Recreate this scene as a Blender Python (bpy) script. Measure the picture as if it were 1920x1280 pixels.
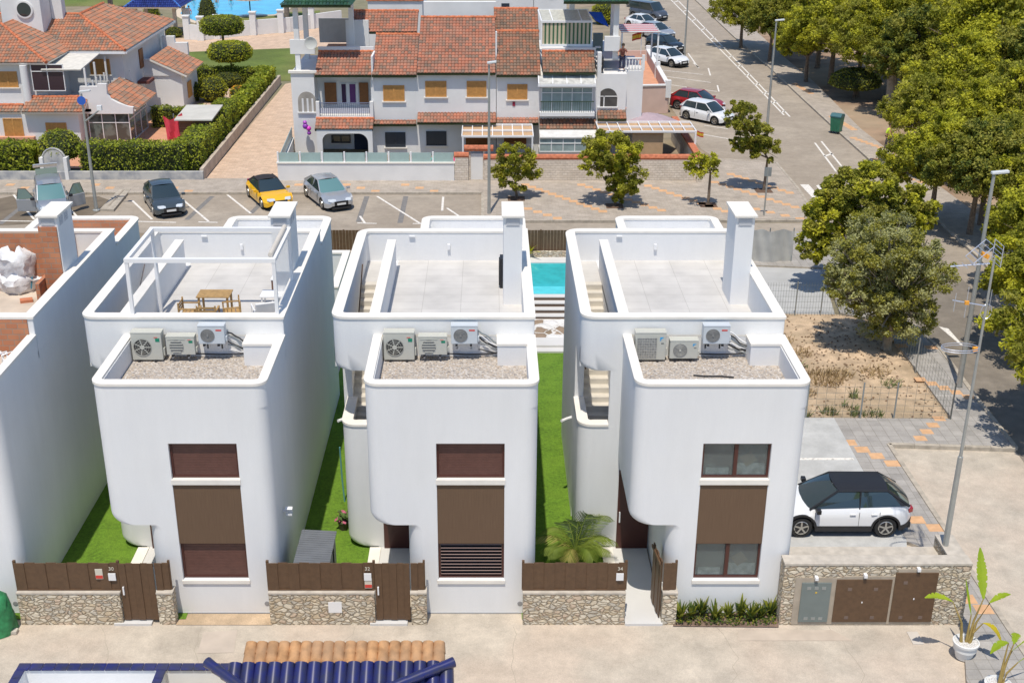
import bpy, math, random
from mathutils import Vector, Matrix
random.seed(7)
for o in list(bpy.data.objects): bpy.data.objects.remove(o)
S = bpy.context.scene; COL = S.collection
R = math.radians; PI = math.pi
# ---------------- camera (a drone 20.5 m above the lane) ----------------
FL, PX, PY, CH = 2284.0, 918.0, 640.0, 20.5
PIT = math.atan(973/2284.0); CP, SP = math.cos(PIT), math.sin(PIT)
cd = bpy.data.cameras.new('camera'); cam = bpy.data.objects.new('camera', cd); COL.objects.link(cam)
cam.location = (0, 0, CH); cam.rotation_euler = (PI/2-PIT, 0, 0)
cd.sensor_width = 36; cd.lens = FL/1920*36; cd.shift_x = 42/1920; cd.clip_start = .5; cd.clip_end = 2000
S.camera = cam
# ---------------- sky and sun ----------------
W = bpy.data.worlds.new('World'); S.world = W; W.use_nodes = True
nt = W.node_tree; bg = nt.nodes['Background']; sk = nt.nodes.new('ShaderNodeTexSky')
sk.sky_type = 'NISHITA'; sk.sun_disc = False
SD = Vector((-.07, -.36, 1)).normalized()
sk.sun_elevation = math.asin(SD.z); sk.sun_rotation = math.atan2(SD.x, SD.y)
sk.air_density = 1.0; sk.dust_density = .6; sk.ozone_density = 3.0
hs = nt.nodes.new('ShaderNodeHueSaturation'); hs.inputs['Saturation'].default_value = 1.08
nt.links.new(sk.outputs[0], hs.inputs['Color']); nt.links.new(hs.outputs[0], bg.inputs[0]); bg.inputs[1].default_value = .13
sl = bpy.data.lights.new('sun', 'SUN'); sl.energy = 3.9; sl.angle = R(.53); sl.color = (1, .93, .82)
so = bpy.data.objects.new('sun', sl); COL.objects.link(so); so.location = (-20, -60, 120)
so.rotation_euler = (-SD).to_track_quat('-Z', 'Y').to_euler()
S.view_settings.view_transform = 'Standard'; S.view_settings.look = 'None'
S.view_settings.exposure = 0.07; S.view_settings.gamma = 1
S.render.engine = 'CYCLES'

def ray(px, py):
    a = (px-PX)/FL; b = (PY-py)/FL
    return a, CP+b*SP, -SP+b*CP
def G(px, py, z=0.0):            # surveyed ground point: pixel of the photo -> metres at height z
    a, y, d = ray(px, py); t = (z-CH)/d
    return Vector((a*t, y*t, z))
def AY(px, py, Y):               # the same on the vertical plane at distance Y
    a, y, d = ray(px, py); t = Y/y
    return Vector((a*t, Y, CH+d*t))

# ---------------- materials ----------------
_M = {}
def lin(c):
    return tuple(((v/255)/12.92 if v <= 10 else (((v/255)+.055)/1.055)**2.4) for v in c)
def M(name, col, rough=.8, var=.12, sc=3.0, col2=None, bump=0.0, bsc=None, metal=0.0, spec=.5, trans=0.0, det=4, coat=0.0, lo=.35, hi=.65, big=None):
    if name in _M: return _M[name]
    m = bpy.data.materials.new(name); _M[name] = m; m.use_nodes = True
    n = m.node_tree.nodes; l = m.node_tree.links; p = n['Principled BSDF']
    p.inputs['Roughness'].default_value = rough; p.inputs['Metallic'].default_value = metal
    p.inputs['Specular IOR Level'].default_value = spec; p.inputs['Coat Weight'].default_value = coat
    if col2 is None: col2 = tuple(max(0, c*(1-var)) for c in col); col1 = tuple(min(1, c*(1+var*.6)) for c in col)
    else: col1 = col
    tc = n.new('ShaderNodeTexCoord')
    if var > 0 or col2 != col1:
        tx = n.new('ShaderNodeTexNoise'); tx.inputs['Scale'].default_value = sc; tx.inputs['Detail'].default_value = det
        l.new(tc.outputs['Object'], tx.inputs['Vector'])
        cr = n.new('ShaderNodeValToRGB'); cr.color_ramp.elements[0].position = lo; cr.color_ramp.elements[1].position = hi
        cr.color_ramp.elements[0].color = (*col2, 1); cr.color_ramp.elements[1].color = (*col1, 1)
        l.new(tx.outputs[0], cr.inputs[0]); out = cr.outputs[0]
        if big:
            t2 = n.new('ShaderNodeTexNoise'); t2.inputs['Scale'].default_value = big[0]; t2.inputs['Detail'].default_value = 3
            l.new(tc.outputs['Object'], t2.inputs['Vector'])
            r2 = n.new('ShaderNodeValToRGB'); r2.color_ramp.elements[0].position = .42; r2.color_ramp.elements[1].position = .6
            mx = n.new('ShaderNodeMix'); mx.data_type = 'RGBA'; mx.inputs['B'].default_value = (*big[1], 1)
            l.new(t2.outputs[0], r2.inputs[0])
            ml = n.new('ShaderNodeMath'); ml.operation = 'MULTIPLY'; ml.inputs[1].default_value = big[2]
            l.new(r2.outputs[0], ml.inputs[0]); l.new(ml.outputs[0], mx.inputs['Factor']); l.new(out, mx.inputs['A']); out = mx.outputs['Result']
        l.new(out, p.inputs['Base Color'])
    else: p.inputs['Base Color'].default_value = (*col, 1)
    if bump:
        tb = n.new('ShaderNodeTexNoise'); tb.inputs['Scale'].default_value = bsc or sc*4; tb.inputs['Detail'].default_value = 5
        l.new(tc.outputs['Object'], tb.inputs['Vector'])
        b = n.new('ShaderNodeBump'); b.inputs['Strength'].default_value = bump; b.inputs['Distance'].default_value = .03
        l.new(tb.outputs[0], b.inputs['Height']); l.new(b.outputs[0], p.inputs['Normal'])
    if trans: p.inputs['Transmission Weight'].default_value = trans
    return m
def MG(name, col=(.02, .03, .035), rough=.05):          # window glass: dark, reflecting
    if name in _M: return _M[name]
    m = M(name, col, rough=rough, var=0, spec=.9, coat=.5); return m
def nodes(m): return m.node_tree.nodes, m.node_tree.links, m.node_tree.nodes['Principled BSDF']
def brick_like(name, cols, mortar, sx, sy, msize=.02, rough=.85, axis='XY', bump=.4, off=.5, vor=0.0):
    m = M(name, cols[0], rough=rough, var=0); n, l, p = nodes(m)
    tc = n.new('ShaderNodeTexCoord'); sep = n.new('ShaderNodeSeparateXYZ'); cb = n.new('ShaderNodeCombineXYZ')
    l.new(tc.outputs['Object'], sep.inputs[0])
    if axis == 'XZ':
        ad = n.new('ShaderNodeMath'); ad.operation = 'ADD'; l.new(sep.outputs[0], ad.inputs[0]); l.new(sep.outputs[1], ad.inputs[1])
        l.new(ad.outputs[0], cb.inputs[0]); l.new(sep.outputs[2], cb.inputs[1])
    else: l.new(sep.outputs[0], cb.inputs[0]); l.new(sep.outputs[1], cb.inputs[1])
    b = n.new('ShaderNodeTexBrick'); b.offset = off; b.inputs['Scale'].default_value = 1
    b.inputs['Brick Width'].default_value = sx; b.inputs['Row Height'].default_value = sy; b.inputs['Mortar Size'].default_value = msize
    b.inputs['Color1'].default_value = (*cols[0], 1); b.inputs['Color2'].default_value = (*cols[1], 1); b.inputs['Mortar'].default_value = (*mortar, 1)
    l.new(cb.outputs[0], b.inputs['Vector'])
    nz = n.new('ShaderNodeTexNoise'); nz.inputs['Scale'].default_value = 1.3; nz.inputs['Detail'].default_value = 6; l.new(tc.outputs['Object'], nz.inputs['Vector'])
    mr = n.new('ShaderNodeMapRange'); mr.inputs[3].default_value = .72; mr.inputs[4].default_value = 1.2; l.new(nz.outputs[0], mr.inputs[0])
    mx = n.new('ShaderNodeVectorMath'); mx.operation = 'SCALE'; l.new(b.outputs[0], mx.inputs[0]); l.new(mr.outputs[0], mx.inputs[3])
    l.new(mx.outputs[0], p.inputs['Base Color'])
    bp = n.new('ShaderNodeBump'); bp.inputs['Strength'].default_value = bump; bp.inputs['Distance'].default_value = .02; bp.invert = True
    l.new(b.outputs[1], bp.inputs['Height']); l.new(bp.outputs[0], p.inputs['Normal'])
    return m
def stone_mat(name, sc=4.5, stops=None, joint=(.43, .36, .26)):   # rubble masonry
    m = M(name, (.4, .34, .25), rough=.9, var=0); n, l, p = nodes(m)
    tc = n.new('ShaderNodeTexCoord'); mp = n.new('ShaderNodeMapping'); mp.inputs['Scale'].default_value = (1, 1, 1.7)
    l.new(tc.outputs['Object'], mp.inputs[0])
    dn = n.new('ShaderNodeTexNoise'); dn.inputs['Scale'].default_value = 3; l.new(mp.outputs[0], dn.inputs['Vector'])
    ad = n.new('ShaderNodeMix'); ad.data_type = 'RGBA'; ad.blend_type = 'LINEAR_LIGHT'; ad.inputs['Factor'].default_value = .14
    l.new(mp.outputs[0], ad.inputs['A']); l.new(dn.outputs[1], ad.inputs['B'])
    v = n.new('ShaderNodeTexVoronoi'); v.inputs['Scale'].default_value = sc; l.new(ad.outputs['Result'], v.inputs['Vector'])
    e = n.new('ShaderNodeTexVoronoi'); e.feature = 'DISTANCE_TO_EDGE'; e.inputs['Scale'].default_value = sc; l.new(ad.outputs['Result'], e.inputs['Vector'])
    cr = n.new('ShaderNodeValToRGB'); st = stops or [(.66, .57, .43), (.60, .49, .34), (.72, .64, .50), (.63, .50, .37), (.55, .50, .41), (.74, .66, .52)]
    cr.color_ramp.interpolation = 'CONSTANT'
    for i, c in enumerate(st):
        el = cr.color_ramp.elements[i] if i < 2 else cr.color_ramp.elements.new(i/len(st))
        el.position = i/len(st); el.color = (*c, 1)
    sp = n.new('ShaderNodeSeparateColor'); l.new(v.outputs['Color'], sp.inputs[0]); l.new(sp.outputs[0], cr.inputs[0])
    nz = n.new('ShaderNodeTexNoise'); nz.inputs['Scale'].default_value = 14; nz.inputs['Detail'].default_value = 6; l.new(tc.outputs['Object'], nz.inputs['Vector'])
    mr = n.new('ShaderNodeMapRange'); mr.inputs[3].default_value = .65; mr.inputs[4].default_value = 1.25; l.new(nz.outputs[0], mr.inputs[0])
    sc_ = n.new('ShaderNodeVectorMath'); sc_.operation = 'SCALE'; l.new(cr.outputs[0], sc_.inputs[0]); l.new(mr.outputs[0], sc_.inputs[3])
    st2 = n.new('ShaderNodeMapRange'); st2.inputs[1].default_value = .02; st2.inputs[2].default_value = .07; l.new(e.outputs[0], st2.inputs[0])
    mx = n.new('ShaderNodeMix'); mx.data_type = 'RGBA'; mx.inputs['A'].default_value = (*joint, 1)
    l.new(st2.outputs[0], mx.inputs['Factor']); l.new(sc_.outputs[0], mx.inputs['B']); l.new(mx.outputs['Result'], p.inputs['Base Color'])
    mr3 = n.new('ShaderNodeMapRange'); mr3.inputs[2].default_value = .18; l.new(e.outputs[0], mr3.inputs[0])
    bp = n.new('ShaderNodeBump'); bp.inputs['Strength'].default_value = .9; bp.inputs['Distance'].default_value = .06
    l.new(mr3.outputs[0], bp.inputs['Height']); l.new(bp.outputs[0], p.inputs['Normal'])
    return m
def tile_mat(name, stops, rough=.85):                       # colour per clay tile from the tile UV
    m = M(name, stops[0], rough=rough, var=0); n, l, p = nodes(m)
    uv = n.new('ShaderNodeUVMap'); fl = n.new('ShaderNodeVectorMath'); fl.operation = 'FLOOR'; l.new(uv.outputs[0], fl.inputs[0])
    wn = n.new('ShaderNodeTexWhiteNoise'); wn.noise_dimensions = '2D'; l.new(fl.outputs[0], wn.inputs['Vector'])
    cr = n.new('ShaderNodeValToRGB')
    for i, c in enumerate(stops):
        el = cr.color_ramp.elements[i] if i < 2 else cr.color_ramp.elements.new(.5)
        el.position = i/(len(stops)-1); el.color = (*c, 1)
    l.new(wn.outputs[0], cr.inputs[0])
    tc = n.new('ShaderNodeTexCoord'); nz = n.new('ShaderNodeTexNoise'); nz.inputs['Scale'].default_value = .9; nz.inputs['Detail'].default_value = 8
    l.new(tc.outputs['Object'], nz.inputs['Vector']); mr = n.new('ShaderNodeMapRange'); mr.inputs[3].default_value = .55; mr.inputs[4].default_value = 1.35
    l.new(nz.outputs[0], mr.inputs[0]); s = n.new('ShaderNodeVectorMath'); s.operation = 'SCALE'; l.new(cr.outputs[0], s.inputs[0]); l.new(mr.outputs[0], s.inputs[3])
    l.new(s.outputs[0], p.inputs['Base Color']); return m

# ---------------- mesh builder ----------------
class MB:
    def __init__(s): s.v = []; s.f = []; s.m = []; s.uv = {}
    def add(s, vs, fs, m=0):
        b = len(s.v); s.v += [tuple(p) for p in vs]
        for f in fs: s.f.append(tuple(b+i for i in f)); s.m.append(m)
        return s
    def box(s, x0, x1, y0, y1, z0, z1, m=0):
        return s.add([(x0,y0,z0),(x1,y0,z0),(x1,y1,z0),(x0,y1,z0),(x0,y0,z1),(x1,y0,z1),(x1,y1,z1),(x0,y1,z1)],
                     [(0,3,2,1),(4,5,6,7),(0,1,5,4),(1,2,6,5),(2,3,7,6),(3,0,4,7)], m)
    def obox(s, c, u, v, w, m=0):         # box from centre and three half vectors
        c, u, v, w = map(Vector, (c, u, v, w)); P = []
        for k in (-1, 1):
            for a, b in ((-1,-1),(1,-1),(1,1),(-1,1)): P.append(c+u*a+v*b+w*k)
        return s.add(P, [(0,3,2,1),(4,5,6,7),(0,1,5,4),(1,2,6,5),(2,3,7,6),(3,0,4,7)], m)
    def prism(s, poly, z0, z1, m=0, mt=None):
        n = len(poly)
        s.add([(p[0],p[1],z0) for p in poly]+[(p[0],p[1],z1) for p in poly], [(i,(i+1)%n,n+(i+1)%n,n+i) for i in range(n)]+[tuple(range(n-1,-1,-1))], m)
        return s.add([(p[0],p[1],z1) for p in poly], [tuple(range(n))], m if mt is None else mt)
    def prismy(s, poly, y0, y1, m=0):     # polygon in xz extruded along y
        n = len(poly)
        return s.add([(p[0],y0,p[1]) for p in poly]+[(p[0],y1,p[1]) for p in poly], [(i,(i+1)%n,n+(i+1)%n,n+i) for i in range(n)]+[tuple(range(n-1,-1,-1)), tuple(range(n,2*n))], m)
    def prismx(s, poly, x0, x1, m=0):     # polygon in yz extruded along x
        n = len(poly)
        return s.add([(x0,p[0],p[1]) for p in poly]+[(x1,p[0],p[1]) for p in poly], [(i,(i+1)%n,n+(i+1)%n,n+i) for i in range(n)]+[tuple(range(n-1,-1,-1)), tuple(range(n,2*n))], m)
    def ring(s, po, pi, z0, z1, m=0):
        n = len(po); V = [(p[0],p[1],z) for z in (z0, z1) for q in (po, pi) for p in q]; F = []
        for i in range(n):
            j = (i+1) % n
            F += [(i,j,2*n+j,2*n+i), (n+j,n+i,3*n+i,3*n+j), (2*n+i,2*n+j,3*n+j,3*n+i), (j,i,n+i,n+j)]
        return s.add(V, F, m)
    def tube(s, pts, r, n=8, m=0, caps=True):
        pts = [Vector(p) for p in pts]; rs = r if isinstance(r, (list, tuple)) else [r]*len(pts); b = len(s.v); up = Vector((0,0,1))
        for i, p in enumerate(pts):
            d = (pts[min(i+1, len(pts)-1)]-pts[max(i-1, 0)]).normalized()
            a = d.cross(up if abs(d.z) < .95 else Vector((1,0,0))).normalized(); c = d.cross(a)
            for k in range(n): t = 2*PI*k/n; s.v.append(tuple(p+(a*math.cos(t)+c*math.sin(t))*rs[i]))
        for i in range(len(pts)-1):
            for k in range(n):
                s.f.append((b+i*n+k, b+i*n+(k+1)%n, b+(i+1)*n+(k+1)%n, b+(i+1)*n+k)); s.m.append(m)
        if caps:
            s.f.append(tuple(b+k for k in range(n-1,-1,-1))); s.m.append(m)
            e = b+(len(pts)-1)*n; s.f.append(tuple(e+k for k in range(n))); s.m.append(m)
        return s
    def lathe(s, prof, c=(0,0,0), n=24, m=0, axis='z'):
        b = len(s.v); c = Vector(c)
        for r, h in prof:
            for k in range(n):
                t = 2*PI*k/n; x, y = r*math.cos(t), r*math.sin(t)
                s.v.append(tuple(c+(Vector((x,y,h)) if axis == 'z' else Vector((x,h,y)))))
        for i in range(len(prof)-1):
            for k in range(n): s.f.append((b+i*n+k, b+i*n+(k+1)%n, b+(i+1)*n+(k+1)%n, b+(i+1)*n+k)); s.m.append(m)
        s.f.append(tuple(b+k for k in range(n-1,-1,-1))); s.m.append(m)
        e = b+(len(prof)-1)*n; s.f.append(tuple(e+k for k in range(n))); s.m.append(m)
        return s
    def quad(s, a, b, c, d, m=0): return s.add([a,b,c,d], [(0,1,2,3)], m)
    def poly(s, pts, m=0): return s.add(pts, [tuple(range(len(pts)))], m)
    def build(s, name, mats, parent=None, smooth=False, bevel=0, uv=False, fix=True, ang=35):
        me = bpy.data.meshes.new(name); me.from_pydata(s.v, [], s.f)
        for mt in (mats if isinstance(mats, (list, tuple)) else [mats]): me.materials.append(mt)
        me.polygons.foreach_set('material_index', s.m)
        if s.uv:
            ul = me.uv_layers.new(name='UVMap')
            for fi, uvs in s.uv.items():
                for li, q in zip(me.polygons[fi].loop_indices, uvs): ul.data[li].uv = q
        if fix and not s.uv:
            import bmesh
            bm = bmesh.new(); bm.from_mesh(me); bmesh.ops.recalc_face_normals(bm, faces=bm.faces); bm.to_mesh(me); bm.free()
        me.update()
        if smooth:
            me.polygons.foreach_set('use_smooth', [True]*len(me.polygons))
            try: me.set_sharp_from_angle(angle=R(ang))
            except Exception: pass
        o = bpy.data.objects.new(name, me); COL.objects.link(o)
        if parent is not None: o.parent = parent
        if bevel:
            b = o.modifiers.new('b', 'BEVEL'); b.width = bevel; b.segments = 2; b.limit_method = 'ANGLE'; b.angle_limit = R(40)
        return o
def tag(o, label=None, cat=None, group=None, kind=None):
    for k, v in (('label', label), ('category', cat), ('group', group), ('kind', kind)):
        if v: o[k] = v
    return o
def thing(name, loc=(0,0,0), label=None, cat=None, group=None, rz=0):
    o = bpy.data.objects.new(name, None); COL.objects.link(o); o.location = loc; o.rotation_euler = (0,0,rz); o.empty_display_size = .1
    return tag(o, label, cat, group)
def copy_tree(o, parent=None):
    c = o.copy(); COL.objects.link(c)
    if parent is not None: c.parent = parent
    for ch in [x for x in bpy.data.objects if x.parent == o and x is not c]: copy_tree(ch, c)
    return c
def arc(cx, cy, r, a0, a1, n=8): return [(cx+r*math.cos(R(a0+(a1-a0)*i/n)), cy+r*math.sin(R(a0+(a1-a0)*i/n))) for i in range(n+1)]
def rrect(x0, x1, y0, y1, r=(0,0,0,0), n=8):   # radii: front-left, front-right, back-right, back-left
    r = [max(q, .001) for q in r]
    return (arc(x0+r[0], y0+r[0], r[0], 180, 270, n)+arc(x1-r[1], y0+r[1], r[1], 270, 360, n)+arc(x1-r[2], y1-r[2], r[2], 0, 90, n)+arc(x0+r[3], y1-r[3], r[3], 90, 180, n))

def grain(m, sc=45, lo=.8, hi=1.2, sc2=None, lo2=.85, hi2=1.15, stretch=None):   # multiply fine grain (and a second coarser one) into a material
    n, l, p = nodes(m); bc = p.inputs['Base Color']; src = bc.links[0].from_socket if bc.links else None
    tc = n.new('ShaderNodeTexCoord')
    for s_, a, c, st in ((sc, lo, hi, None), (sc2, lo2, hi2, stretch)):
        if not s_: continue
        nz = n.new('ShaderNodeTexNoise'); nz.inputs['Scale'].default_value = s_; nz.inputs['Detail'].default_value = 7; nz.inputs['Roughness'].default_value = .7
        if st: mp = n.new('ShaderNodeMapping'); mp.inputs['Scale'].default_value = st; l.new(tc.outputs['Object'], mp.inputs[0]); l.new(mp.outputs[0], nz.inputs['Vector'])
        else: l.new(tc.outputs['Object'], nz.inputs['Vector'])
        mr = n.new('ShaderNodeMapRange'); mr.inputs[1].default_value = .3; mr.inputs[2].default_value = .7; mr.inputs[3].default_value = a; mr.inputs[4].default_value = c; l.new(nz.outputs[0], mr.inputs[0])
        v = n.new('ShaderNodeVectorMath'); v.operation = 'SCALE'
        if src: l.new(src, v.inputs[0])
        else: v.inputs[0].default_value = bc.default_value[:3]
        l.new(mr.outputs[0], v.inputs[3]); src = v.outputs[0]
    l.new(src, bc); return m
# ---- palette
white = M('white_render', (.80, .80, .79), rough=.9, var=.035, sc=.7, bump=.12, bsc=60, big=(.35, (.74, .745, .75), .6)); grain(white, 30, .975, 1.02, .8, .965, 1.015, (3, 3, .5))
stone = M('pale_stone', (.80, .76, .69), rough=.6, var=.05, sc=2.5)
brown = M('brown_panel', (.118, .066, .034), rough=.55, var=.12, sc=8)
brownd = M('brown_frame', (.075, .022, .016), rough=.4, var=0)
shut = M('brown_shutter', (.125, .055, .042), rough=.5, var=.1, sc=6)
glass = MG('window_glass')
rubble = stone_mat('rubble_stone', 5.6)
metal = M('grey_metal', (.35, .38, .38), rough=.45, metal=.6, var=.08)
wmetal = M('white_metal', (.8, .8, .8), rough=.4, var=0)
black = M('black_plastic', (.015, .015, .018), rough=.5, var=0)
# ================= setting: ground =================
def sheet(name, pts, mat, z=0.0, kind='structure', label=None, cat=None, mb=None):
    b = mb or MB(); b.poly([(p[0], p[1], z) for p in pts])
    return tag(b.build(name, mat), label, cat, None, kind)
def PXS(*pp): return [G(x, y) for x, y in pp]
base_m = M('dry_ground', (.30, .235, .165), rough=1, var=.25, sc=.6, bump=.3, bsc=6, big=(.08, (.16, .17, .09), .6))
lane_m = M('lane_concrete', (.49, .43, .35), rough=.95, var=.16, sc=.9, bump=.1, bsc=25, det=8, big=(.3, (.53, .43, .34), .6))
asph = M('worn_asphalt', (.37, .315, .25), rough=.95, var=.14, sc=.6, bump=.12, bsc=30, det=9, big=(.11, (.30, .25, .195), .7))
asph2 = M('dusty_shaded_asphalt', (.24, .205, .165), rough=.95, var=.2, sc=1.2, bump=.15, bsc=30, det=8, big=(.15, (.17, .15, .125), .6))  # dusty surface, with tree shade put into its darker colour
paver = brick_like('grey_pavers', ((.39, .335, .275), (.45, .39, .325)), (.32, .27, .215), .4, .2, .008, bump=.25)
paver_o = M('orange_paver', (.62, .37, .20), rough=.9, var=.12, sc=5)
slab_m = brick_like('patterned_slabs', ((.40, .375, .345), (.33, .31, .285)), (.27, .25, .22), .4, .4, .012, off=0, bump=.25)
pad_m = M('pale_concrete', (.46, .46, .445), rough=.9, var=.08, sc=.7, det=8)
pathm = M('path_concrete', (.60, .59, .57), rough=.85, var=.05, sc=.8, det=8)
kerbm = M('kerb_stone', (.42, .37, .30), rough=.95, var=.2, sc=4)
paintm = M('road_paint', (.62, .59, .54), rough=.9, var=.35, sc=9, lo=.3, hi=.5)
paint_o = M('worn_out_paint', (.20, .19, .18), rough=.95, var=.15, sc=5)
turf = M('artificial_turf', (.11, .215, .014), rough=1, var=.25, sc=9, bump=.6, bsc=90, big=(.9, (.15, .265, .02), .5))
sandy = M('sandy_soil', (.54, .40, .265), rough=1, var=.3, sc=1.6, bump=.5, bsc=14, det=8, big=(.35, (.35, .265, .17), .8))
pinkp = brick_like('pink_pavers', ((.56, .40, .285), (.64, .47, .34)), (.45, .34, .24), .5, .25, .012, bump=.2)
lawn_m = M('park_lawn', (.12, .165, .03), rough=1, var=.2, sc=.3, det=8, bump=.4, bsc=30, big=(.06, (.26, .21, .085), .7))

b = MB(); b.box(-400, 500, -100, 700, -1, -.02)
tag(b.build('ground', base_m), kind='structure')
sheet('lane', [(-45, 5), (60, 5), (60, 46), (-45, 46)], lane_m, -.012)
# the asphalt road and car park form one level sheet behind the villas
sheet('asphalt', PXS((-400, 364), (905, 364), (905, 418), (1500, 418), (1520, 395), (1498, 359), (1455, 308), (1348, 301), (1315, 280), (1300, 262), (1250, 190), (1170, 90), (1120, 0), (1060, -60),
      (1252, -60), (1303, 0), (1376, 70), (1437, 122), (1498, 180), (1577, 253), (1665, 332), (1745, 401), (1831, 482), (1916, 567), (2150, 800), (2150, 1060), (2050, 1040), (1904, 844), (1830, 750), (1765, 661), (1700, 600), (1575, 470), (1540, 437), (-400, 437)), asph, -.004)
sheet('dusty_shaded_road', PXS((1700, 600), (1640, 530), (1700, 520), (1800, 520), (1900, 610), (2150, 850), (2150, 1075), (2040, 1040), (1906, 846), (1830, 750), (1765, 661)), asph2, 0.0)
for m_, a in ((lane_m, .82), (asph, .8), (asph2, .75), (paver, .85), (slab_m, .85), (pad_m, .9), (turf, .6), (sandy, .7), (lawn_m, .7), (pinkp, .85)): grain(m_, 38, a, 2-a, 2.2, .86, 1.12)
# pavements with kerbs
def pavement(name, pts, mat, h=.12, kerb=None):
    b = MB(); b.prism([(p[0], p[1]) for p in pts], -.3, h, 1, 0)
    return tag(b.build(name, [mat, kerbm]), kind='structure')
pv1 = pavement('pavement', PXS((-400, 338), (1290, 338), (1348, 301), (1455, 308), (1498, 359), (1514, 385), (1506, 414), (906, 416), (905, 364.5), (-400, 364.5)), paver)
pv2 = pavement('pavement', PXS((1303, 0), (1376, 70), (1437, 122), (1498, 180), (1577, 253), (1665, 332), (1745, 401), (1831, 482), (1916, 567), (2150, 800), (2350, 800), (1960, 500), (1750, 344), (1692, 305), (1613, 244), (1528, 158), (1467, 107), (1375, 20), (1340, -20), (1280, -20)), paver)
pv3 = pavement('pavement', PXS((1480, 835), (1665, 836), (1668, 838), (1904, 844), (1830, 750), (1765, 661), (1700, 600), (1575, 470), (1540, 437), (1395, 437), (1410, 500), (1540, 505), (1575, 590), (1644, 604), (1700, 673), (1784, 789), (1480, 787)), slab_m, .1)
pv4 = pavement('pavement', PXS((1540, 789), (1564, 789), (1662, 833), (1773, 1003), (1811, 1065), (1960, 1290), (2000, 1350), (1850, 1350), (1811, 1280), (1797, 1060), (1699, 1019)), slab_m, .098)
def kerbline(pts, h=.135, w=.16):
    b = MB(); P = PXS(*pts)
    for a, c in zip(P, P[1:]):
        d = (c-a); n_ = int(d.length//.95)+1; t = d.normalized(); s = Vector((-t.y, t.x, 0))
        for k in range(n_):
            m_ = a+d*((k+.5)/n_); b.obox((m_.x, m_.y, h/2-.02), t*(d.length/n_*.494), s*(w/2), (0,0,h/2+.02))
    return b
kb = kerbline([(-400, 364.5), (905, 364.5)]); 
for q in ([(905, 364.5), (905, 417), (1506, 416)], [(1514, 385), (1498, 359), (1455, 308), (1348, 301)], [(1303, 0), (1376, 70), (1437, 122), (1498, 180), (1577, 253), (1665, 332), (1745, 401), (1831, 482), (1916, 567), (2150, 800)],
          [(1540, 437), (1575, 470), (1700, 600), (1765, 661), (1830, 750), (1904, 844)], [(1904, 845), (1666, 837), (1775, 1003), (1812, 1065), (1960, 1290)]):
    k2 = kerbline(q); kb.add(k2.v, k2.f)
tag(kb.build('kerb', kerbm), kind='structure')
# orange pavers laid in stepped lines (a pattern of the pavement: a part of it)
def orange(par, starts, z):
    b = MB()
    for (x0, y0, x1, y1, w, d) in starts:
        a, c = G(x0, y0), G(x1, y1); n_ = max(1, int(abs(c.y-a.y)/d))
        for k in range(n_+1):
            p = a.lerp(c, k/max(1, n_)); b.box(p.x-w/2, p.x+w/2, p.y-d/2+.01, p.y+d/2-.01, z-.02, z+.004)
    o = b.build('orange_paver', paver_o, par)
orange(pv1, [(x, 350, x+54, 362, .5, .5) for x in (20, 180, 300, 480, 560, 650, 760)]+
       [(985, 350, 1130, 400, .5, .5), (1090, 350, 1240, 398, .5, .5), (1215, 352, 1360, 400, .5, .5), (1370, 330, 1480, 365, .5, .5), (1390, 390, 1500, 414, .5, .5), (990, 395, 1045, 413, .5, .5), (1340, 345, 1490, 392, .5, .5)], .12)
orange(pv2, [(1490, 160, 1520, 178, .5, .5), (1560, 222, 1600, 246, .5, .5), (1600, 262, 1650, 280, .5, .5), (1640, 302, 1690, 308, .5, .5), (1690, 335, 1745, 350, .5, .5)], .12)
orange(pv3, [(1760, 789, 1725, 826, .42, .4), (1745, 655, 1690, 652, .5, .4), (1725, 715, 1815, 748, .42, .4), (1700, 620, 1665, 640, .4, .4)], .1)
b = MB()
for (x, y) in ((1592, 834), (1616, 847), (1643, 859), (1672, 873), (1718, 979), (1752, 994), (1812, 1128), (1843, 1147)):
    p = G(x, y); b.box(p.x-.24, p.x+.24, p.y-.22, p.y+.22, .07, .102)
b.build('orange_paver', paver_o, pv4)
# parking pad beside villa, concrete pad behind, sandy plot
P_ = PXS((1300, 786), (1563, 788), (1615, 882), (1699, 1019), (1700, 1045), (1300, 1045))
b = MB(); b.prism([(p[0], p[1]) for p in P_], -.3, .11); pk = tag(b.build('parking_pad', pad_m), kind='structure')
b = MB(); a, c = G(1480, 860, .11), G(1600, 859, .11); b.box(8.7, c.x, a.y-.07, a.y+.07, .1, .114); b.build('painted_line', paintm, pk)
sheet('concrete_pad', PXS((1390, 500), (1540, 502), (1566, 592), (1390, 592)), M('grey_concrete', (.43, .43, .42), rough=.9, var=.1, sc=.8), .012)
sheet('sandy_plot', PXS((1385, 588), (1570, 590), (1644, 604), (1700, 673), (1784, 789), (1385, 786)), sandy, .02)
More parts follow.
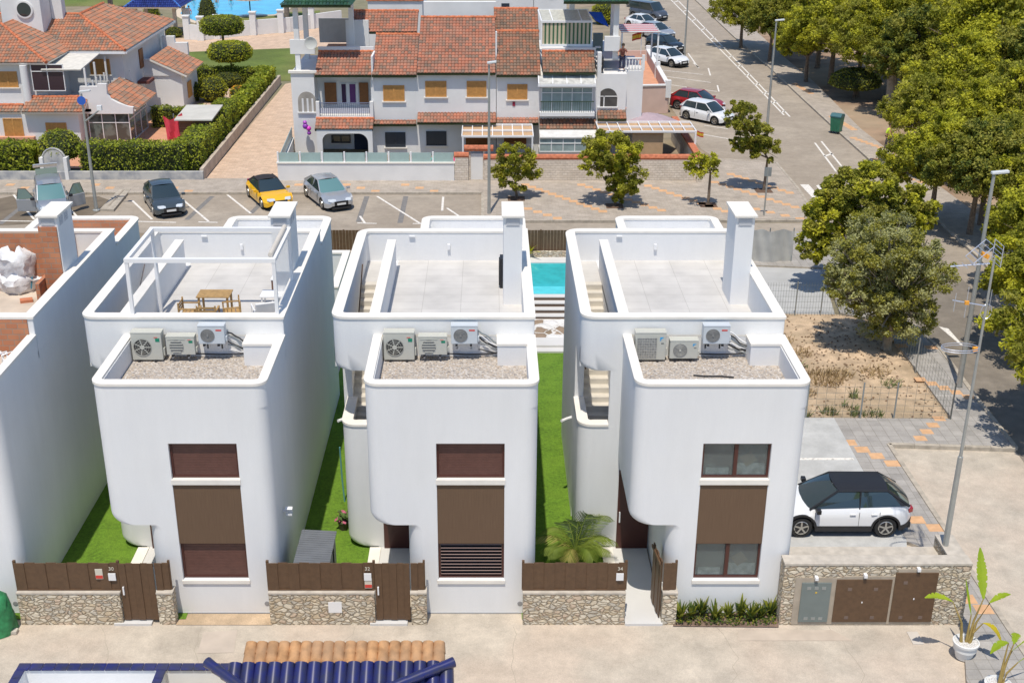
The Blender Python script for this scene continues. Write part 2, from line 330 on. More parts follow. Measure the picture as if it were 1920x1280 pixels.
# road and bay markings
def marks(par, segs, mat, w=.12, z=.001):
    b = MB()
    for (x0, y0, x1, y1) in segs:
        a, c = G(x0, y0), G(x1, y1); d = c-a; t = d.normalized(); s = Vector((-t.y, t.x, 0))*w/2
        b.quad(*[(q.x, q.y, z) for q in (a-s, c-s, c+s, a+s)])
    return tag(b.build('road_markings', mat, par), kind='structure')
marks(None, [(22, 361, 64, 411), (248, 376, 285, 411), (340, 372, 391, 415), (425, 364, 470, 400), (675, 405, 684, 418), (707, 368, 788, 419), (831, 369, 829, 395), (838, 390, 880, 418), (120, 380, 150, 412),
             (0, 414, 80, 415), (255, 415, 330, 417), (372, 416, 408, 417), (670, 418, 706, 419), (774, 419, 810, 420),
             (880, 40, 905, 44)][:-1], paintm, .13, 0)
marks(None, [(40, 388, 0, 420), (398, 368, 350, 412), (688, 368, 672, 416), (761, 368, 750, 418), (500, 372, 470, 400)], paint_o, .3, -.001)
b_ = [(1254, -4, 1400, 143), (1400, 143, 1470, 216), (1268, -2, 1400, 134), (1400, 134, 1481, 219), (1528, 268, 1568, 322), (1540, 265, 1583, 318)]
marks(None, b_, paintm, .13, .001)
rg = []
for k in range(13):
    t = k/12; y = 4+206*t; xl = 1258+(y)*.9925 if y < 143 else 1400+(y-143)*.959; xr = 1270+y*.9845 if y < 134 else 1400+(y-134)*.953
    rg.append((xl+1, y+1, xr-1, y-2))
marks(None, rg+[(1546, 293, 1561, 288)], paintm, .22, .001)
marks(None, [(1215, 129, 1318, 140), (1245, 143, 1333, 155), (1235, 156, 1345, 172), (1240, 170, 1335, 188), (1320, 235, 1365, 242), (1305, 250, 1375, 262), (1300, 118, 1310, 127), (1328, 128, 1332, 142), (1345, 160, 1348, 172), (1290, 100, 1310, 128)], paintm, .12, .001)
p = [G(1500, 346), G(1516, 346), G(1548, 380), G(1532, 380)]
b = MB(); b.poly([(q.x, q.y, .002) for q in p]); p = [G(1530, 348), G(1538, 346), G(1560, 368), G(1550, 372)]; b.poly([(q.x, q.y, .002) for q in p])
p = [G(1760, 612), G(1778, 616), G(1808, 650), G(1800, 646)]; b.poly([(q.x, q.y, .006) for q in p])
tag(b.build('road_markings', paintm), kind='structure')
sheet('wet_stain', PXS((0, 372), (30, 366), (60, 378), (70, 392), (64, 420), (-30, 424), (-40, 395)), M('damp_asphalt', (.17, .135, .095), rough=.8, var=.2, sc=1), -.002)
sheet('wet_stain', PXS((108, 392), (150, 370), (185, 368), (205, 375), (196, 392), (165, 408), (120, 416)), _M['damp_asphalt'], -.002)
b = MB(); P_ = PXS((188, 396), (226, 357), (246, 358), (214, 397)); b.prism([(p[0], p[1]) for p in P_], -.1, .14); P_ = PXS((203, 390), (231, 360), (234, 360), (206, 390)); b.prism([(p[0], p[1]) for p in P_], .13, .16, 1)
tag(b.build('kerb', [kerbm, asph]), kind='structure')
# hairline joints and cracks of the front lane
b = MB(); rnd = random.Random(12)
for k in range(9):
    x = -16+4.4*k+rnd.uniform(-1, 1); y = 28.0; p0 = Vector((x, y, 0))
    for j in range(14):
        p1 = p0+Vector((rnd.gauss(0, .11)+.03, -.35, 0)); b.quad(*[(q[0], q[1], -.008) for q in ((p0.x-.006, p0.y), (p0.x+.006, p0.y), (p1.x+.006, p1.y), (p1.x-.006, p1.y))]); p0 = p1
tag(b.build('lane_cracks', M('crack', (.34, .30, .24), var=0), fix=False), kind='structure')
# front lane details
sheet('lane_repair_patch', PXS((1383, 1180), (1560, 1180), (1600, 1200), (1385, 1200)), M('pinkish_concrete', (.50, .42, .34), rough=.95, var=.1, sc=2), -.004)
sheet('lane_repair_patch', PXS((382, 1184), (445, 1180), (438, 1222), (370, 1224)), M('pale_patch', (.49, .42, .35), rough=.95, var=.08, sc=2), -.004)
sheet('dirt_strip', PXS((330, 1150), (510, 1150), (510, 1171), (330, 1171)), sandy, .004)
sheet('planting_soil', PXS((1262, 1146), (1458, 1146), (1460, 1176), (1262, 1174)), M('planting_soil', (.20, .135, .10), rough=1, var=.3, sc=6, bump=.5), .02)
# lawns beside and behind the villas
VX = [-18.67, -11.6, -4.5, 2.58]; VY = 28.6
def vx(i, u): return VX[i]+u
sheet('artificial_lawn', [(-14, 28.3), (-8.5, 28.3), (-8.5, 60), (-14, 60)], turf, .016)
sheet('artificial_lawn', [(-6.1, 28.3), (-2.3, 28.3), (-2.3, 60), (-6.1, 60)], turf, .016)
sheet('artificial_lawn', [(.9, 28.3), (3.75, 28.3), (3.75, 47), (.9, 47)], turf, .016)
for gx0, gx1, n_ in ((-7.3, -6.4, 0),): pass
for i in (1, 2, 3):
    x0 = vx(i, 1.18)
    b = MB(); b.box(x0, vx(i, 2.22), 28.02, 31.9, -.1, .06, 0); b.box(x0-.34, x0-.004, 28.3, 31.86, -.1, .09, 1)
    tag(b.build('path', [pathm, stone]), kind='structure')
b = MB(); b.box(.9, 8.4, 53.9, 60, -.1, .02); 
# ================= villas =================
brickw = brick_like('hollow_brick', ((.52, .22, .11), (.44, .17, .085)), (.33, .24, .18), .33, .17, .012, axis='XZ', bump=.4)
tiles_t = brick_like('terrace_tiles', ((.55, .53, .50), (.59, .57, .54)), (.42, .40, .37), 1.2, .6, .008, off=0, bump=.1, rough=.6)
gravel = M('gravel', (.46, .42, .375), rough=1, var=0)
n, l, p = nodes(gravel); tc = n.new('ShaderNodeTexCoord'); vo = n.new('ShaderNodeTexVoronoi'); vo.inputs['Scale'].default_value = 22
l.new(tc.outputs['Object'], vo.inputs['Vector']); cr = n.new('ShaderNodeValToRGB'); sp = n.new('ShaderNodeSeparateColor'); l.new(vo.outputs['Color'], sp.inputs[0]); l.new(sp.outputs[0], cr.inputs[0])
for i, (q, c) in enumerate([(0, (.25, .22, .2)), (.3, (.42, .38, .34)), (.55, (.56, .5, .43)), (.75, (.42, .33, .24)), (1, (.68, .65, .62))]):
    el = cr.color_ramp.elements[i] if i < 2 else cr.color_ramp.elements.new(q); el.position = q; el.color = (*c, 1)
l.new(cr.outputs[0], p.inputs['Base Color']); bp = n.new('ShaderNodeBump'); bp.invert = True; bp.inputs['Distance'].default_value = .03; l.new(vo.outputs['Distance'], bp.inputs['Height']); l.new(bp.outputs[0], p.inputs['Normal'])
roughc = M('raw_concrete', (.56, .48, .39), rough=1, var=.15, sc=1.2, det=8)
steptile = M('step_tile', (.60, .56, .49), rough=.7, var=.06, sc=3)
ventm = M('vent_grey', (.55, .56, .58), rough=.6, var=0)

def layered(b, prof, v_end, rL, rR, n_=8, front=True, v0=0.0):
    """prof(eL,eR)->xz profile; the rounded vertical edges come from insetting it near the front"""
    lays = []
    r = max(rL, rR)
    for k in range(n_+1):
        t = PI/2*(1-k/n_); lays.append((v0+r*(1-math.sin(t)), rL*(1-math.cos(t)), rR*(1-math.cos(t))))
    lays.append((v_end, 0, 0))
    P = [[(x, v, z) for x, z in prof(eL, eR)] for v, eL, eR in lays]; m_ = len(P[0]); base = len(b.v)
    for q in P: b.v += q
    for i in range(len(P)-1):
        for k in range(m_):
            j = (k+1) % m_; b.f.append((base+i*m_+k, base+i*m_+j, base+(i+1)*m_+j, base+(i+1)*m_+k)); b.m.append(0)
    b.f.append(tuple(base+(len(P)-1)*m_+k for k in range(m_))); b.m.append(0)
    if front: b.f.append(tuple(base+k for k in range(m_-1, -1, -1))); b.m.append(0)

W0, W1, Z1 = 3.08, 4.9, 7.13
def villa(i, label, name='villa', unfinished=False, wins=('shut', 'shut')):
    uL = (.03, .28, .16, .03)[i]
    T = thing(name, (VX[i], VY, 0), label, 'house', 'row of white cubic villas')
    fL, fR = 1.23, 5.77; uG = 2.27
    b = MB()
    # front block with rounded left and right edges, overhang and recessed entrance below
    def left_pts(e):
        rb, rc = .32, .2
        P = [(uG+e, 0)]+[(x+e, z) for x, z in arc(uG-rc, 2.88-rc, rc, 0, 90, 6)]
        P += [(x+e, z) for x, z in arc(fL+rb, 2.88+rb, rb, 270, 180, 6)]+[(fL+e, 6.4)]
        return P
    def prof(eL, eR): return left_pts(eL)+[(fR-eR, 6.4), (fR-eR, 0)]
    layered(b, prof, 3.3, .38, .32, front=False)
    lp = left_pts(.38)
    b.poly([(x, 0, z) for x, z in lp]+[(W0, 0, 6.4), (W0, 0, 0)])
    b.quad((W0,0,5.38), (W1,0,5.38), (W1,0,6.4), (W0,0,6.4)); b.quad((W0,0,0), (W1,0,0), (W1,0,1.12), (W0,0,1.12))
    b.quad((W1,0,0), (fR-.32,0,0), (fR-.32,0,6.4), (W1,0,6.4))
    d = .2; z0, z1 = 1.12, 5.38     # reveal of the tall window slot
    b.quad((W0,0,z0),(W0,d,z0),(W0,d,z1),(W0,0,z1)); b.quad((W1,0,z0),(W1,0,z1),(W1,d,z1),(W1,d,z0)); b.quad((W0,0,z1),(W0,d,z1),(W1,d,z1),(W1,0,z1)); b.quad((W0,0,z0),(W1,0,z0),(W1,d,z0),(W0,d,z0))
    b.quad((W0,d,z0),(W1,d,z0),(W1,d,z1),(W0,d,z1))
    n8 = 8
    b.ring(rrect(fL, fR, 0, 3.36, (.38, .32, .02, .02)), rrect(fL+.24, fR-.24, .3, 3.31, (.06, .06, .01, .01)), 6.4, Z1-.07)
    if not unfinished: b.box(4.72, fR-.1, 2.62, 3.31, 6.3, Z1-.071)
    # main body, left walls around the stair well
    b.box(1.1, 5.77, 3.3, 11.4, 0, 6.6)
    def prof2(eL, eR):
        rb = .3
        return [(1.1, .1)]+[(x+eL, z) for x, z in arc(uL+rb, .1+rb, rb, 270, 180, 6)]+[(uL+eL, 3.2), (1.1, 3.2)]
    layered(b, prof2, 5.2, .4, 0, v0=3.3)
    # guard of the half landing
    b.prism(arc(uL+.4, 3.7, .4, 180, 270, 8)+[(1.1, 3.3), (1.1, 3.6), (uL+.47, 3.6)]+arc(uL+.4, 3.7, .13, 250, 190, 4)+[(uL+.27, 5.2), (uL, 5.2)], 3.2, 4.2)
    def prof3(eL, eR):
        rb = .2
        return [(1.1, 6.0)]+[(x+eL, z) for x, z in arc(.03+rb, 6.0+rb, rb, 270, 180, 6)]+[(.03+eL, 6.6), (1.1, 6.6)]
    layered(b, prof3, 3.62, .4, 0, v0=3.3)
    b.box(.03, .3, 3.62, 5.2, 6.0, 6.6)
    b.box(.9, 1.1, 3.302, 3.45, 3.2, 6.0)
    b.prism([(.03, 5.2), (.3, 5.2), (.3, 11.1), (1.1, 11.1), (1.1, 11.4), (.53, 11.4)]+arc(.53, 10.9, .5, 90, 180, 8), 0, 6.6)
    b.box(.3, 1.1, 4.0, 11.1, 0, 3.18)
    rr = (.4, .03, .03, .5)
    b.ring(rrect(.03, 5.77, 3.3, 11.4, rr), rrect(.3, 5.5, 3.6, 11.12, (.1, .01, .01, .1)), 6.6, 7.6)
    b.box(1.1, 1.36, 3.55, 10.2, 6.5, 7.6)
    # rear wing and rear porch
    b.prism(rrect(2.05, 5.77, 11.38, 14.6, (.01, .01, .4, .4)), 0, 6.4); 
    b.ring(rrect(2.05, 5.77, 11.36, 14.6, (.01, .01, .4, .4)), rrect(2.3, 5.53, 11.41, 14.32, (.01, .01, .06, .06)), 6.4, Z1-.07)
    body = b.build('wall', white, T, smooth=True, ang=30)
    # stone copings
    c = MB(); zc = Z1-.07
    def r_(r, d): return tuple(max(.002, q+d) if q > .05 else q for q in r)
    c.ring(rrect(fL-.03, fR+.03, -.03, 3.298, r_((.38, .32, .01, .01), .03)), rrect(fL+.22, fR-.22, .28, 3.296, (.08, .08, .001, .001)), zc, Z1)
    if not unfinished:
        c.box(4.7, fR-.08, 2.6, 3.29, Z1-.068, Z1+.003)
    c.ring(rrect(0, 5.8, 3.27, 11.43, r_(rr, .03)), rrect(.32, 5.48, 3.62, 11.1, (.1, .01, .01, .1)), 7.6, 7.67)
    c.box(1.08, 1.38, 3.6, 10.22, 7.6, 7.668)
    c.ring(rrect(2.02, 5.8, 11.44, 14.63, (.01, .01, .43, .43)), rrect(2.32, 5.51, 11.45, 14.3, (.01, .01, .08, .08)), zc, Z1)
    g = arc(uL+.4, 3.7, .43, 180, 270, 8)
    c.prism(g+[(.9, 3.27), (.9, 3.62), (uL+.49, 3.62)]+arc(uL+.4, 3.7, .1, 250, 190, 4)+[(uL+.29, 5.199), (uL-.03, 5.199)], 4.2, 4.27)
    c.build('coping', stone, T, bevel=.008)
    if i == 1:
        w_ = MB(); w_.prism([(4.0, 22.3), (5.15, 22.3), (5.15, 18), (5.4, 18), (5.4, 22.6), (4.0, 22.6)], 0, 3.0); P_ = w_.build('rear_porch', white, T)
        w_ = MB(); w_.prism([(3.97, 22.27), (5.12, 22.27), (5.12, 17.98), (5.43, 17.98), (5.43, 22.63), (3.97, 22.63)], 3.0, 3.07); w_.build('coping', stone, P_)
    # terrace floor, gravel pit, stair
    f = MB(); f.box(1.36, 5.5, 3.6, 11.12, 6.52, 6.612); f.box(.3, 1.1, 8.9, 11.1, 6.4, 6.58); f.build('terrace_floor', roughc if unfinished else tiles_t, T)
    if unfinished:
        f = MB(); f.box(1.36, 1.38, 3.6, 10.2, 6.6, 7.58); f.box(1.36, 4.5, 11.05, 11.1, 6.6, 7.6); f.box(5.46, 5.498, 3.6, 11.1, 6.6, 7.6); f.box(1.4, 5.5, 3.62, 3.66, 6.6, 7.6)
        f.box(4.9, 5.46, 6.9, 6.948, 6.6, 9.15); f.box(4.88, 4.928, 6.95, 8.28, 6.6, 9.15); f.box(1.4, 4.87, 8.32, 8.5, 6.6, 8.5); f.box(4.75, 4.87, 6.4, 8.31, 6.6, 7.5); f.box(5.44, 5.497, 8.32, 11.0, 6.6, 7.58)
        f.box(1.3, 5.6, 3.26, 3.298, 6.45, 7.58); f.box(2.32, 5.5, 14.26, 14.3, 6.4, Z1-.08); f.box(2.3, 5.5, 11.432, 11.47, 6.4, 7.58)
        f.build('brick_wall', brickw, T)
    f = MB(); f.box(fL+.24, fR-.24, .3, 3.299, 6.38, 6.46); f.build('gravel_bed', roughc if unfinished else gravel, T)
    s = MB()
    for k in range(19):
        s.box(.301, 1.099, 3.75+k*.28, 3.75+(k+1)*.28+.02, 3.0, 3.2+(k+1)*.178)
    s.build('stair', steptile, T)
    if not unfinished:
        s = MB(); s.tube([(.36, 5.4, 5.1), (.36, 8.9, 7.25)], .022); s.build('handrail', brown, T)
    # chimney
    ch = MB(); ch.box(4.93, 5.5, 6.95, 8.3, 6.4, 9.46); ch.build('chimney', white, T, bevel=.01)
    cc = MB(); cc.box(4.87, 5.56, 6.86, 8.38, 9.46, 9.53); cc.build('chimney_cap', stone, T, bevel=.006)
    vg = MB(); vg.box(5.0, 5.42, 6.94, 6.951, 9.17, 9.42)
    for k in range(4): vg.box(5.02, 5.4, 6.925, 6.952, 9.2+k*.05, 9.23+k*.05)
    vg.build('vent', ventm, T)
    for y in (7.15, 7.6):
        vg = MB(); vg.box(5.499, 5.503, y-.02, y+.32, 9.12, 9.4)
        for k in range(4): vg.box(5.498, 5.515, y, y+.3, 9.15+k*.06, 9.185+k*.06)
        vg.build('vent', ventm, T)
    # entrance door in the recess
    dm = MB(); dm.box(1.28, 2.24, 3.24, 3.3, .06, 2.75); D = dm.build('door', brownd, T, bevel=.005)
    k_ = MB(); k_.box(1.33, 1.37, 3.19, 3.24, 1.0, 1.35); k_.build('handle', wmetal, D)
    # tall window slot: upper window, panel, lower window
    def win(z0, z1, style, nm):
        fr = MB(); y0 = .1; w = .06
        fr.box(W0, W0+w, y0, d-.002, z0, z1); fr.box(W1-w, W1, y0, d-.002, z0, z1); fr.box(W0+w, W1-w, y0, d-.002, z1-w, z1); fr.box(W0+w, W1-w, y0, d-.002, z0, z0+w)
        if style == 'glass': fr.box((W0+W1)/2-.05, (W0+W1)/2+.05, y0-.02, d-.002, z0+w, z1-w)
        F = fr.build('window', brownd, T)
        if style == 'glass':
            g_ = MB(); g_.box(W0+w, W1-w, y0+.04, y0+.06, z0+w, z1-w); g_.build('pane', clear_glass, F)
            r_ = MB(); r_.box(W0+w, W1-w, d-.012, d-.004, z0+w, z1-w); r_.build('room', M('room_interior', (.06, .075, .065), col2=(.01, .014, .012), var=.6, sc=1.3, lo=.45, hi=.56), F)
            for q0, q1, h_ in ((.08, .42, .2), (.52, .95, .32)): m_ = MB(); m_.box(W0+(W1-W0)*q0, W0+(W1-W0)*q1, d-.02, d-.013, z0+w, z0+w+(z1-z0)*h_); m_.build('bedding', M('bedding', (.34, .35, .33), var=.4, sc=5), F)
            m_ = MB(); m_.obox((W0+(W1-W0)*.7, d-.022, z0+(z1-z0)*.5), (.14, 0, .1), (0, .003, 0), (-.1, 0, .14)); m_.build('cushion', M('cushion_brown', (.16, .12, .07), var=.2), F)
        elif style == 'louvre':
            s_ = MB(); k0 = z0+.08
            while k0 < z1-.08:
                s_.obox(((W0+W1)/2, y0+.02, k0+.04), ((W1-W0)/2-.07, 0, 0), (0, .035, -.022), (0, .005, .008)); k0 += .105
            s_.build('louvres', shut2, F); r_ = MB(); r_.box(W0+w, W1-w, y0+.07, y0+.08, z0+w, z1-w); r_.build('pane', glass, F)
        else:
            s_ = MB(); k0 = z0+w
            while k0 < z1-w:
                s_.box(W0+w, W1-w, y0+.03, y0+.05, k0, min(k0+.046, z1-w)); k0 += .05
            s_.build('shutter', shut, F)
        return F
    win(4.3, 5.38, wins[0], 'window'); win(1.12, 2.28, wins[1], 'window')
    pn = MB(); pn.box(W0+.004, W1-.004, .025, .15, 2.28, 4.14)
    pn.build('cladding_panel', clad, T)
    sm = MB(); sm.box(W0-.02, W1+.02, -.03, .19, 4.14, 4.3); sm.build('sill', stone, T, bevel=.006)
    sm = MB(); sm.box(W0-.03, W1+.03, -.045, .15, 1.0, 1.115); sm.build('sill', stone, T, bevel=.006)
    # wall bits: round drain covers and base strip
    for u in (2.65, 5.35): MB().lathe([(.07, 0), (.07, -.012), (.05, -.014)], (u, 0, .33), 14, axis='y').build('drain_cover', M('drain_grey', (.3, .3, .31), rough=.6, var=0), T)
    bs = MB(); bs.box(uG+.4, fR-.35, -.012, 0.05, 0, .035); bs.build('base_strip', M('base_grey', (.45, .46, .47), var=0), T)
    if not unfinished:
        wl = MB(); wl.box(3.05, 3.15, 11.03, 11.1, 7.02, 7.22); wl.build('wall_lamp', wmetal, T, bevel=.01); wl = MB(); wl.box(1.75, 1.95, 11.04, 11.1, 7.47, 7.53); wl.build('wall_lamp', wmetal, T, bevel=.01)
    if i in (2, 3):
        wl = MB(); wl.tube([(.03, 6.2, 3.05), (-.12, 6.1, 3.05), (-.3, 5.9, 3.07)], .05); wl.build('floodlight', wmetal, T, smooth=True)
    if i == 1:
        wl = MB(); wl.box(5.77, 5.85, 1.15, 1.22, 2.6, 2.66); wl.obox((5.95, 1.1, 2.72), (.1, 0, 0), (0, .05, .02), (0, -.02, .05)); wl.obox((5.95, 1.15, 2.55), (.08, 0, 0), (0, .07, 0), (0, 0, .03))
        wl.build('floodlight', wmetal, T)
    return T
clear_glass = M('clear_glass', (.75, .85, .85), rough=.02, var=0, trans=.92)
shut2 = M('louvre_brown', (.30, .20, .17), rough=.5, var=0)
clad = M('cladding_brown', (.105, .062, .036), rough=.7, var=0)
n, l, p = nodes(clad); tc = n.new('ShaderNodeTexCoord'); mp = n.new('ShaderNodeMapping'); mp.inputs['Scale'].default_value = (60, 1, 1.5); nz = n.new('ShaderNodeTexNoise'); nz.inputs['Scale'].default_value = 1; nz.inputs['Detail'].default_value = 5
l.new(tc.outputs['Object'], mp.inputs[0]); l.new(mp.outputs[0], nz.inputs['Vector']); cr = n.new('ShaderNodeValToRGB'); cr.color_ramp.elements[0].color = (.10, .058, .032, 1); cr.color_ramp.elements[1].color = (.175, .108, .063, 1)
l.new(nz.outputs[0], cr.inputs[0]); l.new(cr.outputs[0], p.inputs['Base Color'])

villa(0, 'unfinished white villa with bare brick parapets, cut off by the left edge', 'unfinished_villa', True)
villa(1, 'white villa with closed brown shutters and a white pergola frame on its roof terrace', wins=('shut', 'shut'))
villa(2, 'white villa in the middle with louvred lower window and an empty roof terrace', wins=('shut', 'louvre'))
villa(3, 'rightmost white villa with two glazed windows beside the parked white car', wins=('glass', 'glass'))
# ================= rear gardens =================
sheet('patio', [(.9, 48.1), (3.9, 48.1), (3.9, 50.62), (.9, 50.62)], stone_mat('crazy_paving', 1.6, [(.26,.19,.12),(.75,.73,.7),(.3,.22,.15),(.8,.78,.75),(.36,.27,.19),(.7,.68,.64)], (.7,.68,.64)), .03)
b = MB(); b.box(.9, 8.4, 47.25, 48.1, 0, .2); b.box(.9, 8.4, 46.85, 47.25, 0, .1)
tag(b.build('terrace_step', pathm, bevel=.01), kind='structure')
b = MB()
for k in range(4): b.box(.9, 8.4, 50.62+k*.36, 57, .17*k, .17*(k+1)-.04, 0); b.box(.9, 8.4, 50.6+k*.36, 50.6+k*.36+.38, .17*(k+1)-.038, .17*(k+1), 1)
tag(b.build('pool_steps', [M('brown_deck', (.13, .085, .06), rough=.7, var=.1), pathm]), kind='structure')
pool_m = M('pool_water', (.035, .44, .46), rough=.05, var=.12, sc=2.5, bump=.15, bsc=5, spec=.6)
b = MB(); b.box(.92, 8.38, 52.04, 53.0, .60, .70, 0); b.box(.92, 8.38, 53.0, 56.2, .60, .70, 1); b.box(.92, 8.38, 56.2, 57.0, .6, .74, 2)
tag(b.build('pool', [M('pool_shallow', (.10, .62, .66), rough=.05, var=.08, sc=3, bump=.15, bsc=5, spec=.6), pool_m, pathm]), kind='structure')
b = MB(); b.box(-13, 8.4, 57.0, 57.35, 0, 1.03); rw = b.build('stone_wall', rubble); tag(rw, 'low rubble stone wall behind the small turquoise pool', 'wall')
def board_fence(mb, x0, x1, y, z0, z1, pitch=.155, jit=.012):
    x = x0; k = 0
    while x < x1-.02:
        mb.box(x, min(x+pitch-.012, x1), y+(k % 2)*jit, y+.03+(k % 2)*jit, z0, z1); x += pitch; k += 1
    return mb
t = thing('board_fence', (0, 57.1, 1.03), 'brown board fence on top of the stone wall behind the villas', 'fence')
board_fence(MB(), -13, 8.4, .05, 0, 1.05, .16).build('board_panel', brown, t)
for k in range(12): MB().box(-13+k*1.94-.04, -13+k*1.94+.04, .1, .16, 0, 1.06).build('post', brown, t)
# ================= street fences of the villas =================
def text_mesh(txt, size, loc, mat, parent, depth=.004, rz=0.0):
    cu = bpy.data.curves.new('number', 'FONT'); cu.body = txt; cu.size = size; cu.extrude = depth; cu.align_x = 'CENTER'
    o = bpy.data.objects.new('number', cu); COL.objects.link(o)
    me = bpy.data.meshes.new_from_object(o); bpy.data.objects.remove(o)
    me.materials.clear(); me.materials.append(mat)
    q = bpy.data.objects.new('number', me); COL.objects.link(q); q.parent = parent; q.location = loc; q.rotation_euler = (PI/2, 0, rz); return q
cream = M('cream_paint', (.62, .58, .48), var=0); redp = M('red_sign', (.62, .06, .04), var=0); capm = M('wall_cap', (.50, .45, .38), rough=.95, var=.15, sc=4)
FY = 28.07
def street_fence(no, x0, x1, xg, xp, desc, opened=False):
    w = MB(); w.box(x0, x1, FY, FY+.32, -.05, 1.0, 0); w.box(x0-.01, x1+.01, FY-.012, FY+.335, 1.0, 1.045, 1)
    tag(w.build('stone_wall', [rubble, capm]), 'low stone garden wall '+desc, 'wall', 'stone garden walls along the lane')
    w = MB(); w.box(xg, xp, FY, FY+.32, -.05, 1.0, 0); w.box(xg-.01, xp+.01, FY-.012, FY+.335, 1.0, 1.045, 1)
    tag(w.build('gate_pillar', [rubble, capm]), 'short rubble stone pillar right of the gate '+desc, 'pillar', 'stone gate pillars')
    t = thing('board_fence', (x0, FY+.06, 1.045), 'brown vertical board fence on the stone wall '+desc, 'fence', 'brown board fences along the lane')
    board_fence(MB().box(0, x1-x0, .082, .095, 0, .85), 0, x1-x0, .06, 0, .87, .29, .03).build('board_panel', brown, t)
    MB().box(-.02, x1-x0, .05, .11, 0, .03).build('rail', brown, t)
    for q in (0, x1-x0): MB().box(q-.035, q+.035, .1, .17, -.0, .92).build('post', brown, t)
    text_mesh(no, .15, (x1-x0-.17, .05, .66), cream, t)
    MB().box(x1-x0-.27, x1-x0-.07, .03, .06, .34, .56).build('intercom', wmetal, t)
    if no != '34': 
        s = MB(); s.box(0, .2, .045, .06, .38, .7, 0); s.box(.005, .195, .04, .046, .4, .5, 1); s = s.build('warning_sign', [cream, redp], t); s.location = (x1-x0-(.62 if no == '30' else .26), 0, 0 if no == '30' else -.3)
    t = thing('board_fence', (xg, FY+.06, 1.045), 'narrow brown board piece on the gate pillar '+desc, 'fence', 'narrow board pieces on the pillars')
    board_fence(MB().box(0, xp-xg-.06, .082, .095, 0, .85), 0, xp-xg-.06, .06, 0, .87, .2, .02).build('board_panel', brown, t)
    MB().box(xp-xg-.09, xp-xg-.03, .1, .16, 0, .93).build('post', brown, t)
    if opened:
        t = thing('gate', (xg-.03, FY+.2, 0), 'open brown board gate swung inwards at the entrance of number '+no, 'gate', rz=R(96))
    else: t = thing('gate', (x1+.03, FY+.08, 0), 'closed brown board gate '+('left of the leftmost full villa, number 30' if no == '30' else 'before the doormat of the middle villa, number 32'), 'gate')
    g = MB(); g.box(0, xg-x1-.06, .022, .035, .12, 1.9); board_fence(g, 0, xg-x1-.06, 0, .1, 1.93, .2, .02); g.build('board_panel', brown, t)
    MB().box(0, xg-x1-.06, .05, .09, 1.8, 1.88).build('rail', brown, t)
    MB().box(.06, .1, -.05, 0, .95, 1.2).build('handle', wmetal, t)
street_fence('30', -13.0, -10.17, -9.16, -8.72, 'left of the shuttered villa')
street_fence('32', -6.08, -3.17, -2.16, -1.74, 'in front of the grey shed')
street_fence('34', .92, 3.74, 4.77, 5.17, 'in front of the palm', True)
b = MB(); b.box(-4.45, -4.08, FY-.01, FY+.01, .4, .75); tag(b.build('meter_box_cover', wmetal), 'small pale square cover set in the stone wall before the grey shed', 'cover')
# ---- utility wall with cabinets
cem = M('cement_render', (.40, .34, .265), rough=.95, var=.12, sc=3)
t = thing('utility_wall', (8.03, FY, 0), 'rubble stone wall with grey and brown meter cabinet doors by the parking space', 'wall')
X0, X1 = 8.03, 13.12
def loc(px, py, Y=FY): q = AY(px, py, Y); return q.x-X0, q.z
w = MB(); w.box(0, X1-X0, 0, .42, -.05, 1.93, 0); w.box(-.01, X1-X0+.01, -.015, .435, 1.93, 1.99, 1)
w.box(.3, X1-X0-.5, 1.12, 1.5, 0, 1.5, 0); w.box(.29, X1-X0-.5, 1.1, 1.52, 1.5, 1.56, 1); w.box(X1-X0-.5, X1-X0-.01, .44, 1.52, 0, 1.9, 0); w.box(X1-X0-.51, X1-X0, .436, 1.53, 1.9, 1.955, 1); w.box(.3, X1-X0-.5, .42, 1.12, 0, .9, 1)
w.build('stone_masonry', [rubble, capm], t)
w = MB(); a0, z0 = loc(1484, 1182); a1, z1 = loc(1562, 1080); w.box(.33, .33+1.3, -.02, .01, .02, 1.55); a2, _ = loc(1757, 1100); w.box(1.63, a2-.02, -.021, .01, .02, 1.6); w.box(3.1, a2-.02, -.0205, .01, 1.6, 1.83); w.build('render_frame', cem, t)
def cab(px0, px1, zt, mat, nm, dots, lab=None):
    a, _ = loc(px0, 1130); c, _ = loc(px1, 1130)
    m_ = MB(); m_.box(a, c, -.05, -.015, .12, zt); D = m_.build(nm, mat, t, bevel=.004)
    s = MB()
    for dx, dz in dots: s.box(a+dx*(c-a)-.055, a+dx*(c-a)+.055, -.056, -.049, dz*zt-.05, dz*zt+.05)
    s.build('vent_plate', M('vent_plate', (.17, .12, .095), var=0) if mat == brown else metal, D)
    if lab: q = MB(); q.lathe([(.035, 0), (.035, -.01)], (a+.5*(c-a), -.05, zt*.78), 3, axis='y'); q.build('warning_label', M('yellow_label', (.8, .5, .02), var=0), D)
    else: q = MB(); q.box((a+c)/2-.015, (a+c)/2+.015, -.06, -.05, zt*.5, zt*.53); q.build('lock', wmetal, D)
cab(1499, 1554, 1.4, M('cabinet_green_grey', (.17, .20, .19), rough=.5, var=.05), 'grey_door', [(.25,.88),(.5,.88),(.75,.88),(.25,.17),(.5,.17),(.75,.17)], 1)
cab(1563, 1666, 1.5, brown, 'brown_door', [(.25,.8),(.72,.8),(.25,.18),(.72,.18)])
cab(1671, 1750, 1.72, brown, 'brown_door', [(.25,.82),(.25,.16),(.72,.16)])
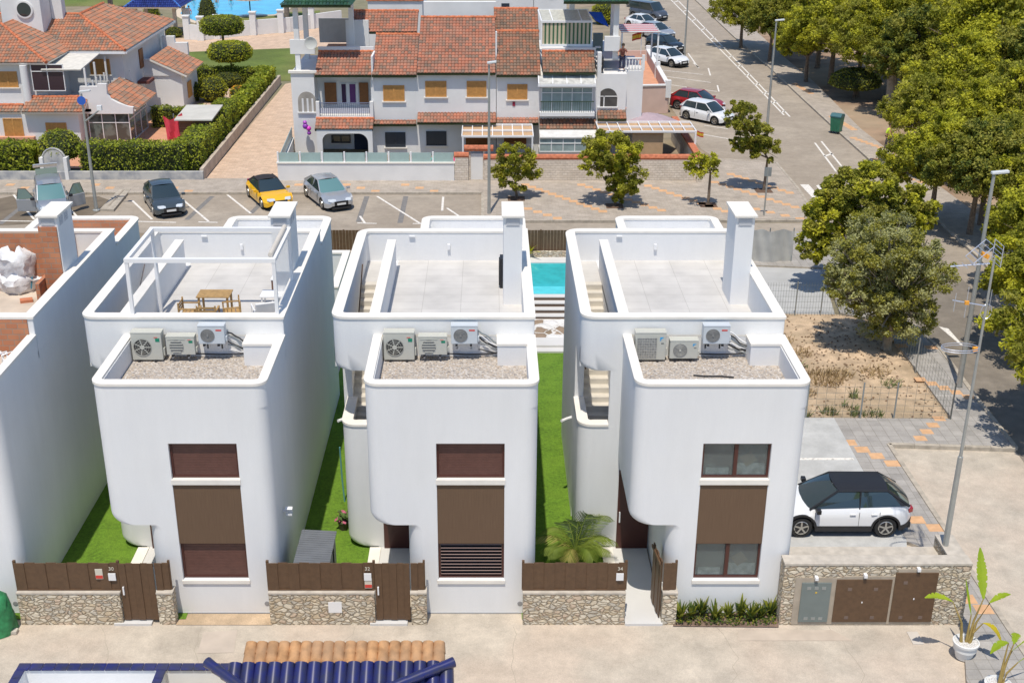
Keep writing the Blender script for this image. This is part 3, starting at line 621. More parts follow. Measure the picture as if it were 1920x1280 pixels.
for px, zz in ((1530, 1.52), (1621, 1.6), (1719, 1.8)):
    a, _ = loc(px, 1080); q = MB(); q.box(a-.045, a+.045, -.13, .0, zz, zz+.1); q.build('wall_lamp', wmetal, t, bevel=.01)
b = MB(); a, c = G(1708, 1184), G(1731, 1207); b.box(a.x-.12, c.x+.02, c.y, a.y, -.02, .012); tag(b.build('manhole_cover', M('cover_white', (.55, .5, .44), var=.05)), 'square pale manhole cover on the lane beside the white pot', 'cover')
# ================= air conditioners =================
acb = M('ac_beige', (.50, .50, .445), rough=.5, var=.03); acw = M('ac_pale', (.56, .60, .63), rough=.45, var=.03); acd = M('ac_dark', (.06, .06, .058), rough=.6, var=0); acg = M('ac_grey', (.24, .24, .235), rough=.6, var=0)
greenb = M('green_badge', (.01, .22, .13), var=0); blueb = M('blue_badge', (.02, .35, .7), var=0)
acf = M('ac_fin', (.36, .37, .37), rough=.4, metal=.5, var=.3, sc=22)
def ac(x, y, z, w, h, style, label, grp, d=.33):
    T = thing('air_conditioner', (x, y, z), label, 'air conditioner', grp)
    m0 = acw if style == 'wall' else acb
    b = MB(); b.box(0, w, 0, d, .06, h); b.build('casing', m0, T, bevel=.012)
    b = MB(); b.box(-.008, w+.008, -.008, d+.005, h, h+.015); b.build('top_panel', m0, T, bevel=.004)
    r = min(h*.33, w*.29); cx, cz = w*.36, .06+(h-.06)*.48
    if style == 'square':
        b = MB(); b.box(.05, w*.7, -.012, 0, .12, h-.14); F = b.build('fan_grille', acf, T)
        g = MB()
        for k in range(9): q = .05+(w*.7-.05)*k/8; g.box(q-.004, q+.004, -.02, -.012, .12, h-.14)
        for k in range(9): q = .12+(h-.26)*k/8; g.box(.05, w*.7, -.0245, -.0205, q-.004, q+.004)
        g.build('grille_bars', acb, F)
    else:
        b = MB(); b.lathe([(r, 0), (r, -.014), (r-.012, -.014), (r-.014, -.004)], (cx, 0, cz), 28, axis='y'); F = b.build('fan_grille', acd if style == 'fan' else acg, T, smooth=True)
        g = MB()
        if style == 'fan':
            g.lathe([(r*.26, -.012), (r*.26, -.03)], (cx, 0, cz), 16, axis='y')
            for k in range(7):
                a = 2*PI*k/7; g.obox((cx+math.cos(a)*r*.6, -.012, cz+math.sin(a)*r*.6), (math.cos(a)*r*.34, 0, math.sin(a)*r*.34), (-math.sin(a)*.012, .0, math.cos(a)*.012), (0, .004, 0))
            for k in range(3):
                rr_ = r*(.5+.24*k); g.tube([(cx+rr_*math.cos(2*PI*j/24), -.02, cz+rr_*math.sin(2*PI*j/24)) for j in range(25)], .004, 4)
        elif style == 'slat':
            for k in range(5): q = cz-r*.8+r*1.6*k/4; hw = math.sqrt(max(.01, r*r-(q-cz)**2))*.98; g.box(cx-hw, cx+hw, -.03, -.014, q-.012, q+.012)
            g.box(cx-r-.04, cx+r+.05, -.012, -.001, cz+r+.01, cz+r+.03)
        else:
            g.lathe([(r*.16, -.012), (r*.16, -.03)], (cx, 0, cz), 14, axis='y')
            for k in range(1, 7):
                rr_ = r*k/7; g.tube([(cx+rr_*math.cos(2*PI*j/24), -.018, cz+rr_*math.sin(2*PI*j/24)) for j in range(25)], .0035, 4)
        g.build('grille_bars', acb if style != 'wall' else acg, F)
    bd = MB()
    if style == 'wall': bd.box(w*.68, w*.9, -.004, 0, h*.76, h*.83); bd.build('logo', redp, T)
    elif grp.startswith('air conditioners on the right'):
        bd.poly([(w*.80, -.004, h*.76), (w*.93, -.004, h*.86), (w*.80, -.004, h*.86)]); bd.poly([(w*.8, -.004, h*.72), (w*.86, -.004, h*.77), (w*.8, -.004, h*.755)]); bd.build('logo', blueb, T)
        bd = MB(); bd.box(w*.84, w*.93, -.004, 0, h*.63, h*.66); bd.build('logo', acd, T)
    else:
        bd.box(w*.8, w*.94, -.004, 0, h*.7, h*.82, 0); bd.box(w*.76, w*.88, -.004, 0, h*.835, h*.86, 1); bd.build('badge', [greenb, redp], T)
    for q in (.2, .75):
        f = MB(); f.box(w*q-.03, w*q+.03, -.03, d, 0, .06); f.build('foot', black, T)
    v = MB(); v.box(w+.0, w+.05, .06, .18, h*.2, h*.45); v.build('valve_cover', m0, T, bevel=.01)
    if style in ('wall', 'slat'):
        f = MB()
        for q in (.2, .75): f.box(w*q-.02, w*q+.02, .0, .42, -.04, -.001); f.box(w*q-.02, w*q+.02, .40, .42, -.25, 0)
        f.build('bracket', wmetal, T)
    return T
for i, nm in ((1, 'left'), (2, 'middle'), (3, 'right')):
    x = VX[i]; g = f'air conditioners on the {nm} villa'; yw = VY+3.3; zg = 6.46
    ac(x+1.52, yw-.42, zg, .86, .88, 'square' if i == 3 else 'fan', f'largest beige air conditioner, standing on the gravel roof of the {nm} white villa', g)
    ac(x+2.5, yw-.42, zg+.14+(.02 if i != 3 else -.1), .80, .60, 'slat' if i != 3 else 'ring', f'smaller beige air conditioner, second from left on the {nm} white villa', g, .3)
    ac(x+3.42, yw-.40, zg+.48, .74, .60, 'wall', f'pale grey wall-hung air conditioner with a red logo on the {nm} white villa', g, .3)
    T = thing('pipe_bundle', (x+4.16, yw-.1, zg), f'tangle of insulated pipes right of the air conditioners on the {nm} white villa', 'pipes', 'air conditioner pipes')
    rnd = random.Random(i)
    for k in range(6):
        z0 = .75-.1*k; pts = []
        for j in range(7):
            q = j/6; pts.append((.02+q*.66, .02+.03*math.sin(q*5+k)-.05*(k % 2), z0+(.38-.05*k-z0)*q+.07*math.sin(q*PI*1.5+rnd.random()*2)*(1-q)-(.0)))
        MB().tube(pts, .016 if k % 2 else .022, 6).build('pipe', (wmetal, black, metal)[(k+i) % 3], T, smooth=True)
    MB().tube([(-1.0, .0, .12), (-.3, .03, .08), (.2, 0, .1), (.68, .02, .14)], .02, 6).build('pipe', black, T, smooth=True)
b = MB(); p0, p1 = G(1300, 703, 6.49), G(1376, 707, 6.49); b.tube([p0, p0.lerp(p1, .3)+Vector((0, -.03, 0)), p0.lerp(p1, .7)+Vector((0, .03, 0)), p1], .02, 6); tag(b.build('cable_offcut', black), 'black cable offcut lying on the gravel roof of the right villa', 'cable')
# ================= left villa's roof terrace =================
x = VX[1]; zf = 6.6
T = thing('pergola', (x+1.48, 32.1, 7.6), 'white metal pergola frame on the roof terrace of the shuttered villa', 'pergola')
for (px_, py_, z_) in ((0, 0, .07), (4.1, 0, .07), (0, 2.8, -1.0), (4.1, 2.8, -1.0)): MB().box(px_-.05, px_+.05, py_-.05, py_+.05, z_, 1.62).build('post', wmetal, T)
for bx in ((-.06, 4.16, -.06, .06), (-.06, 4.16, 2.74, 2.86)): MB().box(bx[0], bx[1], bx[2], bx[3], 1.62, 1.74).build('beam', wmetal, T)
for bx in ((-.06, .06, .06, 2.74), (4.04, 4.16, .06, 2.74)): MB().box(bx[0], bx[1], bx[2], bx[3], 1.625, 1.735).build('beam', wmetal, T)
MB().tube([(4.0, .1, 1.80), (4.0, 2.7, 1.80)], .07, 10).build('rolled_awning', M('awning_beige', (.6, .55, .48), var=.05), T, smooth=True)
pg = M('panel_glass', (.95, .98, 1), rough=.0, var=0, trans=1.0, spec=.15)
n, l, p = nodes(pg); tb = n.new('ShaderNodeBsdfTransparent'); mx = n.new('ShaderNodeMixShader'); mx.inputs[0].default_value = .12; l.new(tb.outputs[0], mx.inputs[1]); l.new(p.outputs[0], mx.inputs[2]); l.new(mx.outputs[0], n['Material Output'].inputs[0]); p.inputs['Transmission Weight'].default_value = 0
MB().box(-.01, .01, .1, 2.7, -.95, 1.6).build('glass_panel', pg, T); MB().box(4.09, 4.11, .1, 2.7, -.95, 1.6).build('glass_panel', pg, T)
wood = M('light_wood', (.42, .26, .10), rough=.6, var=.2, sc=8)
T = thing('wooden_table', (-8.35, 34.6, zf), 'rectangular light wooden table under the white pergola', 'table')
b = MB()
for k in range(5): b.box(-.5, .5, -.33+k*.133, -.33+k*.133+.125, .72, .75)
b.build('tabletop', wood, T)
for sx in (-.43, .43):
    for sy in (-.27, .27): MB().box(sx-.03, sx+.03, sy-.03, sy+.03, 0, .72).build('leg', wood, T)
def wchair(x, y, rz, lab):
    T = thing('wooden_chair', (x, y, zf), lab, 'chair', 'wooden chairs on the roof terrace', rz)
    b = MB()
    for k in range(4): b.box(-.27, .27, -.24+k*.12, -.24+k*.12+.1, .4, .425)
    b.build('seat', wood, T)
    for sx in (-.27, .27):
        for sy, h in ((-.24, .62), (.24, .82)): MB().box(sx-.022, sx+.022, sy-.022, sy+.022, 0, h).build('leg', wood, T)
        MB().box(sx-.03, sx+.03, -.27, .24, .62, .645).build('armrest', wood, T)
    b = MB()
    for k in range(3): b.box(-.25, .25, .23, .25, .52+k*.1, .58+k*.1)
    b.build('backrest', wood, T); return T
wchair(-8.98, 33.85, R(90), 'wooden armchair at the left end of the terrace table'); wchair(-8.35, 33.6, R(180), 'wooden armchair standing in front of the terrace table'); wchair(-7.72, 33.95, R(-75), 'wooden armchair at the right end of the terrace table')
def frame_chair(x, y, rz, lab):
    T = thing('garden_armchair', (x, y, zf), lab, 'chair', None, rz)
    for sx in (-.32, .32): MB().tube([(sx, .3, 0), (sx, .32, .62), (sx, -.3, .6), (sx, -.32, 0)], .022, 6).build('side_frame', wmetal, T)
    MB().box(-.3, .3, -.3, .28, .3, .4).build('seat_cushion', M('cushion_white', (.75, .74, .72), var=.04), T, bevel=.03)
    b = MB(); b.obox((0, .3, .62), (.3, 0, 0), (0, .05, 0), (0, .05, .22)); b.build('back_cushion', _M['cushion_white'], T, bevel=.03)
frame_chair(-6.75, 33.9, R(200), 'white garden armchair with pale cushions below the white pergola')
T = thing('side_table', (-6.72, 35.4, zf), 'low white table behind the white garden armchair', 'table')
MB().box(-.38, .38, -.3, .3, .4, .45).build('tabletop', wmetal, T, bevel=.01)
for sx in (-.32, .32):
    for sy in (-.25, .25): MB().box(sx-.02, sx+.02, sy-.02, sy+.02, 0, .4).build('leg', wmetal, T)
b = MB(); b.box(-6.95, -6.5, 36.4, 36.8, zf, zf+.5, 0); b.box(-6.97, -6.48, 36.38, 36.82, zf+.5, zf+.54, 1); tag(b.build('storage_box', [M('box_brown', (.16, .08, .05), var=.1), wmetal], bevel=.01), 'small brown box behind the low white terrace table', 'box')
b = MB(); b.box(.33, .52, 36.98, 37.45, zf, zf+1.02); b.box(.3, .34, 37.0, 37.4, zf+.1, zf+.95); tag(b.build('black_box', black, bevel=.02), 'tall black box standing against the chimney on the middle villa terrace', 'box')  # plain upright black box, use not known
b = MB(); b.tube([(.48, 36.95, 6.9), (.45, 36.7, 6.63), (.52, 36.4, 6.62), (.46, 36.2, 6.62), (.5, 35.9, 6.62)], .02, 6); tag(b.build('cable', black), 'loose cable lying below the tall black terrace box', 'cable')
# ---- rubble bags on the unfinished roof
bagm = M('white_bag', (.72, .73, .74), rough=.8, var=.12, sc=6, bump=.4)
def bag(x, y, z, r, h, lab, lean=0.0, seed=0):
    rnd = random.Random(seed); b = MB(); N = 22; K = 9; V = []
    for k in range(K+1):
        t = k/K; rr_ = r*(.9+.16*math.sin(t*PI*.9))*(1 if t < .8 else 1-.55*((t-.8)/.2)**1.3); tw = .25*math.sin(seed)*t
        for j in range(N):
            a = 2*PI*j/N+tw; ca, sa = math.cos(a), math.sin(a); q = (abs(ca)**3.2+abs(sa)**3.2)**(-1/3.2); n_ = 1+.07*math.sin(4*a+seed*2+t*5)+.05*math.sin(9*a+seed-t*7)
            V.append((ca*q*rr_*n_+lean*h*t+rnd.uniform(-.03, .03), sa*q*rr_*n_+rnd.uniform(-.03, .03), h*t+(.09*math.sin(3*a+seed)+.06*math.sin(7*a))*(t > .7)+rnd.uniform(-.015, .015)))
    b.add(V, [(k*N+j, k*N+(j+1) % N, (k+1)*N+(j+1) % N, (k+1)*N+j) for k in range(K) for j in range(N)]+[tuple(range(N-1, -1, -1))])
    V2 = [V[K*N+j] for j in range(N)]+[(v[0]*.75+lean*h*.25, v[1]*.75, v[2]-.16-.05*rnd.random()) for v in V[K*N:K*N+N]]
    b.add(V2, [(j, (j+1) % N, N+(j+1) % N, N+j) for j in range(N)]); b.add(V2[N:], [tuple(range(N))], 1)
    T = thing('rubble_bag', (x, y, z), lab, 'bag', 'bags of rubble on the unfinished roof', seed*.7)
    b.build('sack', [bagm, M('rubble', (.42, .30, .22), rough=1, var=.6, sc=14)], T, smooth=True, ang=50)
    m_ = MB(); m_.obox((.15+lean*h*.6, -r*1.04, h*.55), (.02, 0, 0), (0, .012, 0), (.05, .02, h*.3)); m_.build('strap', M('strap_blue', (.05, .22, .32), var=0), T); return T
p = G(40, 541, zf); bag(p.x, p.y, zf, .60, .62, 'open white sack at the bottom of the pile on the unfinished roof', seed=1)
bag(p.x+.08, p.y+.12, zf+.46, .55, .95, 'full white sack leaning on top of the lower sack', -.1, seed=2); bag(p.x-.75, p.y+.6, zf+.0, .6, 1.15, 'white sack with a blue cloth at the left edge of the pile', .05, seed=3)
b = MB(); b.obox((p.x-.05, p.y+.1, zf+1.40), (.17, .02, .04), (0, .15, .05), (0, 0, .03)); tag(b.build('brick', M('loose_brick', (.55, .2, .1), var=.1)), 'orange brick lying on top of the white sacks', 'brick')
q = G(50, 566, zf); b = MB(); b.obox((q.x, q.y, zf+.05), (.18, .06, 0), (-.05, .12, 0), (0, 0, .05)); tag(b.build('brick', _M['loose_brick']), 'orange brick lying on the bare floor before the white sacks', 'brick')
b = MB()
for k in range(3): b.tube([(VX[0]+4.6+k*.2, 31.0+.1*k, 6.5), (VX[0]+4.7+k*.2, 31.1, 6.85), (VX[0]+5.0+k*.16, 31.2, 6.9), (VX[0]+5.2+k*.1, 31.0, 6.5)], .03, 6)
tag(b.build('conduit', wmetal), 'bent white conduits on the lower roof of the unfinished villa', 'pipes')
# ================= front gardens =================
T = thing('garden_shed', (-5.45, 28.5, 0), 'low grey storage shed with ribbed roof behind the middle board fence', 'shed')
gs = M('shed_grey', (.20, .21, .22), rough=.6, var=.05); gs2 = M('shed_roof', (.15, .16, .175), rough=.5, var=.08, sc=3)
MB().box(.04, .96, .04, 1.85, 0, 1.5).build('walls', gs, T)
b = MB()
for k in range(17): b.obox((.5, .03+k*.113+.04, 1.56), (.5, 0, -.03), (0, .05, 0), (0, 0, .02))
b.build('roof', gs2, T)
MB().box(.955, .99, 1.2, 1.3, .7, 1.35).build('hinge', black, T); MB().box(0, .04, .8, .9, 1.4, 1.56).build('handle', black, T)
p = G(644, 992); T = thing('flower_pot', (p.x, p.y, 0), 'dark round pot with pink flowers on the turf behind the shed', 'flower pot')
MB().lathe([(.11, 0), (.17, .28), (.18, .3), (.15, .3)], n=16).build('pot', M('pot_dark', (.09, .06, .07), rough=.5, var=0), T, smooth=True)
rnd = random.Random(4); b = MB()
for k in range(60):
    a = rnd.uniform(0, 2*PI); r = rnd.uniform(0, .22); z = rnd.uniform(.3, .6); s = .05
    b.obox((r*math.cos(a), r*math.sin(a), z), (s, 0, rnd.uniform(-s, s)), (0, s, rnd.uniform(-s, s)), (0, 0, .002), rnd.choice((0, 0, 1)))
b.build('flowers', [M('flower_green', (.08, .14, .03), var=0), M('flower_pink', (.5, .12, .2), var=0)], T)
p = AY(637, 838, 34.7); b = MB(); b.tube([p, p+Vector((.02, .02, -1.2)), p+Vector((.1, .0, -2.6))], .025, 6)
tag(b.build('hanging_hose', M('hose_teal', (.12, .33, .36), var=0)), 'thin teal hose hanging beside the middle villa', 'hose')
gtarp = M('green_tarp', (.03, .22, .08), rough=.6, var=.3, sc=5, bump=.5, bsc=8)
rnd = random.Random(9); b = MB(); p = G(8, 1180); b.lathe([(.52, 0), (.5, .4), (.44, .8), (.36, 1.1), (.2, 1.25)], (0, 0, 0), 14)
b.v = [(v[0]*(1+.12*math.sin(v[2]*9+5*math.atan2(v[1], v[0])))+.02*rnd.random(), v[1]*(1+.12*math.cos(v[2]*7+4*math.atan2(v[1], v[0]))), v[2]) for v in b.v]
o = b.build('wrapped_bundle', gtarp, None, smooth=True, ang=50); o.location = (p.x-.08, p.y, 0); o.scale = (.82, .8, .95); tag(o, 'bundle wrapped in green tarpaulin at the left edge of the lane', 'bundle')
p = G(25, 1186); b = MB(); b.box(p.x-.12, p.x+.12, p.y-.08, p.y+.1, 0, .1); tag(b.build('concrete_block', capm, bevel=.01), 'small pale concrete block beside the green wrapped bundle', 'block')
# sandy plot fences, pads
def wire_fence(pts, h, label, grp, name='wire_fence', step=.12, pr=.03):
    T = thing(name, pts[0], label, 'fence', grp); o = Vector(pts[0])
    for p in pts: MB().tube([p-o, p-o+Vector((0, 0, h+.05))], pr, 6).build('post', metal, T)
    b = MB()
    for a, c in zip(pts, pts[1:]):
        a, c = a-o, c-o; n_ = int((c-a).length/step)
        for k in range(1, n_): q = a.lerp(c, k/n_); b.obox(q+Vector((0, 0, h/2)), (.004, 0, 0), (0, .004, 0), (0, 0, h/2))
        for k in range(6): z = h*(k+.5)/6; t_ = (c-a)/2; b.obox((a+c)/2+Vector((0, 0, z)), t_, (0, .004, 0), (0, 0, .004))
    b.build('wire_mesh', M('wire', (.22, .24, .22), rough=.5, metal=.4, var=0), T)
wire_fence([G(1425, 592), G(1490, 592), G(1538, 592), G(1600, 594)], 1.6, 'wire mesh fence between the concrete pad and the sandy plot', 'wire fences around the sandy plot')
wire_fence([G(1510, 787), G(1612, 788), G(1675, 788), G(1781, 790)], 1.5, 'wire mesh fence along the near edge of the sandy plot', 'wire fences around the sandy plot', step=.3)
wire_fence([G(1781, 790), G(1716, 700), G(1665, 628)], 1.5, 'wire mesh fence along the pavement side of the sandy plot', 'wire fences around the sandy plot', step=.3)
T = thing('screen_fence', G(1395, 494), 'pale fabric screen fence right of the board fence behind the villas', 'fence'); p0, p1 = G(1395, 494), G(1484, 495); L = p1.x-p0.x
b = MB(); nx, nz = 30, 6
V = [(L*i/nx, .05*math.sin(i*.9+j*.8)+.1*math.sin(i*.3), 1.75*j/nz-.05*math.sin(i*.5)*(j == nz)) for j in range(nz+1) for i in range(nx+1)]
b.add(V, [(j*(nx+1)+i, j*(nx+1)+i+1, (j+1)*(nx+1)+i+1, (j+1)*(nx+1)+i) for j in range(nz) for i in range(nx)]); b.build('fabric', M('screen_cloth', (.46, .46, .44), var=.1, sc=2), T, smooth=True)
for q in (0, L/2, L): MB().tube([(q, .08, 0), (q, .08, 1.85)], .03, 6).build('post', metal, T)
# ================= poles =================
galv = M('galvanised', (.42, .43, .41), rough=.45, metal=.5, var=.1, sc=2)
def lamp_post(base, top_px, label, arm=(.0, 0), r=.09, head=(.62, .2), tilt=0):
    z = AY(top_px[0], top_px[1], base.y).z
    T = thing('street_lamp', base, label, 'street lamp', 'street lamps')
    MB().tube([(0, 0, 0), (0, 0, .5), (0, 0, z)], [r*1.15, r, r*.55], 10).build('pole', galv, T, smooth=True)
    MB().lathe([(r*2.2, 0), (r*2.2, .06), (r*1.3, .1)], n=12).build('base_plate', galv, T)
    if arm[0]: MB().tube([(0, 0, z), (arm[0]*.5, 0, z+.1), (arm[0], 0, z+.12)], .04, 6).build('arm', galv, T, smooth=True)
    b = MB(); b.obox((arm[0]+head[0]/2-.1, 0, z+.14), (head[0]/2, 0, .03), (0, head[1]/2, 0), (0, 0, .05)); b.build('lamp_head', M('lamp_head', (.62, .64, .64), rough=.4, var=0), T, bevel=.02)
    return T
lamp_post(G(1797, 728), (1865, 330), 'tall grey street lamp between the sandy plot and the dusty road', r=.11)
lamp_post(G(917, 404), (917, 122), 'grey street lamp at the right end of the car park', r=.1, head=(.5, .3))
lamp_post(G(1436, 262), (1441, 42), 'grey street lamp standing beside the main road', r=.1)
lamp_post(G(1283, 108), (1288, -25), 'grey street lamp by the parked cars at the top', r=.1)
b0 = G(181, 395); T = lamp_post(b0, (152, 176), 'grey street lamp with a camera arm in front of the clipped hedge', r=.1)
z = AY(165, 225, b0.y).z
MB().tube([(0, 0, z-.1), (.35, -.1, z+.15), (.95, -.2, z+.6)], .05, 6).build('camera_arm', galv, T, smooth=True); MB().box(.85, 1.1, -.3, -.1, z+.58, z+.85).build('camera', wmetal, T)
s_ = MB(); s_.lathe([(.24, 0), (.24, -.03)], (0, -.1, z+1.1), 20, axis='y'); s_.build('round_sign', M('blue_sign', (.03, .12, .5), var=0), T)
p = G(1432, 408); T = thing('sign_pole', p, 'thin grey pole standing on the wide paved corner', 'pole'); MB().tube([(0, 0, 0), (0, 0, 2.9)], .045, 8).build('pole', galv, T); MB().box(-.2, .2, -.03, -.005, 2.4, 2.9).build('sign_back', metal, T)
# antenna mast on the utility wall
T = thing('antenna_mast', (12.72, 29.05, 1.0), 'tall slim mast with television antennas rising behind the cabinet wall', 'antenna')
zt = AY(1880, 487, 29.05).z-1.0
MB().tube([(0, 0, 0), (0, 0, zt*.4), (0, 0, zt*.4+.01), (0, 0, zt)], [.085, .07, .045, .028], 10).build('mast', galv, T, smooth=True)
orng = M('antenna_orange', (.8, .35, .04), var=0); alu = M('antenna_alu', (.62, .65, .72), rough=.35, metal=.7, var=0)
A = bpy.data.objects.new('panel_antenna', None); COL.objects.link(A); A.parent = T; tag(A)
def antenna(z):
    b = MB(); b.tube([(-.1, 0, z), (-1.0, .2, z-.15)], .02, 6)
    for s in (-1, 1):
        for k in range(5):
            q = .12+.11*k; b.tube([(-.05-.25*0+.1*s*0-.1, .0+.3*s*.0, z+.1+q*.1)]*1+[(-.15+.02*k, .1, z+.12+.13*k*(1 if s > 0 else .1))], .008, 4) if False else None
    for k in range(6):      # reflector rods of the corner antenna
        zz = z+.05+.09*k; b.tube([(-.62+.09*k, -.28, zz+.05), (-.62+.09*k, .28, zz+.05)], .009, 4); b.tube([(.06, -.3, z+.0+.11*k), (.06, .3, z+.0+.11*k)], .009, 4)
    for y in (-.28, .28): b.tube([(-.62, y, z+.1), (-.17, y, z+.55)], .012, 4); b.tube([(.06, y, z), (.06, y, z+.55)], .012, 4)
    for k in range(4): b.tube([(-.9+.2*k, -.16, z-.1+.03*k), (-.9+.2*k, .26, z-.1+.03*k)], .008, 4)
    return b
bpy.data.objects.remove(A)
antenna(zt-.1).build('corner_antenna', alu, T); MB().obox((-.25, 0, zt+.12), (.09, 0, -.05), (0, .05, 0), (.02, 0, .05)).build('dipole_box', orng, T, bevel=.01)
z = zt-1.25; b = MB(); b.tube([(0, 0, z), (-.85, .1, z+.12)], .016, 6)
for k, (q, h) in enumerate(((-.8, .25), (-.5, .42), (.04, .35), (.1, .35))): b.tube([(q, .05, z+.08-h), (q, .05, z+.08+h)], .009, 4)
b.tube([(.02+.14*math.cos(a*.4), 0, z-.15+.2*math.sin(a*.4)) for a in range(16)], .009, 4); b.build('dipole_antenna', alu, T); MB().box(-.55, -.45, 0, .08, z+.03, z+.12).build('dipole_box', orng, T)
z = zt-2.45; b = MB()
for dz in (0, .06): b.tube([(-.5+.48*math.cos(2*PI*k/28), .26*math.sin(2*PI*k/28), z+dz) for k in range(29)], .011, 5)
b.build('ring_antenna', alu, T); MB().box(-.16, -.04, -.05, .05, z-.06, z+.05).build('dipole_box', orng, T)
# ================= foreground roofs =================
bluet = M('blue_glazed', (.018, .022, .13), rough=.3, var=.3, sc=4, col2=(.03, .033, .075), coat=.15); bluet2 = M('blue_glazed_pale', (.10, .18, .50), rough=.25, var=.3, sc=6, coat=.5)
clay = M('ochre_clay', (.50, .27, .12), rough=.85, var=.3, sc=5, big=(1.2, (.36, .24, .15), .5))
zr = 3.0
T = thing('near_house', G(600, 1285, zr), 'near house with ochre and blue glazed tile roof at the bottom edge', 'house'); o = Vector(T.location)
def tiles_rows(a, c, down, n_, r, mat, name, parent, rows=3):
    """a->c along the eave/ridge; down = vector of the slope"""
    b = MB(); a, c, down = Vector(a), Vector(c), Vector(down)
    for k in range(n_):
        p = a.lerp(c, (k+.5)/n_)
        for j in range(rows):
            q0 = p+down*(j/rows)+Vector((0, 0, .03*(1))); q1 = p+down*((j+1.08)/rows)+Vector((0, 0, -.005)); b.tube([q0, q1], [r*.86, r], 10)
    ar = (c-a)/2; m_ = (a+c)/2+down/2; b.obox(m_-Vector((0, 0, .05)), ar, down/2, (0, 0, .02)); return b.build(name, mat, parent, smooth=True, ang=50)
pa, pb, pc = G(462, 1207, zr+.45), G(834, 1206, zr+.45), G(455, 1250, zr+.25)
tiles_rows(pa-o, pb-o, (pc-pa)*1.0+Vector((.0, -.1, -.05)), 18, .150, clay, 'ochre_roof', T, 3)
pa, pb = G(430, 1246, zr+.45), G(850, 1243, zr+.5); tiles_rows(pa-o, pb-o, Vector((0, -1.6, -.9)), 17, .175, bluet, 'blue_roof', T, 4)
for (x0, y0, x1, y1) in ((388, 1240, 470, 1300), (851, 1240, 700, 1300)):
    b = MB(); a, c = G(x0, y0, zr+.62)-o, G(x1, y1, zr+.45)-o
    for k in range(5): b.tube([a.lerp(c, k/5), a.lerp(c, (k+1.1)/5)], [.12, .10], 10)
    b.build('hip_ridge', bluet, T, smooth=True, ang=50)
MB().box(-3.2, 3.2, -3.5, -.3, -zr, .0).build('wall', white, T)
T = thing('garden_wall', G(30, 1250, 2.0), 'white garden wall topped with blue glazed tiles beside the near tiled roof', 'wall'); o = Vector(T.location)
a, c = G(38, 1247, 2.0)-o, G(452, 1244, 2.0)-o
b = MB(); b.box(a.x, c.x, a.y-.16, a.y+.02, -2, 0); b.box(a.x, a.x+.16, a.y-3, a.y-.16, -2, -.001); e = G(300, 1250, 2.0)-o; b.box(e.x, e.x+.14, a.y-3, a.y-.16, -2, -.001); b.build('wall', white, T)
b = MB(); k = a.x-.03
while k < c.x: b.box(k, k+.29, a.y-.2, a.y+.05, 0, .04); k += .3
k = 0
for xx in (a.x+.07, e.x+.07):
    y = a.y-.21
    while y > a.y-3: b.box(xx-.11, xx+.11, y-.29, y, 0, .04); y -= .3
b.build('coping_tiles', bluet, T, bevel=.01)
MB().box(a.x+.17, e.x-.001, a.y-3, a.y-.161, -.9, -.85).build('floor', white, T); MB().box(e.x+.15, e.x+3, a.y-3, a.y-.161, -.9, -.85).build('floor', M('yellow_render', (.58, .48, .28), var=.05), T)
# ================= cars =================
def paint(name, col, metal=.0, rough=.3): return M(name, col, rough=rough, var=0, metal=metal, coat=.8)
blackp = M('car_black_trim', (.018, .018, .02), rough=.45, var=0); tyrem = M('tyre_rubber', (.02, .02, .02), rough=.85, var=0)
rimm = M('rim_alloy', (.5, .48, .44), rough=.3, metal=.8, var=0); carglass = MG('car_glass', (.025, .04, .045)); tealglass = MG('sunshade_glass', (.12, .24, .24), .12)
lampm = M('lamp_clear', (.7, .75, .8), rough=.1, var=0, coat=1); tailm = M('lamp_red', (.4, .01, .01), rough=.2, var=0, coat=1); platem = M('plate_white', (.7, .7, .68), var=0); gap = M('panel_gap', (.08, .08, .08), var=0)
STY = {  # L, W, H, wheelbase, r, hood z, belt z, A(screen base), B(roof front), C(roof rear), D(rear glass base), deck z, tail x-slope, half roof width
 'suv':   dict(L=4.3, W=1.80, H=1.53, wb=2.6, r=.345, hz=.95, bz=1.0, A=1.06, B=.22, C=-1.30, D=-1.98, dz=1.04, wr=.54),
 'hatch': dict(L=4.2, W=1.76, H=1.46, wb=2.6, r=.32, hz=.88, bz=.93, A=1.0, B=.25, C=-1.45, D=-1.98, dz=.98, wr=.57),
 'sedan': dict(L=4.7, W=1.82, H=1.43, wb=2.8, r=.33, hz=.86, bz=.92, A=.95, B=.1, C=-1.05, D=-1.85, dz=1.0, wr=.55),
 'coupe': dict(L=4.5, W=1.82, H=1.38, wb=2.7, r=.33, hz=.84, bz=.90, A=.75, B=-.05, C=-.95, D=-1.6, dz=.96, wr=.53),
 'mpv':   dict(L=4.4, W=1.78, H=1.66, wb=2.7, r=.32, hz=.98, bz=1.0, A=1.25, B=.45, C=-1.8, D=-2.08, dz=1.05, wr=.62),
 'van':   dict(L=4.9, W=1.92, H=1.92, wb=3.1, r=.34, hz=1.08, bz=1.15, A=1.5, B=.85, C=-2.25, D=-2.4, dz=1.15, wr=.74)}
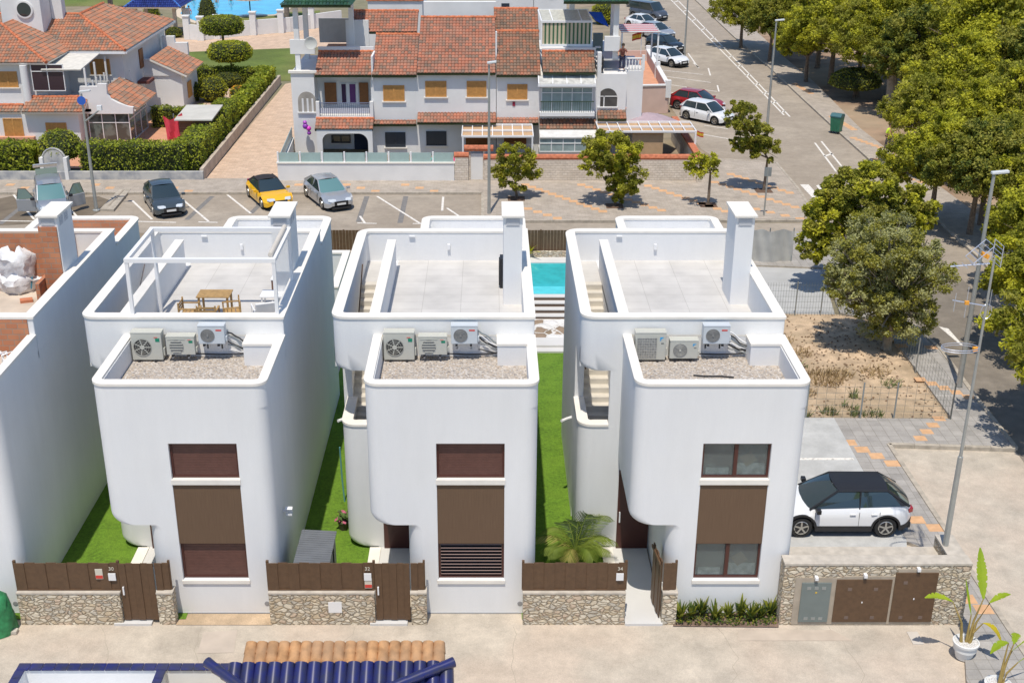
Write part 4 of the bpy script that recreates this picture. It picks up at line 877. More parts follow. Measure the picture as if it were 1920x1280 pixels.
def car(name, style, pos, heading, pm, label, group=None, roofm=None, clad=False, screen=None, doors=False, gate=False):
    q = STY[style]; L, Wd, H, wb, r = q['L'], q['W']/2, q['H'], q['wb'], q['r']; A, B, C, D = q['A'], q['B'], q['C'], q['D']; hz, bz, dz = q['hz'], q['bz'], q['dz']
    T = thing(name, (pos[0], pos[1], pos[2] if len(pos) > 2 else 0), label, 'car', group, heading)
    xf, xr = L/2, -L/2; wx = (wb/2+.02, -wb/2+.02); roofm = roofm or pm; zb = .22
    xs = sorted(set([round(xr+L*k/60, 3) for k in range(61)]+[round(w+r*1.22*math.cos(a*PI/14), 3) for w in wx for a in range(15)]))
    def ease(t): return max(0, min(1, t))
    def top(x):
        if x >= A: t = (x-A)/(xf-A); return hz-.02-.10*t-(hz-.66)*(t**3.2)*.85
        if x <= D: t = ease((D-x)/(D-xr+1e-6)); return dz-(.0 if style in ('suv','hatch','mpv','van') else .10)*t-(.30*t**3)
        t = (A-x)/(A-D); return hz+(dz-hz)*t
    def hw(x):
        t = abs(x)/(L/2); return Wd*(1-.40*max(0, (t-.66)/.34)**2.4)
    V = []; F = []; Mi = []; n_ = 8
    for x in xs:
        w = hw(x); zt = top(x); t = abs(x)/(L/2); lo = zb+.16*max(0, (t-.86)/.14)**2; low = lo; cu = 0
        for c_ in wx:
            d = abs(x-c_)
            if d < r*1.2: low = max(low, r+math.sqrt((r*1.2)**2-d*d)*.98); 
        zs = max(low+.02, zt-.16)
        zm = max(low+.015, lo+.20)
        P = [(0, lo), (w*.7, lo), (w*.72, max(lo, low-.01)), (w*.985, low), (w, zm), (w*1.0, max(zm+.005, (zm+zs)/2+.03)), (w*.965, max(zs, zm+.01)), (w*.84, zt), (w*.5, zt+.025), (0, zt+.04)]
        n_ = len(P)
        V += [(x, y, z) for y, z in P]+[(x, -y, z) for y, z in P]
    for i in range(len(xs)-1):
        for s in (0, n_):
            for k in range(n_-1):
                a = i*2*n_+s+k; b = (i+1)*2*n_+s+k; F.append((a, a+1, b+1, b)); 
                Mi.append(1 if (k < 3 or (clad and k == 3)) else 0)
    for i in (0, len(xs)-1):
        for k in range(n_-1): a = i*2*n_+k; F.append((a, a+1, a+n_+1, a+n_)); Mi.append(1 if k < 3 else 0)
    b = MB(); b.v = V; b.f = F; b.m = Mi; body = b.build('body', [pm, blackp], T, smooth=True, ang=40)
    # door gaps and handles
    for s in (-1, 1):
        g = MB()
        for x in ((A-.12, (B+C)/2+.12, C+.25) if style != 'coupe' else (A-.1, -.55)): g.box(x-.006, x+.006, s*(Wd+.001)-.012, s*(Wd+.001)+.004, .42, bz-.1)
        g.build('door_gap', gap, T)
        for x in (((B+C)/2+.32, C+.42) if style != 'coupe' else (-.3,)): MB().box(x-.09, x+.09, s*Wd-.03, s*Wd+.018, bz-.2, bz-.165).build('door_handle', pm, T, bevel=.008)
    # cabin
    wbt, wr = Wd*.86, q['wr']+.04; zr = H-.05; zA, zD = top(A)+.01, top(D)+.01; gx = C+(.10 if style in ('sedan', 'coupe') else -.04); gD = D+(.42 if style in ('sedan','coupe') else .26)
    for s in (-1, 1):
        m_ = MB(); m_.quad((A, s*wbt, zA), (gD, s*wbt, zA+(zD-zA)*.9), (gx, s*wr, zr-.02), (B, s*wr, zr-.02)); 
        m_.v = [(x, y, z) for x, y, z in m_.v]; m_.build('side_window', carglass, T)
        m_ = MB(); m_.quad((gD, s*wbt, zA+(zD-zA)*.9), (D, s*wbt*.96, zD), (C, s*wr*.97, zr), (gx, s*wr, zr-.02)); m_.build('rear_pillar', roofm, T)
        pl = MB(); pl.tube([(A+.03, s*wbt, zA-.02), (B, s*wr, zr)], .035, 6); pl.tube([(B, s*wr, zr-.005), (C, s*wr*.98, zr-.005)], .04, 6); pl.tube([(C, s*wr*.97, zr), (D, s*wbt*.96, zD-.02)], .045, 6)
        xm = (B+C)/2+.1; pl.tube([(xm, s*(wbt+.002), zA-.02), (xm-.03, s*(wr+.01), zr)], .028, 6); pl.build('window_frame', roofm if style != 'sedan' else pm, T, smooth=True)
        m2 = MB(); m2.obox((A-.18, s*(Wd+.1), zA+.06), (.07, 0, 0), (0, .1, 0), (0, 0, .07)); m2.tube([(A-.15, s*wbt, zA+.02), (A-.17, s*(Wd+.03), zA+.05)], .03, 5); m2.build('mirror', blackp if clad else pm, T, bevel=.03)
    def screen_(x0, z0, w0, x1, z1, w1, bulge, nm, mt):
        m_ = MB(); N = 8; V = []
        for k in range(4):
            t = k/3
            for j in range(N+1):
                u = -1+2*j/N; V.append((x0+(x1-x0)*t+bulge*(1-u*u)*(1-.5*t), u*(w0+(w1-w0)*t), z0+(z1-z0)*t+.03*math.sin(t*PI)))
        m_.add(V, [(k*(N+1)+j, k*(N+1)+j+1, (k+1)*(N+1)+j+1, (k+1)*(N+1)+j) for k in range(3) for j in range(N)]); return m_.build(nm, mt, T, smooth=True)
    screen_(A, zA, wbt, B, zr, wr, .16, 'windscreen', screen or carglass)
    if not gate: screen_(D, zD, wbt*.96, C, zr, wr*.97, -.1, 'rear_window', carglass)
    m_ = MB(); N = 8; V = []
    for k in range(9):
        t = k/8; x = B+(C-B)*t
        for j in range(N+1):
            u = -1+2*j/N; V.append((x+(.08*(1-u*u) if k == 0 else (-.06*(1-u*u) if k == 8 else 0)), u*(wr-.0), zr+.05*(1-u*u)+.03*math.sin(PI*min(1, max(0, t)))))
    m_.add(V, [(k*(N+1)+j, k*(N+1)+j+1, (k+1)*(N+1)+j+1, (k+1)*(N+1)+j) for k in range(8) for j in range(N)]); m_.build('roof', roofm, T, smooth=True)
    # lamps, grille, plate, bumpers
    for s in (-1, 1):
        w = hw(xf-.16); m_ = MB(); m_.obox((xf-.17, s*(w-.2), .66), (.10, -s*.05, 0), (0, .17, 0), (-.03, 0, .065)); m_.build('headlight', lampm, T, bevel=.02)
        m_ = MB(); m_.obox((xr+.10, s*(hw(xr+.1)-.12), .82), (.11, s*.05, 0), (0, .13, 0), (0, 0, .075)); m_.build('tail_light', tailm, T, bevel=.02)
    m_ = MB(); m_.obox((xf-.02, 0, .5), (.03, 0, 0), (0, .42, 0), (0, 0, .13)); m_.build('grille', blackp, T, bevel=.02)
    m_ = MB(); m_.obox((xf+.02, 0, .47), (.008, 0, 0), (0, .26, 0), (0, 0, .055)); m_.build('number_plate', platem, T)
    m_ = MB(); m_.obox((xr-.005, 0, .7), (.012, 0, 0), (0, .26, 0), (0, 0, .055)); m_.build('number_plate', platem, T)
    m_ = MB(); m_.box(xf-.5, xf+.0, -Wd*.6, Wd*.6, .16, .28); m_.build('bumper', blackp, T, bevel=.03); m_ = MB(); m_.box(xr+.0, xr+.5, -Wd*.68, Wd*.68, .18, .38); m_.build('bumper', blackp, T, bevel=.03)
    # wheels
    for x in wx:
        for s in (-1, 1):
            wv = MB(); yw = s*(Wd-.12)
            wv.lathe([(r*.62, -.1), (r*.95, -.11), (r, -.07), (r, .07), (r*.95, .11), (r*.62, .1)], (x, yw, r), 24, axis='y'); wh = wv.build('wheel', tyrem, T, smooth=True)
            rm = MB(); yo = yw+s*.09
            rm.lathe([(r*.63, -.03*s), (r*.66, .02*s)][::1], (x, yo, r), 20, axis='y', m=0)
            for k in range(5):
                a = 2*PI*k/5+.3; rm.obox((x+math.cos(a)*r*.33, yo+s*.022, r+math.sin(a)*r*.33), (math.cos(a)*r*.3, 0, math.sin(a)*r*.3), (-math.sin(a)*r*.075, 0, math.cos(a)*r*.075), (0, .012, 0), 1)
            rm.lathe([(r*.15, 0), (r*.15, .036*s)], (x, yo, r), 12, axis='y', m=1)
            ri = MB(); ri.tube([(x+math.cos(2*PI*k/20)*r*.63, yo+s*.02, r+math.sin(2*PI*k/20)*r*.63) for k in range(21)], .018, 5, m=1); rm.add(ri.v, ri.f, 1)
            rm.build('rim', [blackp, rimm], wh)
        if clad:
            for s in (-1, 1):
                al = MB(); N = 14; V = []
                for k in range(N+1):
                    a = PI*k/N; cx, cz = math.cos(a), math.sin(a)
                    for (rr_, yy) in ((1.17, Wd+.012), (1.36, Wd+.012), (1.36, Wd-.05), (1.17, Wd-.08)): V.append((x+cx*r*rr_, s*yy*(hw(x+cx*r*rr_)/Wd), r+cz*r*rr_*.98))
                al.add(V, [(k*4+j, k*4+(j+1) % 4, (k+1)*4+(j+1) % 4, (k+1)*4+j) for k in range(N) for j in range(4)]); al.build('arch_trim', blackp, T, smooth=True)
    if doors:
        for s in (-1, 1):
            a = R(62 if s > 0 else 68); hx, hy = A-.15, s*Wd; dr = bpy.data.objects.new('open_door', None)
            m_ = MB(); m_.box(-1.05, 0, -.04, .04, .3, bz-.02); dr = m_.build('open_door', pm, T, bevel=.02); dr.location = (hx, hy, 0); dr.rotation_euler = (0, 0, -s*a)
            f_ = MB(); f_.tube([(-1.02, 0, bz), (-.95, -s*.2, H-.1), (-.55, -s*.24, H-.12), (0, 0, bz+.02)], .02, 6); f_.build('window_frame', blackp, dr)
            f_ = MB(); f_.poly([(-1.0, 0, bz), (-.93, -s*.19, H-.12), (-.55, -s*.23, H-.13), (0, 0, bz+.02)]); f_.build('pane', tealpane, dr)
            f_ = MB(); f_.box(-.2, -.0, s*.04, s*.2, bz-.02, bz+.13); f_.build('mirror', blackp, dr, bevel=.03)
    if gate:
        m_ = MB(); m_.obox((D-.35, 0, H+.35), (.42, 0, .18), (0, wbt*.9, 0), (-.02, 0, .03)); g_ = m_.build('tailgate', pm, T, bevel=.03)
        m_ = MB(); m_.obox((C-.08, 0, H+.13), (.13, 0, -.14), (0, wbt*.78, 0), (.005, 0, .006)); m_.build('pane', tealpane, g_)
        m_ = MB(); m_.box(D+.01, D+.05, -wbt*.8, wbt*.8, zD, zr-.05); m_.build('boot_opening', blackp, T)
    return T
tealpane = MG('car_side_glass', (.12, .16, .12), .1)
cwhite = paint('car_white', (.76, .77, .78)); cgrey = paint('car_dark_grey', (.07, .09, .10), .4, .35); cyel = paint('car_yellow', (.85, .46, .003)); csil = paint('car_silver', (.50, .52, .54), .5, .3); cred = paint('car_red', (.32, .012, .015)); cblk = paint('car_black', (.02, .025, .03), .3); cbs = paint('car_blue_silver', (.36, .39, .43), .5, .35)
car('suv_car', 'suv', (10.95, 33.25, .115), PI, cwhite, 'white compact car with a black roof parked on the pale concrete beside the right villa', None, roofm=blackp, clad=True)
hd = R(-63.5)
car('sedan_car', 'sedan', (-9.5, 69.15), hd, csil, 'silver saloon with a teal sunshade parked right of the yellow convertible', 'cars in the car park', screen=tealglass)
car('convertible_car', 'coupe', (-12.95, 69.2), hd, cyel, 'yellow convertible with a closed black soft top', 'cars in the car park', roofm=M('soft_top', (.025, .022, .025), rough=.95, var=.1, sc=9))
car('sedan_car', 'sedan', (-18.8, 67.9), R(-66), cgrey, 'dark grey saloon parked alone between two white bay lines', 'cars in the car park')
p = G(95, 360, 1.3); hv = Vector((math.cos(R(-68)), math.sin(R(-68)), 0)); p = p-hv*1.0
car('family_van', 'mpv', (p.x, p.y), R(-68), cbs, 'blue-grey family van with both front doors and the tailgate open', 'cars in the car park', screen=tealglass, doors=True, gate=True)
def bay(nm, sty, rear, front, pm, lab, **k):
    a, c = G(*rear), G(*front); d = (c-a).normalized(); m_ = (a+c)/2+Vector((-d.y, d.x, 0))*(STY[sty]['W']/2-.1)
    car(nm, sty, (m_.x, m_.y), math.atan2(d.y, d.x), pm, lab, 'cars parked along the road', **k)
bay('hatchback_car', 'hatch', (1286, 224), (1340, 235), cwhite, 'white hatchback parked directly in front of the red car')
bay('hatchback_car', 'suv', (1269, 205), (1325, 214), cred, 'red car parked behind the white hatchback')
bay('suv_car', 'suv', (1217, 118), (1264, 128), cwhite, 'white car parked closest in the group beside the tower house', clad=True)
bay('suv_car', 'suv', (1212, 92), (1258, 101), cblk, 'black car parked between the white car and the silver car')
bay('suv_car', 'suv', (1198, 68), (1243, 76), csil, 'silver car parked behind the black car')
bay('sedan_car', 'sedan', (1173, 50), (1221, 58), cwhite, 'white saloon parked behind the silver car')
bay('van_car', 'van', (1180, 33), (1232, 41), paint('car_slate', (.10, .11, .13), .4), 'slate grey van parked second from the top of the row')
bay('suv_car', 'hatch', (1170, 12), (1214, 20), cblk, 'dark car parked at the very top of the row')
# ================= waste container =================
q = G(1567, 250); T = thing('waste_container', (q.x, q.y, 0), 'large green waste container standing at the kerb in tree shade', 'waste container', None, R(-38)); T.scale = (.52, .62, .88)
gc = M('container_green', (.03, .17, .10), rough=.5, var=.15, sc=3); gl = M('container_lid', (.04, .13, .15), rough=.5, var=0)
b = MB(); b.add([(-.62,-.45,.2),(.62,-.45,.2),(.62,.45,.2),(-.62,.45,.2),(-.75,-.58,1.35),(.75,-.58,1.35),(.75,.58,1.35),(-.75,.58,1.35)], [(0,3,2,1),(4,5,6,7),(0,1,5,4),(1,2,6,5),(2,3,7,6),(3,0,4,7)])
for k in range(5): b.box(-.6+k*.28, -.54+k*.28, -.57, -.5, .3, 1.3)
b.build('bin_body', gc, T, bevel=.03)
b = MB(); b.prismx([(-.62, 1.35), (.62, 1.35), (.5, 1.58), (-.3, 1.66), (-.62, 1.45)], -.78, .78); b.build('lid', gl, T, bevel=.02)
for sx in (-.5, .5):
    for sy in (-.35, .35): MB().lathe([(.1, -.03), (.1, .03)], (sx, sy, .1), 12, axis='y').build('castor', black, T)
# ================= people =================
skin = M('skin', (.50, .26, .17), rough=.6, var=0)
def skin_chain(name, pts, edges, rad, mat, parent):
    me = bpy.data.meshes.new(name); me.from_pydata(pts, edges, []); me.materials.append(mat); o = bpy.data.objects.new(name, me); COL.objects.link(o)
    m_ = o.modifiers.new('skin', 'SKIN'); m_.use_smooth_shade = True
    for v, r in zip(me.skin_vertices[0].data, rad): v.radius = (r, r)
    me.skin_vertices[0].data[0].use_root = True
    s = o.modifiers.new('sub', 'SUBSURF'); s.levels = 1; s.render_levels = 1
    if parent is not None: o.parent = parent
    return o
def person(loc, rz, label, pose, top, legs, group=None, hairc=(.05, .035, .02)):
    T = thing('person', loc, label, 'person', group, rz)
    if pose == 'bend': hip, ch, nk, hd_ = (0, .12, .88), (0, -.22, 1.12), (0, -.45, 1.18), (0, -.58, 1.16); hands = ((.24, -.55, .6), (-.24, -.5, .62))
    elif pose == 'lean': hip, ch, nk, hd_ = (0, .08, .9), (0, -.12, 1.22), (0, -.2, 1.42), (0, -.26, 1.56); hands = ((.3, -.45, 1.05), (-.3, -.45, 1.05))
    elif pose == 'lie': hip, ch, nk, hd_ = (0, 0, .18), (0, .42, .3), (0, .58, .42), (0, .7, .52); hands = ((.35, .2, .12), (-.35, .2, .12))
    else: hip, ch, nk, hd_ = (0, 0, .92), (0, 0, 1.25), (0, 0, 1.46), (0, -.02, 1.6); hands = ((.27, -.05, .82), (-.28, -.1, .85))
    ft = ((.12, 0, .04), (-.12, .1, .04)); kn = ((.11, -.03, .48), (-.11, .05, .48))
    if pose == 'lie': ft = ((.12, -.85, .06), (-.14, -.82, .06)); kn = ((.11, -.42, .3), (-.13, -.42, .16))
    P = [hip, ch, nk, hd_]; E = [(0, 1), (1, 2), (2, 3)]; Rr = [.14, .155, .06, .105]
    P.append((hd_[0], hd_[1]-.01, hd_[2]+.11)); E.append((3, 4)); Rr.append(.09)
    for s, h in ((1, hands[0]), (-1, hands[1])):
        sh = (s*.17, ch[1]+(nk[1]-ch[1])*.55, ch[2]+(nk[2]-ch[2])*.5); el = tuple((sh[i]+h[i])/2+(s*.06, .05, -.03)[i] for i in range(3)); n_ = len(P)
        P += [sh, el, h, tuple(h[i]+(0, -.05, -.08)[i] for i in range(3))]; E += [(1, n_), (n_, n_+1), (n_+1, n_+2), (n_+2, n_+3)]; Rr += [.065, .045, .032, .035]
    for i in (0, 1):
        n_ = len(P); s = 1 if i == 0 else -1; P += [(s*.09, hip[1], hip[2]-.08), kn[i], ft[i], (ft[i][0], ft[i][1]-.16, ft[i][2])]; E += [(0, n_), (n_, n_+1), (n_+1, n_+2), (n_+2, n_+3)]; Rr += [.09, .06, .04, .04]
    skin_chain('body', P, E, Rr, skin, T)
    m_ = MB(); m_.lathe([(.03, .13), (.09, .09), (.115, .02), (.112, -.03), (.08, -.05)][::-1], (hd_[0], hd_[1]+.02, hd_[2]+.07), 12); m_.build('hair', M('hair_%d' % int(hairc[0]*100), hairc, var=0), T, smooth=True)
    if top: skin_chain('shirt', [P[0], P[1], P[2]]+[P[5], P[6], P[9], P[10]], [(0, 1), (1, 2), (1, 3), (3, 4), (1, 5), (5, 6)], [.16, .175, .075, .082, .06, .082, .06], top, T)
    if legs: skin_chain('trousers', [P[0], P[13], P[14], P[15], P[17], P[18], P[19]], [(0, 1), (1, 2), (2, 3), (0, 4), (4, 5), (5, 6)], [.16, .11, .082, .062, .11, .082, .062], legs, T)
    return T
jeans = M('cloth_navy', (.03, .035, .07), rough=.9, var=0); ctop = M('cloth_brown', (.20, .07, .05), rough=.9, var=0); cpink = M('cloth_pink', (.7, .25, .28), rough=.9, var=0); cyl = M('cloth_lime', (.55, .75, .05), rough=.9, var=0); cgr = M('cloth_grey', (.1, .1, .11), rough=.9, var=0)
# ================= terraced houses across the car park =================
clayt = tile_mat('clay_tiles', [(.45, .17, .10), (.37, .175, .115), (.22, .15, .11)]); clayc = M('clay_ridge', (.55, .17, .075), rough=.85, var=.3, sc=5)
claybrown = tile_mat('brown_clay_tiles', [(.38, .15, .085), (.27, .155, .10), (.17, .125, .09)])
twhite = M('town_white', (.74, .735, .72), rough=.9, var=.05, sc=.8, bump=.25, bsc=20); greent = M('green_trim', (.04, .075, .03), rough=.6, var=.1); pinew = M('pine_shutter', (.56, .28, .08), rough=.6, var=.12, sc=6); brw = M('brown_shutter_wood', (.24, .09, .02), rough=.5, var=.15, sc=7)
slate = M('dark_window', (.035, .045, .06), rough=.3, var=0); curt = M('curtain_glass', (.30, .38, .38), rough=.2, var=.15, sc=2); terrat = M('terracotta_floor', (.60, .30, .18), rough=.9, var=.1, sc=2); beige = M('beige_canvas', (.50, .33, .19), rough=.9, var=.08, sc=3)
def roof(parent, pts, mat=None, name='roof', pitch=.22, row=.33, ridge=(), under=True, hs=.75):
    """clay tile roof on a convex quad or triangle: pts[0]->pts[1] is the eave, seen from outside anticlockwise"""
    P = [Vector(p) for p in pts]; o = P[0]; e = (P[1]-o).normalized(); nn = e.cross(P[-1]-o).normalized(); u = nn.cross(e)
    if nn.z < 0: nn = -nn; 
    Q = [((p-o).dot(e), (p-o).dot(u)) for p in P]; b = MB(); n_ = len(Q)
    s0, s1 = min(q[0] for q in Q), max(q[0] for q in Q); nc = max(1, round((s1-s0)/pitch)); pw = (s1-s0)/nc
    for c in range(nc):
        s = s0+(c+.5)*pw; ts = []
        for i in range(n_):
            (x0, y0), (x1, y1) = Q[i], Q[(i+1) % n_]
            if (x0-s)*(x1-s) < 0: ts.append(y0+(y1-y0)*(s-x0)/(x1-x0))
        if len(ts) < 2: continue
        t0, t1 = min(ts), max(ts)
        if t1-t0 < .12: continue
        r0 = math.floor(t0/row)
        t = t0; k = 0
        while t < t1-.02:
            te = min((math.floor(t/row+1e-4)+1)*row, t1); rid = math.floor(t/row+1e-4)
            base = len(b.v)
            for (tt, lift) in ((t-.03, .035), (te, .0)):
                for (a, hh) in ((-.5, 0), (-.36, .6), (0, 1), (.36, .6), (.5, 0)):
                    b.v.append(tuple(o+e*(s+a*pw)+u*tt+nn*(hh*pw*.42*hs+lift+.02)))
            for q in range(4):
                b.uv[len(b.f)] = [(c+.5, rid+.5)]*4; b.f.append((base+q, base+q+1, base+5+q+1, base+5+q)); b.m.append(0)
            b.uv[len(b.f)] = [(c+.5, rid+.5)]*5; b.f.append(tuple(base+q for q in range(4, -1, -1))); b.m.append(0)
            t = te; k += 1
    R_ = b.build(name, mat or clayt, parent)
    if under:
        m_ = MB(); V = [tuple(p) for p in P]+[tuple(p-nn*.14) for p in P]; n_ = len(P)
        m_.add(V, [tuple(range(n_)), tuple(range(2*n_-1, n_-1, -1))]+[(i, (i+1) % n_, n_+(i+1) % n_, n_+i) for i in range(n_)]); m_.build('roof_deck', greent if parent.name.startswith('terr') else stone, R_)
    for a, c in ridge:
        a, c = Vector(a), Vector(c); L = (c-a).length; k = max(1, int(L/.4)); m_ = MB()
        for j in range(k): m_.tube([a.lerp(c, j/k)+nn*.06, a.lerp(c, (j+1.08)/k)+nn*.045], [.12, .105], 8)
        m_.build('ridge_tiles', clayc, R_, smooth=True, ang=50)
    return R_
class HB:      # house builder in the house's own coordinates; features surveyed on the plane at distance Y
    def __init__(s, T): s.T = T; s.o = Vector(T.location)
    def xz(s, px, py, Y): q = AY(px, py, Y); return q.x-s.o.x, q.z-s.o.z
    def box(s, nm, px0, px1, pyt, pyb, Y, depth, mat, parent=None, zb=None, **k):
        x0, z1 = s.xz(px0, pyt, Y); x1, z0 = s.xz(px1, pyb, Y); x1 = s.xz(px1, pyt, Y)[0] if zb is None else x1
        if zb is not None: z0 = zb; x1 = s.xz(px1, pyt, Y)[0]
        b = MB(); y = Y-s.o.y; b.box(x0, x1, y, y+depth, z0, z1); return b.build(nm, mat, parent or s.T, **k)
    def window(s, px0, px1, pyt, pyb, Y, fm=pinew, pm=pinew, sill=True, proud=.06, lou=True):
        x0, z1 = s.xz(px0, pyt, Y); _, z0 = s.xz(px0, pyb, Y); x1, _ = s.xz(px1, pyt, Y); y = Y-s.o.y-proud; xm = (x0+x1)/2
        b = MB(); w = .07; b.box(x0, x0+w, y, y+proud, z0, z1); b.box(x1-w, x1, y, y+proud, z0, z1); b.box(x0+w, x1-w, y, y+proud, z1-w, z1); b.box(x0+w, x1-w, y, y+proud, z0, z0+w); b.box(xm-.05, xm+.05, y, y+proud, z0+w, z1-w)
        F = b.build('window', fm, s.T)
        for a, c in ((x0+w, xm-.05), (xm+.05, x1-w)):
            m_ = MB()
            if lou:
                k = z0+w
                while k < z1-w-.01: m_.box(a, c, y+.02, y+.045, k, min(k+.05, z1-w)); k += .062
                m_.box(a, c, y+.046, y+.055, z0+w, z1-w)
            else: m_.box(a, c, y+.03, y+.05, z0+w, z1-w)
            m_.build('shutter_leaf' if lou else 'pane', pm, F)
        if sill: m_ = MB(); m_.box(x0-.08, x1+.08, y-.06, y+proud, z0-.07, z0-.001); m_.build('sill', stone, F)
        return F
    def glazing(s, px0, px1, pyt, pyb, Y, nx, rows, fm=wmetal, pm=curt, depth=.08, nm='glazing'):
        x0, z1 = s.xz(px0, pyt, Y); _, z0 = s.xz(px0, pyb, Y); x1, _ = s.xz(px1, pyt, Y); y = Y-s.o.y; b = MB(); w = .05
        for k in range(nx+1): q = x0+(x1-x0)*k/nx; b.box(q-w/2, q+w/2, y-depth, y, z0, z1)
        for t in [0]+list(rows)+[1]: q = z0+(z1-z0)*t; b.box(x0-w/2, x1+w/2, y-depth-.003, y+.003, q-w/2, q+w/2)
        F = b.build(nm, fm, s.T); m_ = MB(); m_.box(x0, x1, y-depth*.6, y-depth*.4, z0, z1); m_.build('pane', pm, F); return F
YH = 80.0
def hx(px, Y, z=3.0):      # x of a pixel column at distance Y and height z
    c = Y*CP+(CH-z)*SP; return (px-PX)/FL*c
def zy(py, Y): return AY(PX, py, Y).z
PT = math.tan(R(25))
def troof(T, px0, px1, pe, pt, Y0, mat=None, pitch=PT, ridge=True, zoff=0):
    """mono-pitch roof between pixel columns, eave at image row pe on plane Y0, top at row pt"""
    ze = zy(pe, Y0); k = -(ray(PX, pt)[2])/ray(PX, pt)[1]; d = (CH-ze-k*Y0)/(pitch+k); zt = ze+pitch*d; x0, x1 = hx(px0, Y0, ze), hx(px1, Y0, ze); o = Vector(T.location)
    P = [Vector((x0, Y0, ze))-o, Vector((x1, Y0, ze))-o, Vector((x1, Y0+d, zt))-o, Vector((x0, Y0+d, zt))-o]
    roof(T, P, mat, ridge=[(P[3], P[2])] if ridge else [])
    for a, c in ((P[0], P[3]), (P[1], P[2])):
        pass
    return Y0+d, zt, x0, x1
# ---- left terraced house
T = thing('terraced_house', (hx(664, YH), YH, 0), 'left terraced house with a purple-curtained balcony and an open green-roofed tower', 'house', 'terraced houses across the car park'); H_ = HB(T); o = H_.o
xa, xb, xc, xd = hx(549, YH), hx(592, YH), hx(697, YH), hx(780, YH)
b = MB()
b.box(xa-o.x, xb-o.x, 0, 6.5, 0, zy(137, YH))                       # stair tower base (solid; arch is a flat panel coloured as shade)
b.box(xc-o.x, xd-o.x, 0, 8, 0, zy(146, YH)); b.box(xb-o.x, xc-o.x, 1.6, 8, 0, zy(146, YH))
b.box(xb-o.x, xc-o.x, -.2, 1.6, 2.45, 2.62)                        # balcony slab
b.build('wall', twhite, T)
e1 = troof(T, 590, 696, 142, 98, YH-.25, clayt); e2 = troof(T, 697, 781, 142, 66, YH-.35, clayt)
b = MB(); b.box(e1[2]-o.x, e1[3]-o.x, e1[0]-o.y-.05, e1[0]-o.y+.12, e1[1]-.4, e1[1]+.35); b.box(e1[3]-o.x, e1[3]+.12-o.x, -.1, e1[0]-o.y, 5.0, e1[1]+.1)
b.build('parapet', twhite, T); MB().box(hx(655, 86)-o.x, hx(697, 86)-o.x, 5.5, 5.7, 5.2, 8.0).build('parapet', twhite, T)
troof(T, 658, 782, 61, 22, 85.6, clayt)
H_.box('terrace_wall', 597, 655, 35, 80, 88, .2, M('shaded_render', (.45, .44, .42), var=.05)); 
b = MB(); b.box(xb-o.x, hx(655, 84)-o.x, 2.6, 8.2, e1[1]-.5, e1[1]-.45); b.build('terrace_floor', terrat, T)
H_.window(718, 758, 160, 190, YH); H_.window(722, 760, 248, 276, YH, slate, slate, lou=False)
b = MB()   # mini roofs over the ground floor
troof(T, 590, 699, 243, 224, YH-1.3, clayt); troof(T, 700, 780, 234, 226, YH-.5, clayt, ridge=False)
# balcony bay
H_.box('balcony_door', 638, 671, 156, 195, YH+1.6, -.05, wmetal); H_.box('curtain', 640, 648, 158, 194, YH+1.52, -.02, M('plum_curtain_dark', (.05, .02, .06), var=0)); H_.box('curtain', 655, 666, 158, 194, YH+1.52, -.02, M('plum_curtain', (.13, .04, .16), var=0))
H_.box('shutter', 608, 630, 155, 195, YH+1.55, -.06, brw); H_.box('shutter', 673, 690, 155, 195, YH+1.55, -.06, brw)
b = MB(); x0, x1 = hx(593, YH-.2)-o.x, hx(700, YH-.2)-o.x; zb_ = 2.62
b.box(x0, x0+.22, -.3, -.02, zb_-.2, zb_+1.0); b.box(x1-.22, x1, -.3, -.02, zb_-.2, zb_+1.0); b.box(x0, x1, -.28, -.05, zb_-.3, zb_+.03); b.build('balcony_wall', twhite, T)
b = MB(); n_ = 26
for k in range(n_): q = x0+.22+(x1-x0-.44)*(k+.5)/n_; b.box(q-.012, q+.012, -.2, -.17, zb_+.03, zb_+.9)
b.box(x0+.22, x1-.22, -.21, -.16, zb_+.88, zb_+.93); b.build('balcony_railing', M('railing_blue', (.16, .19, .28), var=0), T)
H_.box('balcony_cloth', 597, 693, 203, 213, YH-.1, -.02, M('cloth_white', (.7, .72, .78), var=.03))
# porch: arched front
x0, x1 = hx(592, YH-1.2)-o.x, hx(697, YH-1.2)-o.x
pr = [(x0, 0), (x0+.35, 0)]+[(x, z) for x, z in arc(x0+.85, 1.25, .5, 180, 90, 6)]+[(x, z) for x, z in arc(x1-.9, 1.15, .6, 90, 0, 6)]+[(x1-.3, 0), (x1, 0), (x1, 2.0), (x0, 2.0)]
MB().prismy(pr, -1.3, -1.05).build('porch_arch', twhite, T)
H_.box('porch_door', 664, 694, 250, 292, YH+1.6, -.06, M('porch_dark', (.02, .03, .06), var=0)); H_.window(621, 657, 253, 268, YH+1.6, slate, carglass, lou=False)
